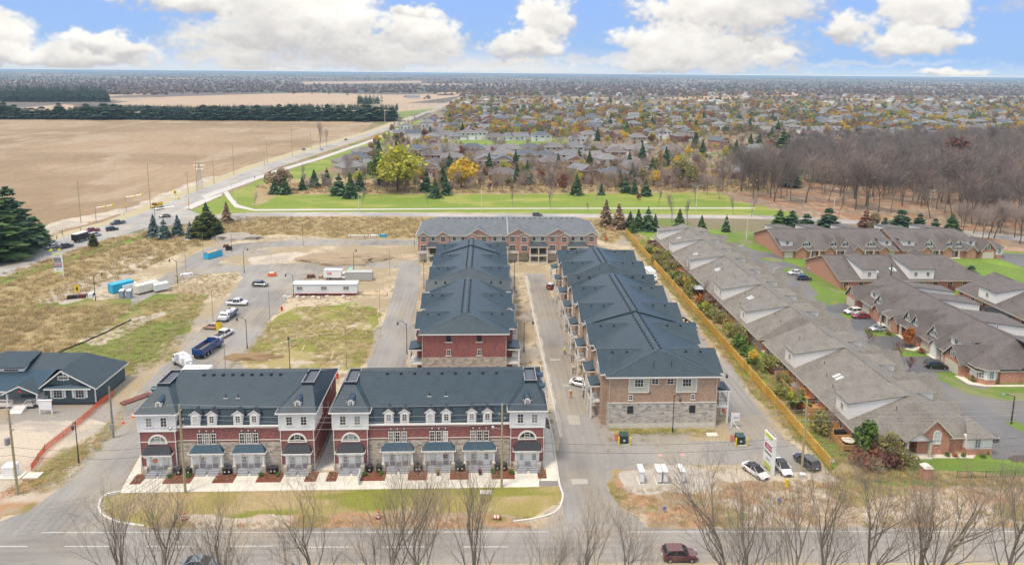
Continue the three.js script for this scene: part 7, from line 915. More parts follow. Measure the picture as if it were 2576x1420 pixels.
for (const k in TYPES) {
  const t = TYPES[k], h = t.wd / 2; t.body = bodyGeo(t.prof, t.wd);
  const [a, b, c, d] = t.cab, R0 = (q, f = 1) => [q[0], q[1], q[2] * h / 0.82 * 0.96 * f];
  const A = R0(a), Bq = R0(b), C = R0(c), D = R0(d), S = (q, s) => [q[0], q[1], s * q[2]], gl = new MB(), rf = new MB(), pl = new MB();
  gl.quad(S(A, -1), S(A, 1), S(Bq, 1), S(Bq, -1)).quad(S(D, 1), S(D, -1), S(C, -1), S(C, 1)); for (const s of [-1, 1]) gl.quad(S(A, s), S(D, s), S(C, s), S(Bq, s));
  rf.slab([[b[0] - 0.06, b[1] + 0.04, Bq[2] + 0.02], [c[0] + 0.06, c[1] + 0.04, C[2] + 0.02], [c[0] + 0.06, c[1] + 0.04, -C[2] - 0.02], [b[0] - 0.06, b[1] + 0.04, -Bq[2] - 0.02]], 0.07);
  for (const s of [-1, 1]) { pl.tube(S(A, s), S(Bq, s), 0.07, 0.05, 4); pl.tube(S(D, s), S(C, s), 0.05, 0.05, 4); const m = lerp(a[0], d[0], 0.52); pl.tube([m, A[1], s * A[2] * 1.0], [lerp(b[0], c[0], 0.55), b[1], s * Bq[2]], 0.045, 0.045, 4); if (t.panel) pl.quad(S(A, s * 1.01), [0.6, a[1], s * A[2] * 1.01], [0.6, b[1], s * Bq[2] * 1.01], S(Bq, s * 1.01)); }
  if (t.panel) pl.quad([A[0] - 0.02, A[1], -A[2]], [A[0] - 0.02, A[1], A[2]], [Bq[0] - 0.02, Bq[1], Bq[2]], [Bq[0] - 0.02, Bq[1], -Bq[2]]);
  t.glassG = gl.geo(); t.roofG = rf.geo(); t.pillarG = pl.geo();
  const f = t.prof[t.prof.length - 2], q = t.prof[1], z = h * 0.62; t.headG = [-1, 1].map((s) => B(f[0] - 0.12, f[2] - 0.2, s * z - 0.2, f[0] + 0.06, f[2] - 0.03, s * z + 0.2).geo()); t.tailG = [-1, 1].map((s) => B(q[0] - 0.09, q[2] - 0.32, s * z - 0.22, q[0] + 0.05, q[2] - 0.1, s * z + 0.22).geo());
  t.grilleG = B(f[0] + 0.02, f[1] + 0.12, -h * 0.42, f[0] + 0.19, f[2] - 0.12, h * 0.42).geo(); t.plateG = B(q[0] - 0.14, 0.6, -0.25, q[0] - 0.05, 0.74, 0.25).geo(); t.mirrorG = [-1, 1].map((s) => B(d[0] - 0.35, d[1] + 0.02, s * (h + 0.02), d[0] - 0.2, d[1] + 0.16, s * (h + 0.18)).geo());
  t.sillG = new MB().box(q[0] + 0.3, q[1] - 0.08, -h * 0.98, f[0] - 0.3, q[1] + 0.02, h * 0.98).geo(); if (t.bed) t.bedG = B(t.bed[0], 0.8, -h * 0.84, t.bed[1], 1.195, h * 0.84).geo();
}
function vehicle(type, color, p, turn, label, cat, y = 0, roofMat) {
  const t = TYPES[type], o = thing(cat.replace(/ /g, '_'), label, cat, [p[0], y, p[1]], turn), m = PAINT[color];
  mesh('body', t.body, m, o); mesh('side_glass', t.glassG, M.carGlass, o); mesh('roof', t.roofG, roofMat || m, o); mesh('pillars', t.pillarG, m, o); mesh('sill', t.sillG, M.dark, o);
  for (const s of [0, 1]) { mesh('headlight', t.headG[s], M.head, o); mesh('taillight', t.tailG[s], M.tail, o); mesh('mirror', t.mirrorG[s], m, o); }
  mesh('grille', t.grilleG, M.black, o); mesh('plate', t.plateG, M.plate, o); if (t.bedG) mesh('bed', t.bedG, M.dark, o);
  for (const x of [-t.L * 0.3, t.L * 0.31]) for (const s of [-1, 1]) { const w = mesh('wheel', wheelT, M.tyre, o); w.position.set(x, 0.34, s * (t.wd / 2 - 0.1)); mesh('rim', wheelR, M.rim, w); }
  return o;
}
const go = (type, color, rear, front, label, cat = 'car', y, rm) => vehicle(type, color, [(rear[0] + front[0]) / 2, (rear[1] + front[1]) / 2], Math.atan2(-(front[1] - rear[1]), front[0] - rear[0]), label, cat, y, rm);
go('sedan', 'white', zN(965, 730), zN(1085, 810), 'white coupe with black glass roof parked left of the tall sign', 'car', 0, M.carGlass);
go('sedan', 'white', zN(1225, 690), zN(1300, 780), 'white sedan parked right behind the tall sign', 'car', 0, M.carGlass);
go('suv', 'navy', zN(1540, 735), zN(1420, 650), 'black car parked against the end of the wooden fence', 'car');
go('suv', 'maroon', at(1662, 1404), at(1755, 1404), 'dark red car driving on the bottom road', 'car'); go('sedan', 'steel', at(455, 1428), at(552, 1428), 'grey blue car cut by the bottom edge on the near road', 'car');
// the street of the building site
go('pickup', 'white', zS(570, 690), zS(800, 695), 'white pickup truck parked across the site street', 'pickup truck'); go('suv', 'grey', zS(815, 525), zS(960, 528), 'dark grey car parked beside the orange tub', 'car'); go('pickup', 'white', zS(520, 1000), zS(610, 950), 'white pickup with red barrels in its bed behind the dump truck', 'pickup truck');
PAINT.tan = paint([0.45, 0.26, 0.13]); go('sedan', 'tan', zS(500, 905), zS(430, 900), 'tan car with open dark boot beside the flatbed truck', 'car'); go('sedan', 'white', zC(285, 1050), zC(345, 1062), 'white car parked beside the right townhouse row', 'car'); go('sedan', 'white', [-17.6, -137.8], [-13.9, -137.8], 'white car half hidden under the left balcony of the middle row', 'car'); go('suv', 'red', zC(112, 415), zC(140, 400), 'small red and white car beside the far balconies of the right row', 'car', 0, PAINT.white);
go('suv', 'grey', z4(1580, 1050), z4(1650, 1048), 'dark grey car driving on the far road behind the houses', 'car');
// the court on the right
go('suv', 'black', z6(1465, 385), z6(1640, 395), 'black car parked at the garage near the round bay', 'car'); go('suv', 'navy', z6(1862, 975), z6(2020, 980), 'dark blue car parked beside the near bungalow end', 'car'); go('sedan', 'silver', z9(685, 815), z9(430, 825), 'silver car parked on the driveway before the garage row', 'car'); go('sedan', 'red', z9(460, 685), z9(270, 685), 'dark red car beside the white car on the court driveway', 'car'); go('suv', 'white', z9(390, 635), z9(175, 645), 'white car on the upper driveway of the garage row', 'car'); go('sedan', 'white', z7(1095, 440), z7(990, 445), 'white car parked on the court lane beside the dark one', 'car'); go('suv', 'navy', z7(1045, 480), z7(1155, 482), 'dark blue car parked on the court lane in front of the white one', 'car'); go('sedan', 'silver', z7(1135, 420), z7(1190, 400), 'silver car behind the wall corner of the middle bungalow block', 'car');
// traffic on the highway
go('van', 'yellow', zL(1715, 350), zL(1610, 370), 'yellow van on the highway', 'van', 0.04); go('sedan', 'silver', zL(1740, 375), zL(1650, 390), 'silver car beside the yellow van', 'car', 0.04); go('sedan', 'black', zL(1815, 465), zL(1695, 470), 'black car turning in the highway junction', 'car', 0.04); go('pickup', 'teal', zL(1325, 530), zL(1175, 550), 'dark teal pickup crossing the junction', 'pickup truck', 0.04); go('suv', 'black', zL(1135, 615), zL(1245, 600), 'black car waiting at the junction', 'car', 0.04); go('pickup', 'red', zL(1035, 615), zL(915, 635), 'red pickup on the highway', 'pickup truck', 0.04); go('suv', 'silver', zL(960, 680), zL(1050, 660), 'silver car before the black box truck', 'car', 0.04); go('pickup', 'navy', zL(610, 810), zL(765, 780), 'black pickup following the box truck', 'pickup truck', 0.04); go('sedan', 'silver', zL(620, 780), zL(490, 808), 'silver car behind the flags of the tall sign', 'car', 0.04); go('sedan', 'silver', at(806, 379), at(812, 376), 'tiny white car far up the highway', 'car', 0.04); go('sedan', 'black', at(873, 351), at(866, 354), 'tiny dark car far up the highway', 'car', 0.04); go('suv', 'steel', at(760, 378), at(767, 376), 'tiny blue car on the highway', 'car', 0.04);
{ const f = (x, y, t, l, c) => vehicle(t, c, z4(x, y), 1.57, l, 'car'); f(1322, 700, 'suv', 'white car before the slate roofed house', 'white'); f(720, 600, 'suv', 'dark car before the left slate roofed house', 'navy'); f(1805, 700, 'sedan', 'white car beside the wide brown house', 'white'); f(2100, 590, 'sedan', 'white car at the house with the dark roof', 'white'); f(2510, 490, 'sedan', 'red car in the suburb street on the right', 'red'); }
function wheels(o, list, r = 1, z = 1.05) { for (const [x, s] of list.flatMap((x) => [[x, -1], [x, 1]])) { const w = mesh('wheel', wheelT, M.tyre, o); w.position.set(x, 0.34 * r, s * z); w.scale.set(r, r, 1.2); mesh('rim', wheelR, M.rim, w); } }
function lorry(label, cat, p, q, color, build, len) { const c = [(p[0] + q[0]) / 2, (p[1] + q[1]) / 2], o = thing(cat.replace(/ /g, '_'), label, cat, [c[0], 0, c[1]], Math.atan2(-(q[1] - p[1]), q[0] - p[0])); build(o, PAINT[color]); return o; }
const cabin = (o, m, x0, x1, top, w = 1.1, nose = 0) => { new MB().prism([[x0, 0.7], [x1 + nose, 0.7], [x1 + nose, nose ? 1.5 : 1.6], [x1, nose ? 1.62 : 1.6], [x1 - 0.45, top], [x0, top]], 'z', -w, w).build('cab', m, o); new MB().quad([x1 + 0.03, 1.66, -w * 0.88], [x1 + 0.03, 1.66, w * 0.88], [x1 - 0.4, top - 0.14, w * 0.85], [x1 - 0.4, top - 0.14, -w * 0.85]).build('windscreen', M.carGlass, o); for (const s of [-1, 1]) { new MB().quad([x0 + 0.2, 1.65, s * (w + 0.01)], [x1 - 0.12, 1.65, s * (w + 0.01)], [x1 - 0.5, top - 0.2, s * (w + 0.01)], [x0 + 0.2, top - 0.2, s * (w + 0.01)]).build('side_window', M.carGlass, o); B(x1 + nose - 0.02, 0.95, s * w * 0.75 - 0.17, x1 + nose + 0.05, 1.2, s * w * 0.75 + 0.17).build('headlight', M.head, o); } B(x1 + nose, 0.6, -w, x1 + nose + 0.12, 0.85, w).build('bumper', M.steel, o); };
lorry('blue dump truck with an open brown box on the site street', 'dump truck', zS(330, 1180), zS(520, 1050), 'blue', (o, m) => {
  cabin(o, m, 1.9, 3.1, 2.6, 1.15, 1.2); const b = new MB().box(-4.2, 1.1, -1.25, 1.7, 1.3, 1.25).box(-4.2, 1.3, -1.25, 1.7, 2.6, -1.13).box(-4.2, 1.3, 1.13, 1.7, 2.6, 1.25).box(-4.2, 1.3, -1.13, -4.08, 2.5, 1.13).box(1.55, 1.3, -1.13, 1.7, 3.0, 1.13); for (let x = -4; x < 1.7; x += 0.8) for (const s of [-1, 1]) b.box(x, 1.15, s * 1.25, x + 0.12, 2.6, s * 1.34); b.build('tipper_box', m, o); B(-4.0, 1.31, -1.1, 1.5, 1.6, 1.1).build('load', mat([0.20, 0.16, 0.12], 1), o); B(-4.2, 0.6, -0.5, 3, 1.1, 0.5).build('chassis', M.dark, o); wheels(o, [-3.2, -1.9, -0.6, 3.2], 1.5, 1.08); });
lorry('white flatbed truck with blue side boards on the site street', 'flatbed truck', zS(660, 770), zS(550, 850), 'white', (o, m) => { cabin(o, m, 1.4, 2.5, 2.3, 1.05, 0.9); B(-3.2, 0.85, -1.2, 1.2, 1.05, 1.2).build('bed', M.grey, o); const s = new MB(); for (const z of [-1.2, 1.15]) s.box(-3.2, 1.05, z, 1.2, 1.75, z + 0.06); s.build('side_board', PAINT.blue, o); for (const [x, z] of [[-2, -0.4], [-0.8, 0.3], [0.4, -0.2]]) new MB().prism([[x - 0.5, 1.05], [x + 0.5, 1.05], [x + 0.4, 1.9], [x - 0.35, 1.95]], 'z', z - 0.5, z + 0.5).build('load_bag', M.whitePaint, o); B(-3.2, 0.55, -0.4, 2.6, 0.85, 0.4).build('chassis', M.dark, o); wheels(o, [-2, 2.2], 1.3, 1.0); });
const boxTruck = (o, m, box) => { cabin(o, m, 2.2, 3.3, 2.35, 1.05, 0.55); B(-3.4, 0.95, -1.2, 2.1, 3.3, 1.2).build('cargo_box', box, o); const t = new MB(); for (const z of [-1.2, 1.2]) t.box(-3.42, 3.22, z - 0.05, 2.12, 3.34, z + 0.05); t.build('box_rail', M.steel, o); B(-3.2, 0.6, -0.5, 3, 0.95, 0.5).build('chassis', M.dark, o); wheels(o, [-1.9, 2.6], 1.25, 1.0); };
lorry('white box truck parked in the lane behind the right townhouse row', 'box truck', zC(740, 320), zC(815, 385), 'white', (o, m) => boxTruck(o, m, M.whitePaint)); 
lorry('white box truck with red lettering beside the grey container', 'box truck', zS(1450, 465), zS(1665, 470), 'white', (o, m) => { boxTruck(o, m, M.whitePaint); const q = new MB(); for (const [x, y, l] of [[-2.4, 2.42, 0.35], [-1.95, 2.38, 0.3], [-1.55, 2.38, 0.7], [-2.2, 1.95, 0.4], [-1.7, 1.95, 0.9]]) q.box(x, y, 1.2, x + l, y + 0.26, 1.215); q.build('red_lettering', M.red, o); B(-2.2, 1.6, 1.2, -0.9, 1.68, 1.214).build('print_line', M.grey, o); });
lorry('black box truck with a white roof on the highway', 'box truck', zL(800, 740), zL(930, 700), 'black', (o, m) => { boxTruck(o, m, M.black); B(-3.45, 3.3, -1.22, 2.15, 3.42, 1.22).build('box_roof', M.whitePaint, o); B(-3.44, 1.2, -0.9, -3.4, 1.5, -0.7).build('taillight', M.tail, o); });
lorry('flatbed trailer truck with a load of stone parked in the lane behind the right row', 'flatbed truck', zC(960, 640), zC(1085, 720), 'blue', (o, m) => { B(-3, 0.9, -1.2, 1.4, 1.1, 1.2).build('bed', M.dark, o); new MB().box(-2.8, 1.1, -1.1, 1.2, 1.9, -1.02).box(-2.8, 1.1, 1.02, 1.2, 1.9, 1.1).box(-3, 1.1, -1.1, -2.9, 2.0, 1.1).build('side_board', M.black, o); for (let i = 0; i < 6; i++) new MB().box(-2.6 + i * 0.6, 1.1, -0.8 + (i % 3) * 0.5, -2.1 + i * 0.6, 1.7, -0.3 + (i % 3) * 0.5).build('load', M.lumber, o); cabin(o, m, 1.6, 2.7, 2.4, 1.05, 0.5); wheels(o, [-2, 2.2], 1.2, 1.0); });
lorry('white truck crane folded up behind the left front row', 'crane truck', zS(290, 1275), zS(150, 1200), 'white', (o, m) => { B(-3, 0.8, -1.2, 2, 1.1, 1.2).build('deck', M.grey, o); cabin(o, m, 2.2, 3.2, 2.4, 1.1, 0.3); for (let i = 0; i < 4; i++) new MB().prism([[-2.6 + i * 1.1, 1.1], [-1.7 + i * 1.1, 1.1], [-1.8 + i * 1.1, 2.2 + (i % 2) * 0.5], [-2.5 + i * 1.1, 2.1]], 'z', -0.9 + (i % 2) * 0.4, 0.5 + (i % 2) * 0.4).build('load_bag', M.whitePaint, o); new MB().bar([-2.8, 1.2, 0], [-1, 3.2, 0.2], 0.3, 0.3).bar([-1, 3.2, 0.2], [1.6, 2.6, 0.1], 0.24, 0.24).build('crane_arm', M.whitePaint, o); wheels(o, [-2, -0.8, 2.4], 1.3, 1.05); });
lorry('white box van parked behind the left front row', 'box van', at(478, 931, 2.6), at(528, 931, 2.6), 'white', (o, m) => { boxTruck(o, m, M.whitePaint); B(-1.2, 3.3, -0.5, 0, 3.5, 0.5).build('roof_hatch', M.lightStone, o); });
// ---------------------------------------------------------------- building site: trailers, containers, skips
function container(label, cat, p, turn, L, Wd, Hh, m, ribs = true, y = 0.15) {
  const o = thing(cat.replace(/ /g, '_'), label, cat, [p[0], 0, p[1]], turn); B(-L / 2, y, -Wd / 2, L / 2, Hh, Wd / 2).build('shell', m, o);
  if (ribs) { const r = new MB(); for (let x = -L / 2 + 0.2; x < L / 2; x += 0.45) for (const s of [-1, 1]) r.box(x, y + 0.15, s * Wd / 2, x + 0.18, Hh - 0.15, s * (Wd / 2 + 0.05)); r.build('rib', m, o); }
  const f = new MB(); for (const x of [-L / 2, L / 2]) for (const z of [-Wd / 2, Wd / 2]) f.box(x - 0.07, y - 0.02, z - 0.07, x + 0.07, Hh + 0.03, z + 0.07); for (const z of [-Wd / 2, Wd / 2]) f.box(-L / 2, Hh - 0.08, z - 0.06, L / 2, Hh + 0.02, z + 0.06); f.build('frame', m, o);
  const d = new MB(); for (const z of [-0.6, 0.6]) d.box(-L / 2 - 0.06, y + 0.2, z * Wd * 0.4 - 0.02, -L / 2 - 0.02, Hh - 0.2, z * Wd * 0.4 + 0.02); d.build('door_bar', M.steel, o); return o;
}
container('bright cyan shipping container on the site street', 'shipping container', zL(1290, 1250), 0.95, 6, 2.5, 2.7, M.cyan);
container('cream white container trailer beside the blue toilets', 'trailer', zL(1560, 1260), 0.95, 6.2, 2.5, 2.7, mat([0.70, 0.67, 0.58], 0.6), false, 0.5);
{ const o = container('small white cargo trailer with black outlines, right of the cream one', 'trailer', zL(1715, 1250), 0.75, 3.8, 2.2, 2.4, M.whitePaint, false, 0.5); wheels(o, [0], 0.9, 1.05); new MB().bar([1.9, 0.55, 0], [3.2, 0.5, 0], 0.1, 0.1).build('hitch', M.dark, o); }
container('low white trailer between the cyan container and the toilets', 'trailer', zL(1370, 1240), 0.9, 4, 2, 1.9, M.whitePaint, false, 0.4);
container('long grey shipping container beside the lettered truck', 'shipping container', zS(1770, 470), 0, 12.2 * 0.66, 2.5, 2.8, mat([0.42, 0.44, 0.43], 0.6));
{ // site office
  const p = zS(1465, 612), o = thing('site_office', 'long white site office trailer with three grey windows', 'office trailer', [p[0], 0, p[1]]), L = 18.2; B(-L / 2, 0.7, -3, L / 2, 3.6, 0).build('shell', M.white, o); new MB().slab([[-L / 2 - 0.15, 3.6, 0.2], [L / 2 + 0.15, 3.6, 0.2], [L / 2 + 0.15, 3.85, -1.5], [-L / 2 - 0.15, 3.85, -1.5]], 0.12).slab([[L / 2 + 0.15, 3.6, -3.2], [-L / 2 - 0.15, 3.6, -3.2], [-L / 2 - 0.15, 3.85, -1.5], [L / 2 + 0.15, 3.85, -1.5]], 0.12).build('roof', M.whitePaint, o);
  for (const x of [-7.2, -0.3, 6.0]) win(o, x, 2.3, 0.01, 1.5, 0.95, { cols: 2, rows: 1, frame: M.lightStone, pane: M.glassGrey }); B(-L / 2 - 0.02, 0.62, -3.02, L / 2 + 0.02, 0.75, 0.03).build('skirt', M.red, o); for (let x = -8; x <= 8; x += 3.2) B(x - 0.25, 0, -1.2, x + 0.25, 0.7, -0.6).build('block', M.grey, o); wheels(o, [-1.4, 0.0], 1.1, 1.2);
  [[-11, 1.4], [-9.6, 2], [-7.4, 1.6], [-5.6, 2.2], [-3, 1.8], [0.8, 1.6], [5.4, 1.5], [-1.2, 2.6]].forEach(([x, z], i) => { const t = thing('concrete_block', 'pale concrete block lying before the site office, ' + ord([0, 1, 2, 3, 4, 6, 7, 5][i]) + ' from the left', 'concrete block', [p[0] + x, 0, p[1] + z], i * 0.7, 'concrete blocks before the site office'); B(-0.6, 0, -0.4, 0.6, 0.5, 0.4).build('block', M.conc, t); B(-0.5, 0.5, -0.3, 0.3, 0.62, 0.3).build('top_slab', M.lightStone, t); });
  [[0, 0], [1, 0.5], [2, 1.1]].forEach(([a, b], i) => { const t = thing('lumber', 'long timber board lying right of the site office, ' + ord(i) + ' from the back', 'timber', [p[0] + 13.2 + a * 0.2, 0.05, p[1] - 2 + b * 1.3], -0.06 - i * 0.05, 'timber boards by the site office'); B(-4.2, 0, -0.3, 4.2, 0.2, 0.3).build('board', M.lumber, t); B(4.2, 0, -0.28, 4.3, 0.18, 0.28).build('board_end', M.deckRed, t); });
}
function skip(label, p, turn, L, Wd, Hh, m, load) { const o = thing('skip', label, 'skip', [p[0], 0, p[1]], turn), t = 0.08, b = new MB(); b.box(-L / 2, 0.1, -Wd / 2, L / 2, 0.2, Wd / 2).box(-L / 2, 0.2, -Wd / 2, L / 2, Hh, -Wd / 2 + t).box(-L / 2, 0.2, Wd / 2 - t, L / 2, Hh, Wd / 2).box(-L / 2, 0.2, -Wd / 2 + t, -L / 2 + t, Hh, Wd / 2 - t).box(L / 2 - t, 0.2, -Wd / 2 + t, L / 2, Hh, Wd / 2 - t); for (let x = -L / 2 + 0.4; x < L / 2; x += 0.9) for (const s of [-1, 1]) b.box(x, 0.2, s * Wd / 2, x + 0.12, Hh, s * (Wd / 2 + 0.06)); b.build('shell', m, o); if (load) { const q = new MB(), r = rng(Math.round(L * 10)); for (let i = 0; i < 12; i++) q.box(-L / 2 + 0.2 + r() * (L - 1), Hh - 0.6, -Wd / 2 + 0.2 + r() * (Wd - 1), -L / 2 + 0.8 + r() * (L - 1), Hh + 0.2 * r(), -Wd / 2 + 0.7 + r() * (Wd - 1)); q.build('rubble', load, o); } return o; }
skip('turquoise waste skip full of rubble on the site street', zS(470, 270), 1.1, 6, 2.4, 2.1, M.cyan, M.lumber); skip('orange tub with a white cover on the site ground', zS(995, 435), 0, 2.2, 1.5, 1, M.orange, M.whitePaint); skip('dark metal scoop bucket near the turquoise skip', zS(610, 205), 0.2, 2, 1.6, 1.2, M.black); skip('low black bin beside the left street lamp', zL(770, 1330), 0.3, 2.4, 1.4, 0.8, M.black);
{ const T = (x, l) => { const p = zL(x, 1325), o = thing('portable_toilet', l, 'portable toilet', [p[0], 0, p[1]], 0.1); B(-0.6, 0, -0.6, 0.6, 2.2, 0.6).build('cabin', mat([0.20, 0.25, 0.34], 0.6), o); B(-0.45, 0.15, 0.6, 0.45, 2.0, 0.64).build('door', mat([0.27, 0.32, 0.40], 0.6), o); new MB().slab([[-0.65, 2.3, 0.65], [0.65, 2.3, 0.65], [0.5, 2.5, -0.65], [-0.5, 2.5, -0.65]], 0.12).build('roof', M.whitePaint, o); B(0.3, 1.0, 0.64, 0.38, 1.2, 0.68).build('handle', M.steel, o); }; T(1300, 'blue grey portable toilet, left of the pair'); T(1378, 'blue grey portable toilet, right of the pair'); const p = zS(1678, 470), o = thing('portable_toilet', 'green topped portable toilet between truck and grey container', 'portable toilet', [p[0], 0, p[1] - 2.5]); B(-0.6, 0, -0.6, 0.6, 2.6, 0.6).build('cabin', mat([0.62, 0.68, 0.66], 0.6), o); new MB().slab([[-0.65, 2.7, 0.65], [0.65, 2.7, 0.65], [0.5, 3.0, -0.65], [-0.5, 3.0, -0.65]], 0.12).build('roof', mat([0.2, 0.5, 0.38], 0.5), o); B(-0.45, 0.2, 0.6, 0.45, 2.2, 0.65).build('door', mat([0.2, 0.45, 0.35], 0.5), o); }
// stacks and heaps
const stack = (label, p, turn, L, m, n = 3, w = 1.2) => { const o = thing('material_stack', label, 'building material', [p[0], 0, p[1]], turn); for (let i = 0; i < n; i++) B(-L / 2 + i * 0.1, i * 0.34, -w / 2, L / 2 - i * 0.16, i * 0.34 + 0.3, w / 2).build('layer', m, o); for (const x of [-L / 3, L / 3]) B(x - 0.06, -0.02, -w / 2 - 0.02, x + 0.06, n * 0.34, w / 2 + 0.02).build('strap', M.dark, o); return o; };
stack('long cream bundle of boards beside the back street', zS(1755, 95), 0, 8, M.cream, 3); stack('white wrapped bundle beside the cream boards', zS(1895, 92), 0.1, 3.6, M.whitePaint, 3); stack('blue wrapped bundle beside the back street', zS(1980, 88), 0, 3, M.cyan, 3); stack('white slab stack at the edge of the left street', zS(235, 430), 0.5, 3.6, M.whitePaint, 2); stack('red brown pallet heap left of the lettered truck', zS(1340, 450), 0.2, 2.6, M.deckRed, 3); stack('tan pallet heap beside the lettered truck', zS(1425, 455), 0.5, 1.6, M.lumber, 3); stack('red brown pallets near the left street lamp', zL(880, 1320), 0.2, 2.6, M.deckRed, 3); stack('white wrapped pallets near the left street lamp', zL(970, 1320), 0.1, 2.2, M.whitePaint, 4); stack('flat white tarpaulin near the pines', zS(230, 120), 0.1, 2.6, M.whitePaint, 1); stack('red and black equipment heap behind the scoop', zS(585, 180), 0.1, 2, M.deckRed, 3); stack('stack of dark red mats on the left street beside the front row', z8(1035, 400), 0.9, 5.5, M.deckRed, 1, 1.6); stack('low wooden pallet between the lamps near the middle row', zS(1670, 640), 0.2, 2, M.lumber, 1);
{ const r = rng(4); for (let i = 0; i < 16; i++) { const p = zS(1120 + r() * 560, 700 + r() * 500), o = thing('loose_board', 'loose pale board lying on the waste ground between the streets', 'board', [p[0], 0.03, p[1]], r() * 3.1, 'loose boards on the waste ground'); const L = 0.8 + r() * 2.4; B(-L, 0, -0.12, L, 0.08, 0.12).build('board', M.lumber, o); B(-L * 0.6, 0.08, -0.3, -L * 0.5, 0.14, 0.3).build('batten', M.lumber, o); } }
{ const o = thing('lumber', 'very long thin timber lying across the waste ground', 'timber', [...zS(1440, 705)].toSpliced(1, 0, 0.05), 0.13); B(-7, 0, -0.12, 7, 0.14, 0.12).build('board', M.lumber, o); const heap = (l, p, sx, sy, sz, c) => { const g = new THREE.SphereGeometry(1, 56, 26, 0, 6.283, 0, 1.57), a = g.attributes.position; for (let i = 0; i < a.count; i++) { const k = 0.45 + 1.1 * fbm(a.getX(i) * 2.4 + 9 + p[0], a.getZ(i) * 2.4 + 9, 5); a.setXYZ(i, a.getX(i) * sx * k, a.getY(i) * sy * k, a.getZ(i) * sz * k); } g.computeVertexNormals(); const h = tag(mesh('soil_heap', g, mat(c, 1, { map: grain }), scene), l, 'soil heap'); h.position.set(p[0], -0.1, p[1]); };
  heap('long brown heap of soil behind the site office', zS(1640, 300), 13, 2.2, 6, [0.33, 0.26, 0.18]); heap('second brown heap of soil, left of the longer one', zS(1420, 280), 7, 1.8, 5, [0.36, 0.28, 0.195]); heap('grey heap of gravel beside the cedars', zS(660, 100), 9, 1.8, 4, [0.34, 0.31, 0.27]); heap('dark brown mound covered with dead weeds near the dump truck', zS(810, 1160), 5.5, 0.8, 1.8, [0.26, 0.18, 0.10]); }
// ---------------------------------------------------------------- fences
function boardFence(label, x, z0, z1, h = 2.0) {
  const o = thing('wooden_fence', label, 'fence', [x, 0, 0]), n = Math.round((z0 - z1) / 2.4), d = (z0 - z1) / n, p = new MB(); for (let k = 0; k < 15; k++) p.box(-0.02 + (k % 2) * 0.02, 0.08, -d / 15 * (k + 1) + 0.012, 0.02 + (k % 2) * 0.02, h, -d / 15 * k); p.box(-0.06, 0.35, -d, -0.021, 0.47, 0).box(-0.06, 1.5, -d, -0.021, 1.62, 0).box(-0.08, h, -d, 0.09, h + 0.06, 0); const g = p.geo(), pg = new MB().box(-0.09, 0, -0.07, 0.09, h + 0.16, 0.07).box(-0.11, h + 0.16, -0.09, 0.11, h + 0.2, 0.09).geo(), r = rng(6);
  for (let i = 0; i < n; i++) { const a = mesh('panel', g, M.fence[Math.floor(r() * 3)], o); a.position.z = z0 - i * d; const b = mesh('post', pg, M.fence[2], o); b.position.z = z0 - i * d; } return o;
}
boardFence('long yellow wooden fence between the building site and the bungalow gardens', 56.6, -101, -268);
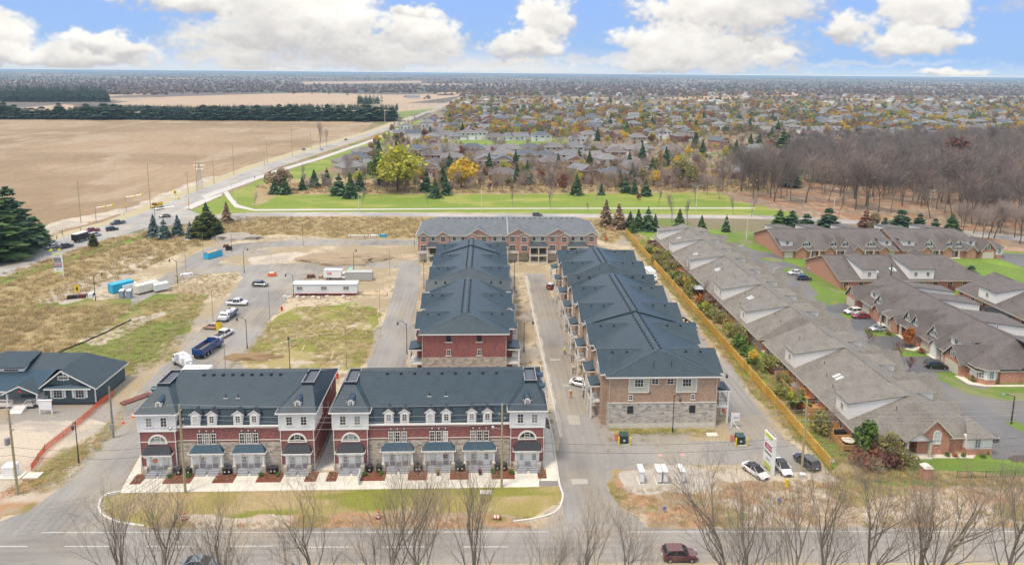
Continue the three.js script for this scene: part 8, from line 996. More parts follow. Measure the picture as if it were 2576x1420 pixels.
{ const o = thing('garden_decks', 'tall honey coloured wooden deck walls behind the second loft', 'deck', [61.2, 0, -126]); B(-0.1, 0, -8, 4, 0.5, 8).build('deck_floor', M.deck, o); const w = new MB(); for (let z = -8; z < 8; z += 0.5) w.box(-0.15, 0, z, -0.05, 2, z + 0.47); w.build('deck_screen', M.deck, o); for (const z of [-8, 0, 8]) new MB().box(-0.1, 0, z - 0.06, 3.8, 2.1, z + 0.06).build('deck_wall', M.deck, o);
  const q = thing('garden_deck', 'wooden deck with pale table at the near end of the bungalow row', 'deck', [61.6, 0, -109.5]); B(0, 0.1, -3.4, 3, 0.4, 3.2).build('deck_floor', M.deck, q); const v = new MB().box(-0.06, 0, -3.4, 0.04, 1.3, 3.2).box(0, 0, 3.1, 3, 1.3, 3.2); v.build('deck_rail', M.deck, q); new THREE.CylinderGeometry(); const tb = mesh('table_top', new THREE.CylinderGeometry(1.1, 1.1, 0.06, 20), M.conc, q); tb.position.set(1.7, 1.15, 1.2); B(1.5, 0.4, 1.0, 1.9, 1.12, 1.4).build('table_leg', M.dark, q); B(0.8, 0.4, -2, 2.6, 1.4, -1).build('grill', M.black, q);
  const hot = thing('gazebo', 'grey roofed garden gazebo beside a dark red deck behind the fence', 'gazebo', [62.3, 0, -190]); for (const [x, z] of [[-1.2, -1.2], [1.2, -1.2], [-1.2, 1.2], [1.2, 1.2]]) B(x - 0.07, 0, z - 0.07, x + 0.07, 2.2, z + 0.07).build('post', M.dark, hot); new MB().tri([-1.6, 2.2, 1.6], [1.6, 2.2, 1.6], [0, 3, 0]).tri([1.6, 2.2, 1.6], [1.6, 2.2, -1.6], [0, 3, 0]).tri([1.6, 2.2, -1.6], [-1.6, 2.2, -1.6], [0, 3, 0]).tri([-1.6, 2.2, -1.6], [-1.6, 2.2, 1.6], [0, 3, 0]).build('roof', M.steel, hot);
  const rd = thing('garden_deck', 'dark red garden deck with a turquoise cover behind the fence', 'deck', [61, 0, -197]); B(-1.5, 0, -3, 2.2, 0.9, 3).build('deck_floor', M.deckRed, rd); B(-1.55, 0.9, -3, -1.45, 1.9, 3).build('deck_rail', M.deckRed, rd); B(-0.8, 0.9, -1.4, 1, 1.7, 0.6).build('cover', M.cyan, rd);
  const pg = thing('pergola', 'dark pergola behind the bungalow row at the right edge', 'pergola', [134.8, 0, -168]); for (const [x, z] of [[-1.8, -3], [1.8, -3], [-1.8, 3], [1.8, 3]]) B(x - 0.1, 0, z - 0.1, x + 0.1, 2.5, z + 0.1).build('post', M.dark, pg); const sl = new MB(); for (let z = -3.2; z <= 3.2; z += 0.4) sl.box(-2.1, 2.5, z, 2.1, 2.65, z + 0.14); sl.build('slats', M.dark, pg); B(-1.8, 0, -3, 1.8, 0.9, 3).build('hot_tub', M.deckRed, pg);
  const rd2 = thing('garden_deck', 'red brown deck with high walls at the right edge', 'deck', [136, 0, -158]); B(-2, 0, -2.6, 2, 0.4, 2.6).build('deck_floor', M.deckRed, rd2); new MB().box(-2.05, 0, -2.6, -1.95, 1.9, 2.6).box(-2, 0, 2.5, 2, 1.3, 2.6).box(-2, 0, -2.6, 2, 1.9, -2.5).build('deck_wall', M.deckRed, rd2); }
{ // orange snow fence
  const pts = [z8(860, 375), z8(770, 440), z8(640, 560), z8(480, 690), z8(340, 800), z8(290, 870), z8(235, 950)], o = thing('snow_fence', 'orange plastic mesh fence on stakes beside the side street', 'safety fence'); for (let i = 0; i + 1 < pts.length; i++) { const a = pts[i], b = pts[i + 1], m = new MB(), L = Math.hypot(b[0] - a[0], b[1] - a[1]); for (let k = 0; k < 9; k++) { const y = 0.08 + k * 0.14; m.quad([a[0], y, a[1]], [b[0], y + 0.02, b[1]], [b[0], y + 0.1, b[1]], [a[0], y + 0.08, a[1]]); } for (let t = 0; t < L; t += 0.3) { const x = lerp(a[0], b[0], t / L), z = lerp(a[1], b[1], t / L); m.box(x - 0.04, 0.05, z - 0.012, x + 0.04, 1.25, z + 0.012); } m.build('mesh_panel', M.orangeNet, o); new MB().tube([a[0], 0, a[1]], [a[0], 1.5, a[1]], 0.03, 0.03, 5).build('stake', M.dark, o); }
  const s = thing('silt_fence', 'low black silt fence along the weeds behind the teal bungalow', 'silt fence'), q = px([118, 905], [160, 882], [210, 862], [270, 835], [330, 805]); for (let i = 0; i + 1 < q.length; i++) { new MB().quad([q[i][0], 0, q[i][1]], [q[i + 1][0], 0, q[i + 1][1]], [q[i + 1][0], 0.4, q[i + 1][1]], [q[i][0], 0.4, q[i][1]]).build('fabric', M.black, s); new MB().tube([q[i][0], 0, q[i][1]], [q[i][0], 0.9, q[i][1]], 0.03, 0.03, 5).build('stake', M.lumber, s); } }
{ const o = thing('metal_fence', 'thin black metal fence along the lawn at the lower right', 'fence', [0, 0, 0]); for (let x = 76; x < 106; x += 2.4) { B(x - 0.03, 0, -98.43, x + 0.03, 1.3, -98.37).build('post', M.black, o); const p = new MB().box(x, 1.15, -98.42, x + 2.4, 1.19, -98.38).box(x, 0.15, -98.42, x + 2.4, 0.19, -98.38); for (let k = 0.15; k < 2.4; k += 0.16) p.box(x + k - 0.008, 0.19, -98.41, x + k + 0.008, 1.15, -98.39); p.build('panel', M.black, o); }
  const b = z6(1465, 1300), g = thing('brick_pillar', 'brick gate pillar with a pale cap on the grass at the lower right', 'pillar', [b[0], 0, b[1]]); B(-0.6, 0, -0.6, 0.6, 2.1, 0.6).build('shaft', M.brickRow, g); new MB().box(-0.75, 2.1, -0.75, 0.75, 2.25, 0.75).prism([[-0.7, 2.25], [0.7, 2.25], [0.3, 2.5], [-0.3, 2.5]], 'z', -0.6, 0.6).build('cap', M.lightStone, g); }
// ---------------------------------------------------------------- poles, wires, lamps
const poleTops = [];
function utilityPole(label, foot, top, m = M.pole, arms = true) { const h = EYE * (1 - foot[1] / at(...top)[1]) , o = thing('utility_pole', label, 'utility pole', [foot[0], 0, foot[1]]); new MB().tube([0, 0, 0], [0, h, 0], 0.2, 0.14, 9).build('shaft', m, o); if (arms) { new MB().box(-0.06, h - 2.3, -0.05, 0.5, h - 2.2, 0.05).box(-0.5, h - 1.6, -0.05, 0.06, h - 1.5, 0.05).box(-0.05, h - 3.3, -0.06, 0.5, h - 3.2, 0.06).build('bracket', M.grey, o); for (const [x, y] of [[0.45, h - 2.1], [-0.45, h - 1.4], [0.45, h - 3.1], [0, h + 0.12]]) new MB().tube([x, y - 0.1, 0], [x, y + 0.14, 0], 0.07, 0.05, 7).build('insulator', M.lightStone, o); } poleTops.push([foot[0], h, foot[1]]); return o; }
const P1 = utilityPole('tall yellowish utility pole at the left edge with a grey transformer', at(44, 1243), [33, 1030]), P2 = utilityPole('tall utility pole in front of the left townhouse row', at(466, 1238), [453, 1020]), P3 = utilityPole('tall utility pole in front of the right townhouse row', at(1262, 1224), [1260, 1018]), P4 = utilityPole('tall utility pole beside the black car and the fence end', at(2016, 1196), [2040, 1010]);
{ const h = poleTops[0][1]; mesh('transformer', new THREE.CylinderGeometry(0.35, 0.35, 1.1, 14), M.grey, P1).position.set(-0.6, h - 5, 0.1); for (const [o, k] of [[P2, 1], [P3, 2]]) { const q = poleTops[k][1]; new MB().bar([0, q - 4, 0], [-1.3, q - 3.5, 0.3], 0.08, 0.08).build('lamp_arm', M.grey, o); mesh('lamp_head', new THREE.SphereGeometry(0.28, 12, 8), M.steel, o).position.set(-1.4, q - 3.5, 0.3); } const b = thing('cable_box', 'white cable guard at the foot of the right utility pole', 'box', [poleTops[3][0] - 0.1, 0, poleTops[3][2] + 0.6]); B(-0.4, 0, -0.3, 0.4, 0.7, 0.3).build('cover', M.conc, b); B(-0.46, 0.7, -0.36, 0.46, 0.78, 0.36).build('lid', M.whitePaint, b); }
utilityPole('thin wooden pole with a meter box beside the teal bungalow', z8(862, 690), [279, 972], M.poleGrey, false); B(-0.3, 1.6, 0.1, 0.3, 2.6, 0.4).build('meter_box', M.grey, scene.children[scene.children.length - 1]);
{ const PT = [[poleTops[0][0] - 42, poleTops[0][1], poleTops[0][2] + 1], ...poleTops.slice(0, 4), [poleTops[3][0] + 44, poleTops[3][1], poleTops[3][2]]];
  [[0.25, 0, M.wire, 'top'], [-1.3, -0.45, M.wire, 'second'], [-2.0, 0.45, M.wire, 'third'], [-3.0, 0.45, M.wire, 'fourth'], [-5.9, 0, M.wireDark, 'fifth'], [-7.2, 0, M.wireDark, 'lowest']].forEach(([dy, dx, m, w], i) => { const o = thing('overhead_wire', `${w} of the six overhead wires strung along the front houses`, 'wire'); for (let k = 0; k + 1 < PT.length; k++) { const a = PT[k], b = PT[k + 1], q = new MB(), n = 14; let pr; for (let t = 0; t <= n; t++) { const u = t / n, p = [lerp(a[0], b[0], u) + dx, lerp(a[1], b[1], u) + dy - 4 * u * (1 - u) * (0.5 + 0.12 * i), lerp(a[2], b[2], u) + 0.1]; if (pr) q.tube(pr, p, 0.022, 0.022, 5, false); pr = p; } q.build('span', m, o); } }); }
function streetLamp(label, foot, h, dir, arm = true) { const o = thing('street_lamp', label, 'street lamp', [foot[0], 0, foot[1]], dir); new MB().tube([0, 0, 0], [0, 1.1, 0], 0.13, 0.1, 8).tube([0, 1.1, 0], [0, h, 0], 0.085, 0.065, 8).build('post', M.black, o); const a = new MB(); let p = [0, h - 0.4, 0]; for (let i = 1; i <= 8; i++) { const t = i / 8, q = [2.0 * t, h - 0.4 + 1.0 * Math.sin(t * 2.2), 0]; a.tube(p, q, 0.045, 0.045, 6); p = q; } a.build('arm', M.black, o); const l = new MB().tube([2, p[1] - 0.05, 0], [2, p[1] - 0.35, 0], 0.08, 0.3, 10).tube([2, p[1] - 0.35, 0], [2, p[1] - 0.75, 0], 0.24, 0.16, 10); l.build('lantern', M.dark, o); return o; }
const LH = (foot, top) => EYE * (1 - foot[1] / top[1]);
[[z3(325, 1230), z3(322, 935), Math.PI, 'black curved street lamp left of the middle townhouse row'], [z3(1458, 1215), z3(1465, 930), 0, 'black curved street lamp right of the middle townhouse row'], [zS(1185, 625), zS(1175, 430), Math.PI, 'black curved street lamp beside the site office'], [zS(773, 1080), zS(760, 820), Math.PI, 'black curved street lamp beside the dump truck street'], [zS(155, 500), zS(143, 300), Math.PI, 'black curved street lamp on the left street bend'], [zL(1015, 1355), zL(992, 1085), 0.6, 'black curved street lamp left of the cyan container'], [zS(747, 410), zS(742, 215), 1.2, 'dark street lamp at the cross street'], [zS(1720, 385), zS(1718, 235), 1.3, 'dark street lamp behind the lettered truck'], [zS(1153, 1280), zS(1145, 1020), 1.9, 'dark street lamp behind the left front row'], [z8(598, 885), z8(573, 570), -1.2, 'black street lamp beside the orange mesh fence'], [zN(290, 400), zN(305, 70), -1.3, 'black street lamp before the brown brick end wall'], [zC(1187, 905), zC(1192, 905), 0, '']].slice(0, 11).forEach(([f, t, d, l]) => streetLamp(l, f, Math.min(11, Math.max(6, LH(f, t))), d));
streetLamp('black curved street lamp at the near right corner of the right townhouse row', [43.6, -120], 7.6, 0); streetLamp('black curved street lamp in the lane behind the right townhouse row', [43.8, -160], 7.6, 0); streetLamp('black curved street lamp at the far end of the main street', z3(1365, 610), 8, 1.5); streetLamp('black curved street lamp at the far left of the middle row', z3(490, 600), 8, 1.5);
const thin = (label, f, t, m = M.poleGrey, r = 0.07) => { const h = LH(f, t), o = thing('service_pole', label, 'pole', [f[0], 0, f[1]]); new MB().tube([0, 0, 0], [0, h, 0], r, r * 0.8, 6).build('shaft', m, o); new MB().tube([0, h, 0], [0, h + 0.12, 0], r * 1.5, r * 0.6, 6).build('cap', m, o); };
[[[470, 840], [465, 570], 'thin pole at the weed edge beside the flatbed truck'], [[975, 860], [950, 570], 'thin pole beside the red hydrant'], [[580, 1280], [573, 940], 'thin pole beside the white crane truck'], [[1655, 1260], [1650, 900], 'thin pole in the waste ground near the front rows'], [[1953, 850], [1938, 560], 'thin pole at the left edge of the west street'], [[2040, 425], [2030, 200], 'thin pole before the wide back row'], [[230, 400], [222, 140], 'thin pole on the left street bend'], [[385, 275], [365, 60], 'pale pole beside the turquoise skip'], [[637, 230], [628, 65], 'dark pole beside the scoop bucket'], [[1270, 165], [1268, 0], 'dark pole on the far side of the back street'], [[2258, 180], [2258, 10], 'dark pole at the left end of the wide back row'], [[488, 130], [486, 0], 'dark pole before the cedars']].forEach(([f, t, l]) => thin(l, zS(...f), zS(...t), /dark/.test(l) ? M.dark : M.poleGrey)); thin('dark pole right of the wide back row', zC(478, 118), zC(483, 15), M.dark);
// poles and lights along the highway and the far road
[[[61, 625], [50, 512]], [[203, 560], [187, 455]], [[378, 525], [372, 410]], [[473, 488], [470, 430]], [[495, 480], [490, 390]], [[538, 462], [533, 395]], [[588, 440], [583, 365]], [[672, 412], [668, 360]], [[665, 418], [662, 380]], [[735, 395], [728, 318]], [[782, 375], [777, 330]]].forEach(([f, t], i) => thin('tall wooden pole along the highway, ' + ord(i) + ' from the left edge', at(...f), at(...t), i ? M.pole : M.poleGrey, 0.16));
[[1003, 308, 262], [968, 309, 280], [1022, 300, 268], [1040, 296, 262], [1056, 292, 260], [1078, 288, 250], [1096, 284, 248], [1120, 272, 240]].forEach(([x, f, t], i) => thin('far pole along the upper highway, ' + ord(i) + ' of eight', at(x, f), at(x, t), M.lightStone, 0.3));
const cobra = (label, f, t, s = 1, m = M.lightStone) => { const h = LH(f, t), o = thing('street_light', label, 'street light', [f[0], 0, f[1]]); new MB().tube([0, 0, 0], [0, h, 0], 0.16, 0.1, 7).build('pole', m, o); new MB().bar([0, h, 0], [s * 1.8, h + 0.5, 0], 0.1, 0.1).build('arm', m, o); B(s * 1.8 - 0.1, h + 0.4, -0.15, s * 1.8 + s * 0.8, h + 0.55, 0.15).build('head', M.steel, o); };
cobra('white street light on the park grass, left', at(902, 533), at(904, 490)); cobra('white street light in the middle of the park', at(1211, 533), at(1211, 468)); cobra('white street light at the right end of the park', z5(520, 860), z5(530, 700)); cobra('white street light before the bare wood', z5(1383, 870), z5(1380, 765), -1); cobra('tall white street light at the right of the wood', z5(1980, 900), z5(2005, 730)); cobra('white light pole at the curved path corner', at(594, 512), at(590, 470), -1);
cobra('tall grey light in the court lane beside the first lofts', z7(715, 215), z7(718, 45)); cobra('grey lamp in the court lane beside the parked cars', z7(895, 460), z7(905, 405)); cobra('grey lamp before the garage row', z9(570, 850), z9(578, 625), 1, M.steel); cobra('dark lot lamp at the right edge of the court', z6(2170, 850), z6(2205, 625), -1, M.dark); cobra('grey lamp beside the far bungalow gable', z7(660, 330), z7(672, 255), 1, M.steel);
{ // signal masts at the junction
  const sig = (label, f, h, d, n = 2) => { const o = thing('traffic_signal', label, 'traffic signal', [f[0], 0, f[1]], d); new MB().tube([0, 0, 0], [0, h, 0], 0.16, 0.12, 7).bar([0, h - 0.6, 0], [7.5, h + 0.6, 0], 0.14, 0.14).build('mast', M.steel, o); for (let i = 0; i < n; i++) { const x = 4 + i * 3, y = h - 0.6 + 1.2 * x / 7.5; B(x - 0.25, y - 1.0, -0.2, x + 0.25, y + 0.4, 0.2).build('signal_head', M.yellow, o); } B(-0.2, 2.6, -0.25, 0.2, 3.6, 0.25).build('signal_head', M.yellow, o); };
  sig('grey signal mast at the field side of the junction', zL(1022, 525), 7, 0.15); sig('signal mast with yellow heads beyond the junction', zL(1342, 400), 7, 0.2); sig('signal mast on the traffic island', zL(2010, 395), 6, 3.3, 1); sig('signal mast among the spruces at the junction', zL(1655, 600), 9, 0.1, 0);
  const bx = (l, f, m, s = 1) => { const o = thing('roadside_cabinet', l, 'cabinet', [f[0], 0, f[1]]); B(-0.5 * s, 0, -0.3, 0.5 * s, 1.6, 0.3).build('cabinet', m, o); B(-0.55 * s, 1.6, -0.35, 0.55 * s, 1.68, 0.35).build('lid', m, o); }; bx('white signal cabinet beside the highway', zL(1300, 440), M.whitePaint);
  const ys = (l, f) => { const o = thing('road_sign', l, 'road sign', [f[0], 0, f[1]]); new MB().tube([0, 0, 0], [0, 3, 0], 0.06, 0.06, 6).build('post', M.grey, o); B(-0.7, 2, 0.05, 0.7, 4, 0.1).build('panel', M.yellow, o); B(-0.25, 2.5, 0.1, 0.25, 3.5, 0.12).build('symbol', M.black, o); }; ys('yellow warning sign on the field side of the highway', zL(1865, 262)); ys('small yellow marker beside the bins near the left lamp', zL(828, 1335));
  const py = thing('lattice_mast', 'grey lattice power mast beside the highway', 'lattice mast', [at(503, 475)[0], 0, at(503, 475)[1]]), H = 14, la = new MB(); for (const [a, b] of [[-1, -1], [1, -1], [1, 1], [-1, 1]]) la.bar([a * 1.2, 0, b * 1.2], [a * 0.3, H, b * 0.3], 0.1, 0.1); for (let i = 0; i < 7; i++) { const w0 = 1.2 - 0.9 * i / 7, w1 = 1.2 - 0.9 * (i + 1) / 7, y0 = H * i / 7, y1 = H * (i + 1) / 7; for (const s of [-1, 1]) { la.bar([-w0, y0, s * w0], [w1, y1, s * w1], 0.06, 0.06).bar([w0, y0, s * w0], [-w1, y1, s * w1], 0.06, 0.06).bar([s * w0, y0, -w0], [s * w1, y1, w1], 0.06, 0.06); } } la.build('lattice', M.steel, py); new MB().bar([-3, H - 1, 0], [3, H - 1, 0], 0.12, 0.12).bar([-2, H - 3, 0], [2, H - 3, 0], 0.12, 0.12).build('cross_arm', M.steel, py); }
// ---------------------------------------------------------------- signs
{ const f = zL(672, 1100), o = thing('sign_tower', 'tall white and lime sign tower with two flags on the weedy bank', 'sign', [f[0], 0, f[1]], 0.1), HH = 13.5, wd = 4.4; o.scale.setScalar(0.56); B(-wd, 2.2, -0.25, 0, HH, 0.25).build('panel', M.whitePaint, o); B(-0.1, 0, -0.3, 0.35, HH - 0.3, 0.3).build('post', M.whitePaint, o); B(-wd, HH - 0.8, 0.25, -0.1, HH, 0.29).build('lime_band', M.lime, o); B(-wd, 2.2, 0.25, -0.1, 3.1, 0.29).build('lime_band', M.lime, o); B(-wd, 6.5, 0.25, -0.1, 8.2, 0.29).build('red_band', mat([0.30, 0.02, 0.07], 0.6), o); B(-wd + 0.2, 8.6, 0.25, -0.3, 11.2, 0.29).build('picture', M.glassGrey, o); B(-wd, 5.6, 0.25, -0.1, 6.2, 0.29).build('dark_band', M.teal, o);
  const pl = new MB(); for (const [x, y, l] of [[0.35, 7.1, 1], [1.45, 7.1, 1], [2.55, 7.1, 1.4]]) pl.box(-wd + x, y, 0.29, -wd + x + l, y + 0.5, 0.31); pl.build('print_line', M.whitePaint, o); B(-wd + 1, 11.8, 0.25, -1, 12.1, 0.29).build('print_line', M.grey, o); B(-wd + 1.3, 4.2, 0.25, -1.6, 4.7, 0.29).build('print_line', M.steel, o);
  for (const x of [-wd, -0.2]) { new MB().tube([x, HH, 0], [x, HH + 3.2, 0], 0.05, 0.04, 6).build('flag_pole', M.whitePaint, o); const fl = new MB(), n = 8; for (let i = 0; i < n; i++) { const p = (u) => [x - 1.7 * u, HH + 2.9 - 0.9 * u * u, 0.25 * Math.sin(u * 7)], a = p(i / n), b = p((i + 1) / n); fl.quad(a, b, add(b, [0.1, -1.5 * (1 - 0.3 * i / n), 0]), add(a, [0.1, -1.5 * (1 - 0.3 * i / n), 0])); } fl.build('flag', mat([0.68, 0.68, 0.03], 0.7), o); } }
{ const a = at(1943, 1196), b = at(1924, 1181), o = thing('sign_board', 'tall white and lime sign board with a red band beside the parked white cars', 'sign', [a[0], 0, a[1]], 0); const dx = -0.3, dz = -2.7, HH = 6.4, q = (t, y, e = 0) => [dx * t - e * 0.82, y, dz * t + e * 0.58], band = (n, y0, y1, m, e = 0.09, t0 = 0.03, t1 = 0.97) => { const k = new MB(); for (const s of [-1, 1]) k.quad(q(t0, y0, s * e), q(t1, y0, s * e), q(t1, y1, s * e), q(t0, y1, s * e)); k.quad(q(t0, y1, -e), q(t1, y1, -e), q(t1, y1, e), q(t0, y1, e)).quad(q(t0, y0, -e), q(t0, y1, -e), q(t0, y1, e), q(t0, y0, e)); k.build(n, m, o); };
  band('panel', 0.5, HH, M.whitePaint, 0.12, 0, 1); band('lime_band', HH - 0.75, HH - 0.02, M.lime, 0.125); band('lime_band', 0.52, 1.3, M.lime, 0.125); band('red_band', 3.7, 4.6, mat([0.36, 0.03, 0.09], 0.6), 0.125); band('green_band', 2.9, 3.25, mat([0.10, 0.16, 0.09], 0.6), 0.125); for (const [t, w] of [[0, 0.24], [1, 0.14]]) { const p = q(t, 0); B(p[0] - w, 0, p[2] - w, p[0] + w, HH + 0.05, p[2] + w).build('post', M.whitePaint, o); }
  band('print_line', 4.0, 4.3, mat([0.62, 0.42, 0.46], 0.6), 0.13, 0.2, 0.85); band('print_line', 1.9, 2.2, M.steel, 0.125, 0.35, 0.75);
  const s2 = zN(810, 360), r = thing('estate_sign', 'small white hanging sign on a white post beside the yellow bollards', 'sign', [s2[0], 0, s2[1]]); B(-0.1, 0, -0.1, 0.1, 2.9, 0.1).build('post', M.whitePaint, r); B(0, 2.6, -0.06, 1.5, 2.75, 0.06).build('arm', M.whitePaint, r); B(0.15, 1.3, -0.04, 1.45, 2.5, 0.04).build('panel', M.whitePaint, r); for (const y of [2.0, 1.7]) B(0.3, y, 0.045, 1.3, y + 0.12, 0.05).build('print_line', M.grey, r);
  const s3 = z8(350, 510), w = thing('notice_board', 'white notice board before the porch of the teal bungalow', 'notice board', [s3[0], 0, s3[1]]); for (const x of [-1.1, 1.1]) B(x - 0.1, 0, -0.1, x + 0.1, 2.9, 0.1).build('post', M.whitePaint, w); B(-1.2, 0.9, -0.08, 1.2, 2.7, 0.08).build('panel', M.whitePaint, w); B(-1.3, 2.7, -0.15, 1.3, 2.85, 0.15).build('cap', M.whitePaint, w); const s4 = zN(1695, 740), v = thing('marker_sign', 'small white diamond sign on a stake at the fence end', 'sign', [s4[0], 0, s4[1]]); new MB().tube([0, 0, 0], [0.1, 1.6, 0], 0.04, 0.04, 5).build('stake', M.lumber, v); new MB().prism([[-0.35, 1.7], [0.1, 1.35], [0.55, 1.7], [0.1, 2.1]], 'z', 0.05, 0.09).build('panel', M.whitePaint, v); }
// ---------------------------------------------------------------- street objects
function barrel(label, p, y = 0, tilt = 0) { const o = thing('traffic_barrel', label, 'traffic barrel', [p[0], y, p[1]]); o.rotation.z = tilt; for (let i = 0; i < 5; i++) mesh(i % 2 ? 'white_band' : 'drum', new THREE.CylinderGeometry(0.27 - i * 0.014, 0.284 - i * 0.014, 0.22, 14), i % 2 ? M.whitePaint : M.orange, o).position.y = 0.11 + i * 0.22; mesh('base', new THREE.CylinderGeometry(0.42, 0.42, 0.06, 14), M.black, o).position.y = 0.03; return o; }
[[zC(1133, 750), 'orange striped barrel in the lane before the dark flatbed'], [zC(1165, 830), 'orange striped barrel in the lane nearer the lamp'], [zC(1253, 1195), 'orange striped barrel at the corner of the right row'], [zC(1340, 1272), 'orange striped barrel before the white hanging sign'], [at(464, 1306), 'striped barrel at the kerb line behind the left bare trees'], [at(952, 1302), 'striped barrel at the lawn edge in the middle of the picture']].forEach(([p, l]) => barrel(l, p)); barrel('fallen orange barrel lying on the lawn edge', at(1258, 1305), 0.3, 1.5);
function cone(label, p, s = 1) { const o = thing('traffic_cone', label, 'traffic cone', [p[0], 0, p[1]]); o.scale.setScalar(s); mesh('cone', new THREE.CylinderGeometry(0.04, 0.22, 0.8, 14), M.orange, o).position.y = 0.44; mesh('band', new THREE.CylinderGeometry(0.10, 0.145, 0.18, 14, 1, true), M.whitePaint, o).position.y = 0.52; B(-0.28, 0, -0.28, 0.28, 0.05, 0.28).build('base', M.orange, o); } cone('orange cone on the side street, farther of the two', z8(1010, 535), 1.3); cone('orange cone on the side street, nearer of the two', z8(932, 585), 1.2); cone('orange cone beside the barrel at the right row', zC(1268, 1225), 1.4);
function hydrant(label, p, m) { const o = thing('fire_hydrant', label, 'fire hydrant', [p[0], 0, p[1]]); o.scale.setScalar(1.35); mesh('body', new THREE.CylinderGeometry(0.15, 0.17, 0.8, 12), m, o).position.y = 0.45; mesh('cap', new THREE.SphereGeometry(0.17, 12, 8), m, o).position.y = 0.87; B(-0.28, 0.5, -0.08, 0.28, 0.68, 0.08).build('outlet', m, o); mesh('flange', new THREE.CylinderGeometry(0.22, 0.22, 0.07, 12), m, o).position.y = 0.05; } hydrant('red hydrant at the edge of the waste ground beside the thin pole', zS(1080, 745), M.red); hydrant('red hydrant between the two front rows', zS(1572, 1345), M.red); hydrant('yellow hydrant on the verge below the parked cars', zN(1303, 885), M.yellow); hydrant('red hydrant at the right end of the back row', zC(488, 92), M.red);
for (const [x, z, l] of [[24.2, -110.2, 'left'], [44.6, -109.5, 'right']]) { const o = thing('transformer_box', `dark green transformer box between yellow bollards, ${l} of the two`, 'transformer', [x, 0, z]); B(-0.7, 0, -0.6, 0.7, 1.5, 0.6).build('cabinet', mat([0.02, 0.045, 0.04], 0.5), o); new MB().slab([[-0.75, 1.6, 0.65], [0.75, 1.6, 0.65], [0.75, 1.75, -0.65], [-0.75, 1.75, -0.65]], 0.12).build('lid', mat([0.03, 0.07, 0.065], 0.5), o); B(-0.15, 0.6, 0.6, 0.15, 0.9, 0.62).build('label_plate', M.whitePaint, o); B(-0.9, -0.02, -0.8, 0.9, 0.08, 0.8).build('pad', M.conc, o); [-1.0, 1.0].forEach((d, i) => { const b = thing('bollard', `yellow bollard on the ${i ? 'right' : 'left'} of the ${l} transformer box`, 'bollard', [x + d, 0, z + 0.9]); mesh('post', new THREE.CylinderGeometry(0.14, 0.14, 1.5, 12), M.yellow, b).position.y = 0.75; mesh('cap', new THREE.SphereGeometry(0.14, 10, 6), M.yellow, b).position.y = 1.5; }); const n = thing('orange_barrier', `orange mesh barrier behind the ${l} transformer box`, 'barrier', [x - 1.1, 0, z - 0.6]); for (let k = 0; k < 5; k++) B(-0.4, 0.15 + k * 0.24, -0.02, 0.4, 0.3 + k * 0.24, 0.02).build('slat', M.orangeNet, n); }
[[zN(15, 860), 1], [zN(170, 860), 2], [zN(225, 860), 3], [zN(375, 858), 4]].forEach(([p], i) => { const o = thing('mailbox_bank', 'white communal mailbox cabinet on the gravel, ' + ord(i) + ' from the left', 'mailbox', [p[0], 0, p[1] - 0.8], 0, 'mailbox cabinets on the gravel'); B(-0.35, 0.45, -1.0, 0.35, 2.1, 1.0).build('cabinet', M.whitePaint, o); B(-0.42, 2.1, -1.08, 0.42, 2.24, 1.08).build('roof', M.whitePaint, o); for (const z of [-0.8, 0.8]) B(-0.2, 0, z - 0.1, 0.2, 0.45, z + 0.1).build('leg', M.steel, o); B(-0.5, 0.0, -1.1, 0.5, 0.06, 1.1).build('pad', M.conc, o); for (let k = 0; k < 4; k++) for (let q = 0; q < 3; q++) B(-0.37, 0.6 + q * 0.48, -0.9 + k * 0.46, -0.35, 1.0 + q * 0.48, -0.52 + k * 0.46).build('mailbox_door', M.lightStone, o); });
[[515, 'left'], [532, 'right']].forEach(([x, w]) => { const p = zS(x, 915), o = thing('yellow_drum', `tall yellow drum standing between the parked trucks, ${w} of the pair`, 'drum', [p[0], 0, p[1]]); mesh('drum', new THREE.CylinderGeometry(0.42, 0.42, 2.3, 14), M.yellow, o).position.y = 1.15; mesh('lid', new THREE.CylinderGeometry(0.46, 0.46, 0.12, 14), M.dark, o).position.y = 2.34; });
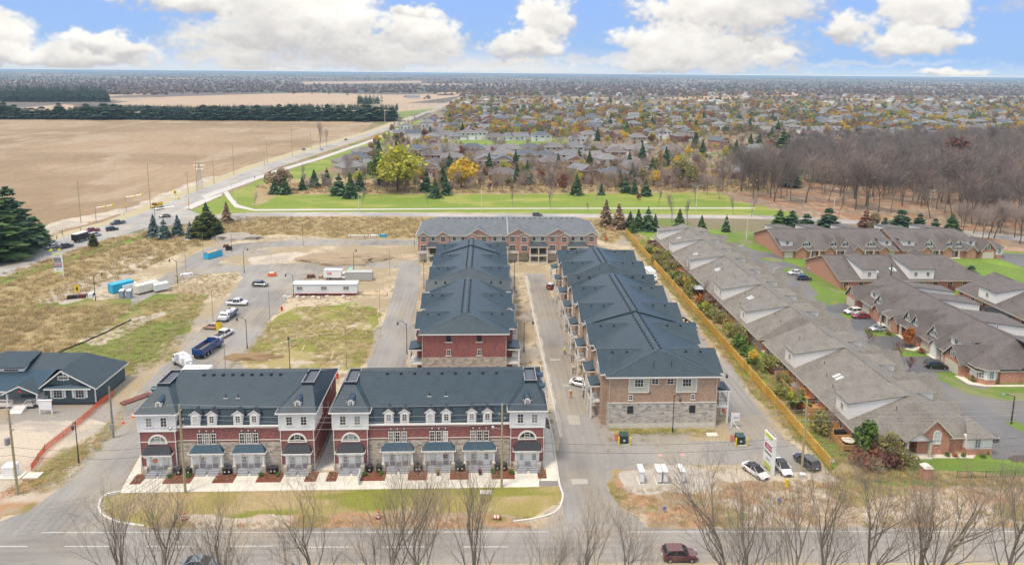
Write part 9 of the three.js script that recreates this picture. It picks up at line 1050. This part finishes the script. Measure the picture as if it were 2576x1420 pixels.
{ const o = thing('marker_post', 'short yellow marker post at the street corner', 'post', [at(1543, 1200)[0], 0, at(1543, 1200)[1]]); new MB().tube([0, 0, 0], [0.1, 1.2, 0], 0.1, 0.1, 8).build('post', M.yellow, o); mesh('cap', new THREE.SphereGeometry(0.11, 8, 6), M.yellow, o).position.set(0.1, 1.2, 0); [[zN(215, 1115), 'first'], [zN(478, 1095), 'second'], [zN(1232, 1040), 'third']].forEach(([p, w]) => { const s = thing('survey_marker', `small blue flagged survey marker on the verge, ${w} from the left`, 'marker', [p[0], 0, p[1]]); new MB().tube([0, 0, 0], [0, 0.9, 0], 0.04, 0.04, 5).build('stake', M.lumber, s); B(-0.2, 0.5, -0.1, 0.25, 1.0, 0.1).build('flag', mat([0.12, 0.18, 0.42], 0.6), s); });
  const m = z8(90, 985), p = thing('pad_transformer', 'white utility cabinet on a concrete pad beside the left pole', 'cabinet', [m[0], 0, m[1]]); B(-1.8, 0, -1.0, 1.8, 0.25, 1.0).build('pad', M.conc, p); B(-1, 0.25, -0.7, 0.7, 1.9, 0.7).build('cabinet', M.whitePaint, p); new MB().slab([[-1.05, 1.95, 0.75], [0.75, 1.95, 0.75], [0.75, 2.1, -0.75], [-1.05, 2.1, -0.75]], 0.1).build('lid', M.whitePaint, p); B(2, 0, -0.8, 4.4, 0.2, 0.8).build('slab', M.conc, p); const lid = zN(640, 425), q = thing('vault_cover', 'flat concrete vault cover before the brown brick end wall', 'vault cover', [lid[0], 0, lid[1]]); B(-1, 0, -0.6, 1, 0.14, 0.6).build('slab', M.conc, q); B(-0.7, 0.14, -0.4, 0.7, 0.17, 0.4).build('cover', M.lightStone, q); const lv = thing('vault_cover', 'pale concrete cover in the lawn before the right front row', 'vault cover', [at(1222, 1238)[0], 0, at(1222, 1238)[1]]); B(-0.9, 0, -0.5, 0.9, 0.1, 0.5).build('slab', M.lightStone, lv); B(-0.5, 0.1, -0.3, 0.5, 0.13, 0.3).build('cover', M.conc, lv); }
// condensers along the far fronts and the mailboxes on stakes beside the right row
[[zC(268, 905), 'third'], [zC(278, 985), 'second'], [zC(348, 1140), 'first']].forEach(([p, w]) => { const o = thing('meter_stand', `black frame meter stand beside the right townhouse row, ${w} from the near end`, 'meter stand', [p[0], 0, p[1]], 0, 'meter stands beside the right row'); for (const x of [-0.5, 0.5]) B(x - 0.05, 0, -0.05, x + 0.05, 1.5, 0.05).build('post', M.black, o); for (const y of [0.5, 1.0, 1.4]) B(-0.55, y, -0.08, 0.55, y + 0.14, 0.08).build('rail', M.black, o); });
// planting beds, air conditioners, pots and gate in front of the front rows
{ const bed = (label, p, w, d, sk = 0.25) => { const o = thing('mulch_bed', label, 'planting bed', [p[0], 0.03, p[1]]), s = -d * sk; new MB().slab([[-w / 2 + s * 0, 0.08, 0], [w / 2, 0.08, 0], [w / 2 + 0, 0.08, -d], [-w / 2, 0.08, -d]], 0.1).build('mulch', M.mulch, o); const r = rng(Math.round(p[0] * 10)), g = new MB(); for (let i = 0; i < 26; i++) { const x = (r() - 0.5) * w * 0.85, z = -0.3 - r() * (d - 0.6), v = 0.6 + 0.7 * r(); g.col = [v, v, v]; for (let k = 0; k < 8; k++) { const a = r() * 6.28, l = 0.08 + 0.16 * r(); g.tri([x, 0.08, z], [x + Math.cos(a) * l, 0.2 + 0.15 * r(), z + Math.sin(a) * l], [x + Math.cos(a + 0.7) * l, 0.14, z + Math.sin(a + 0.7) * l]); } } g.build('plants', LM.tan, o).userData.kind = 'stuff'; };
  const bz = at(800, 1210)[1], xs = [[z1(300, 1160), 1.6], [z1(690, 1150), 4.2], [z1(1125, 1145), 3.2], [z1(1560, 1130), 3.9], [z1(1950, 1130), 1.8], [z2(118, 1130), 1.6], [z2(510, 1120), 3.9], [z2(930, 1110), 3], [z2(1325, 1110), 3], [z2(1740, 1105), 3.7], [z2(2110, 1110), 1.4]];
  xs.forEach(([p, w], i) => bed('red mulch planting bed on the concrete before the front rows, ' + ord(i) + ' from the left', [p[0], -99.9], w, 2.6));
  const ac = (label, x) => { const o = thing('air_conditioner', label, 'air conditioner', [x, 0, -102.4]); mesh('housing', new THREE.CylinderGeometry(0.48, 0.48, 1.05, 16), M.black, o).position.y = 0.6; mesh('fan_guard', new THREE.CylinderGeometry(0.44, 0.48, 0.1, 16), M.dark, o).position.y = 1.17; B(-0.55, 0, -0.55, 0.55, 0.08, 0.55).build('pad', M.conc, o); B(-0.1, 0.5, 0.46, 0.14, 0.75, 0.5).build('label_plate', M.lightStone, o); const r = new MB(); for (let i = 0; i < 12; i++) { const a = i / 12 * 6.283; r.bar([0.49 * Math.cos(a), 0.1, 0.49 * Math.sin(a)], [0.49 * Math.cos(a), 1.1, 0.49 * Math.sin(a)], 0.02, 0.02); } r.build('guard_bars', M.dark, o); };
  [[680, 1], [775, 1], [1125, 1], [1165, 1], [1570, 1], [1605, 1]].forEach(([q], i) => ac('black air conditioner before the left front row, ' + ord(i) + ' from the left', X1(q))); [[470, 1], [560, 1], [915, 1], [945, 1], [1310, 1], [1350, 1], [1690, 1], [1755, 1]].forEach(([q], i) => ac('black air conditioner before the right front row, ' + ord(i) + ' from the left', X2(q)));
  const pot = (label, x, m) => { const o = thing('flower_pot', label, 'flower pot', [x, 0.03, -101.2]); mesh('pot', new THREE.CylinderGeometry(0.32, 0.22, 0.55, 12), M.black, o).position.y = 0.3; const f = mesh('flowers', SHRUB[0], m, o); f.scale.set(0.22, 0.26, 0.22); f.position.y = 0.5; }; pot('dark pot with yellow flowers before a front door', X2(1125), LM.yellow); pot('dark pot with red flowers before a front door', X2(1525), LM.pink);
  const wr = (label, x, y, z, m) => { const g = new THREE.TorusGeometry(0.27, 0.09, 8, 18), o = tag(mesh('door_wreath', g, m, scene), label, 'wreath'); o.position.set(x, y, z); }; wr('orange wreath on the leftmost front door', X1(447), 2.2, -102.72, M.orange); wr('dark red wreath on a door of the right front row', X2(1190), 2.2, -103.1, LM.maroon);
  [[X1(620), 1], [X1(800), 1], [X1(1490), 1], [X1(1640), 1], [X2(430), 1], [X2(580), 1], [X2(1650), 1], [X2(1830), 1]].forEach(([x], i) => shrub([x, -101.4], 0.36, LM.green, 'small green shrub in a mulch bed, ' + ord(i) + ' from the left', i, 'small shrubs in the mulch beds'));
  const gt = thing('white_gate', 'narrow white gate panel standing beside the left porch of the right row', 'gate', [X2(398), 0, -98.9]); B(-0.05, 0, -1.6, 0.05, 1.5, 0).build('panel', M.whitePaint, gt); for (const z of [0, -1.6]) B(-0.08, 0, z - 0.08, 0.08, 1.65, z + 0.08).build('post', M.whitePaint, gt); const bins = thing('bin_row', 'row of dark wheeled bins in the gap between the front rows', 'bins', [-25.3, 0, -110]); for (let i = 0; i < 5; i++) { B(-0.3, 0.1, -i * 0.8 - 0.3, 0.3, 1.0, -i * 0.8 + 0.3).build('bin', M.dark, bins); B(-0.34, 1.0, -i * 0.8 - 0.34, 0.34, 1.1, -i * 0.8 + 0.34).build('lid', i % 2 ? M.whitePaint : M.black, bins); } }
// ---------------------------------------------------------------- people: two workers, each one continuous body
import { MarchingCubes } from 'three/addons/objects/MarchingCubes.js';
function person(label, p, turn, top, trousers, skin = [0.5, 0.33, 0.24]) {
  const o = thing('person', label, 'person', [p[0], 0, p[1]], turn), bones = [[[0, 0.95, 0], [0, 1.2, 0], 0.155, 0.15], [[0, 1.2, 0], [0, 1.42, 0.01], 0.16, 0.12], [[-0.15, 1.42, 0], [0.15, 1.42, 0], 0.085, 0.085], [[0, 1.45, 0], [0, 1.56, 0.01], 0.055, 0.055], [[0, 1.62, 0.02], [0, 1.7, 0.01], 0.095, 0.1], [[0, 1.64, 0.1], [0, 1.62, 0.13], 0.02, 0.012]];
  for (const s of [-1, 1]) { bones.push([[s * 0.1, 0.95, 0], [s * 0.12, 0.5, 0.03], 0.1, 0.065], [[s * 0.12, 0.5, 0.03], [s * 0.13, 0.08, -0.03 * s], 0.062, 0.042], [[s * 0.13, 0.05, -0.04], [s * 0.14, 0.04, 0.14], 0.045, 0.04], [[s * 0.2, 1.4, 0], [s * 0.27, 1.12, -0.02], 0.055, 0.042], [[s * 0.27, 1.12, -0.02], [s * 0.22, 0.9, 0.16], 0.042, 0.03], [[s * 0.22, 0.89, 0.17], [s * 0.21, 0.85, 0.2], 0.035, 0.03]); for (let f = 0; f < 4; f++) bones.push([[s * 0.21 + (f - 1.5) * 0.018, 0.85, 0.2], [s * 0.21 + (f - 1.5) * 0.02, 0.77 + (f % 2) * 0.01, 0.21], 0.01, 0.008]); bones.push([[s * 0.19, 0.87, 0.19], [s * 0.165, 0.82, 0.22], 0.012, 0.009]); }
  const N = 96, mc = new MarchingCubes(N, mat(skin), false, false, 120000); mc.isolation = 0; const S2 = 0.95, cx = 0, cy = 0.92, cz = 0.05, fld = mc.field;
  for (let k = 0; k < N; k++) for (let j = 0; j < N; j++) for (let i = 0; i < N; i++) { const x = cx + S2 * (2 * i / N - 1), y = cy + S2 * (2 * j / N - 1), z = cz + S2 * (2 * k / N - 1); let d = 9; if (Math.abs(x) < 0.42 && Math.abs(z) < 0.36) { let s = 0; for (const [a, b, r0, r1] of bones) { const ab = sub(b, a), t = clamp(((x - a[0]) * ab[0] + (y - a[1]) * ab[1] + (z - a[2]) * ab[2]) / (ab[0] ** 2 + ab[1] ** 2 + ab[2] ** 2)), e = Math.hypot(x - a[0] - ab[0] * t, y - a[1] - ab[1] * t, z - a[2] - ab[2] * t) - lerp(r0, r1, t); if (e < 0.25) s += Math.exp(-e * 60); } d = s > 0 ? -Math.log(s) / 60 : 0.25; } fld[i + j * N + k * N * N] = -Math.min(d, 1); }
  mc.update(); const n = mc.count, P = new Float32Array(mc.positionArray.slice(0, n * 3)), Nn = new Float32Array(mc.normalArray.slice(0, n * 3)), C = new Float32Array(n * 3);
  for (let i = 0; i < n; i++) { P[i * 3] = cx + P[i * 3] * S2; P[i * 3 + 1] = cy + P[i * 3 + 1] * S2; P[i * 3 + 2] = cz + P[i * 3 + 2] * S2; const y = P[i * 3 + 1], c = y < 0.1 ? [0.05, 0.035, 0.025] : y > 1.72 ? [0.8, 0.8, 0.78] : y > 1.5 || (P[i * 3 + 2] > 0.14 && y < 0.95) ? skin : y > 0.95 || (Math.abs(P[i * 3]) > 0.18 && y > 0.86) ? top : trousers; C.set(c, i * 3); }
  const g = new THREE.BufferGeometry(); g.setAttribute('position', new THREE.BufferAttribute(P, 3)); g.setAttribute('normal', new THREE.BufferAttribute(Nn, 3)); g.setAttribute('color', new THREE.BufferAttribute(C, 3)); mesh('body', g, new THREE.MeshStandardMaterial({ roughness: 0.85, vertexColors: true, side: THREE.DoubleSide }), o);
  const hat = mesh('hard_hat', new THREE.SphereGeometry(0.125, 16, 8, 0, 6.283, 0, 1.6), M.whitePaint, o); hat.position.set(0, 1.69, 0.01); mesh('hat_brim', new THREE.CylinderGeometry(0.15, 0.16, 0.02, 16), M.whitePaint, o).position.set(0, 1.69, 0.03); const v = new MB(); for (const s of [-1, 1]) v.box(s * 0.09 - 0.025, 1.0, 0.155, s * 0.09 + 0.025, 1.42, 0.165); v.box(-0.15, 1.08, 0.155, 0.15, 1.13, 0.166); v.build('reflective_stripes', M.lime, o); return o;
}
person('person in an orange safety jacket walking down the main street', zC(248, 1140), 0.4, [0.75, 0.17, 0.03], [0.55, 0.22, 0.08]); person('person in a yellow shirt and dark trousers beside the right townhouse row', zC(208, 850), 2.6, [0.68, 0.66, 0.03], [0.02, 0.022, 0.03]);
renderer.render(scene, camera);
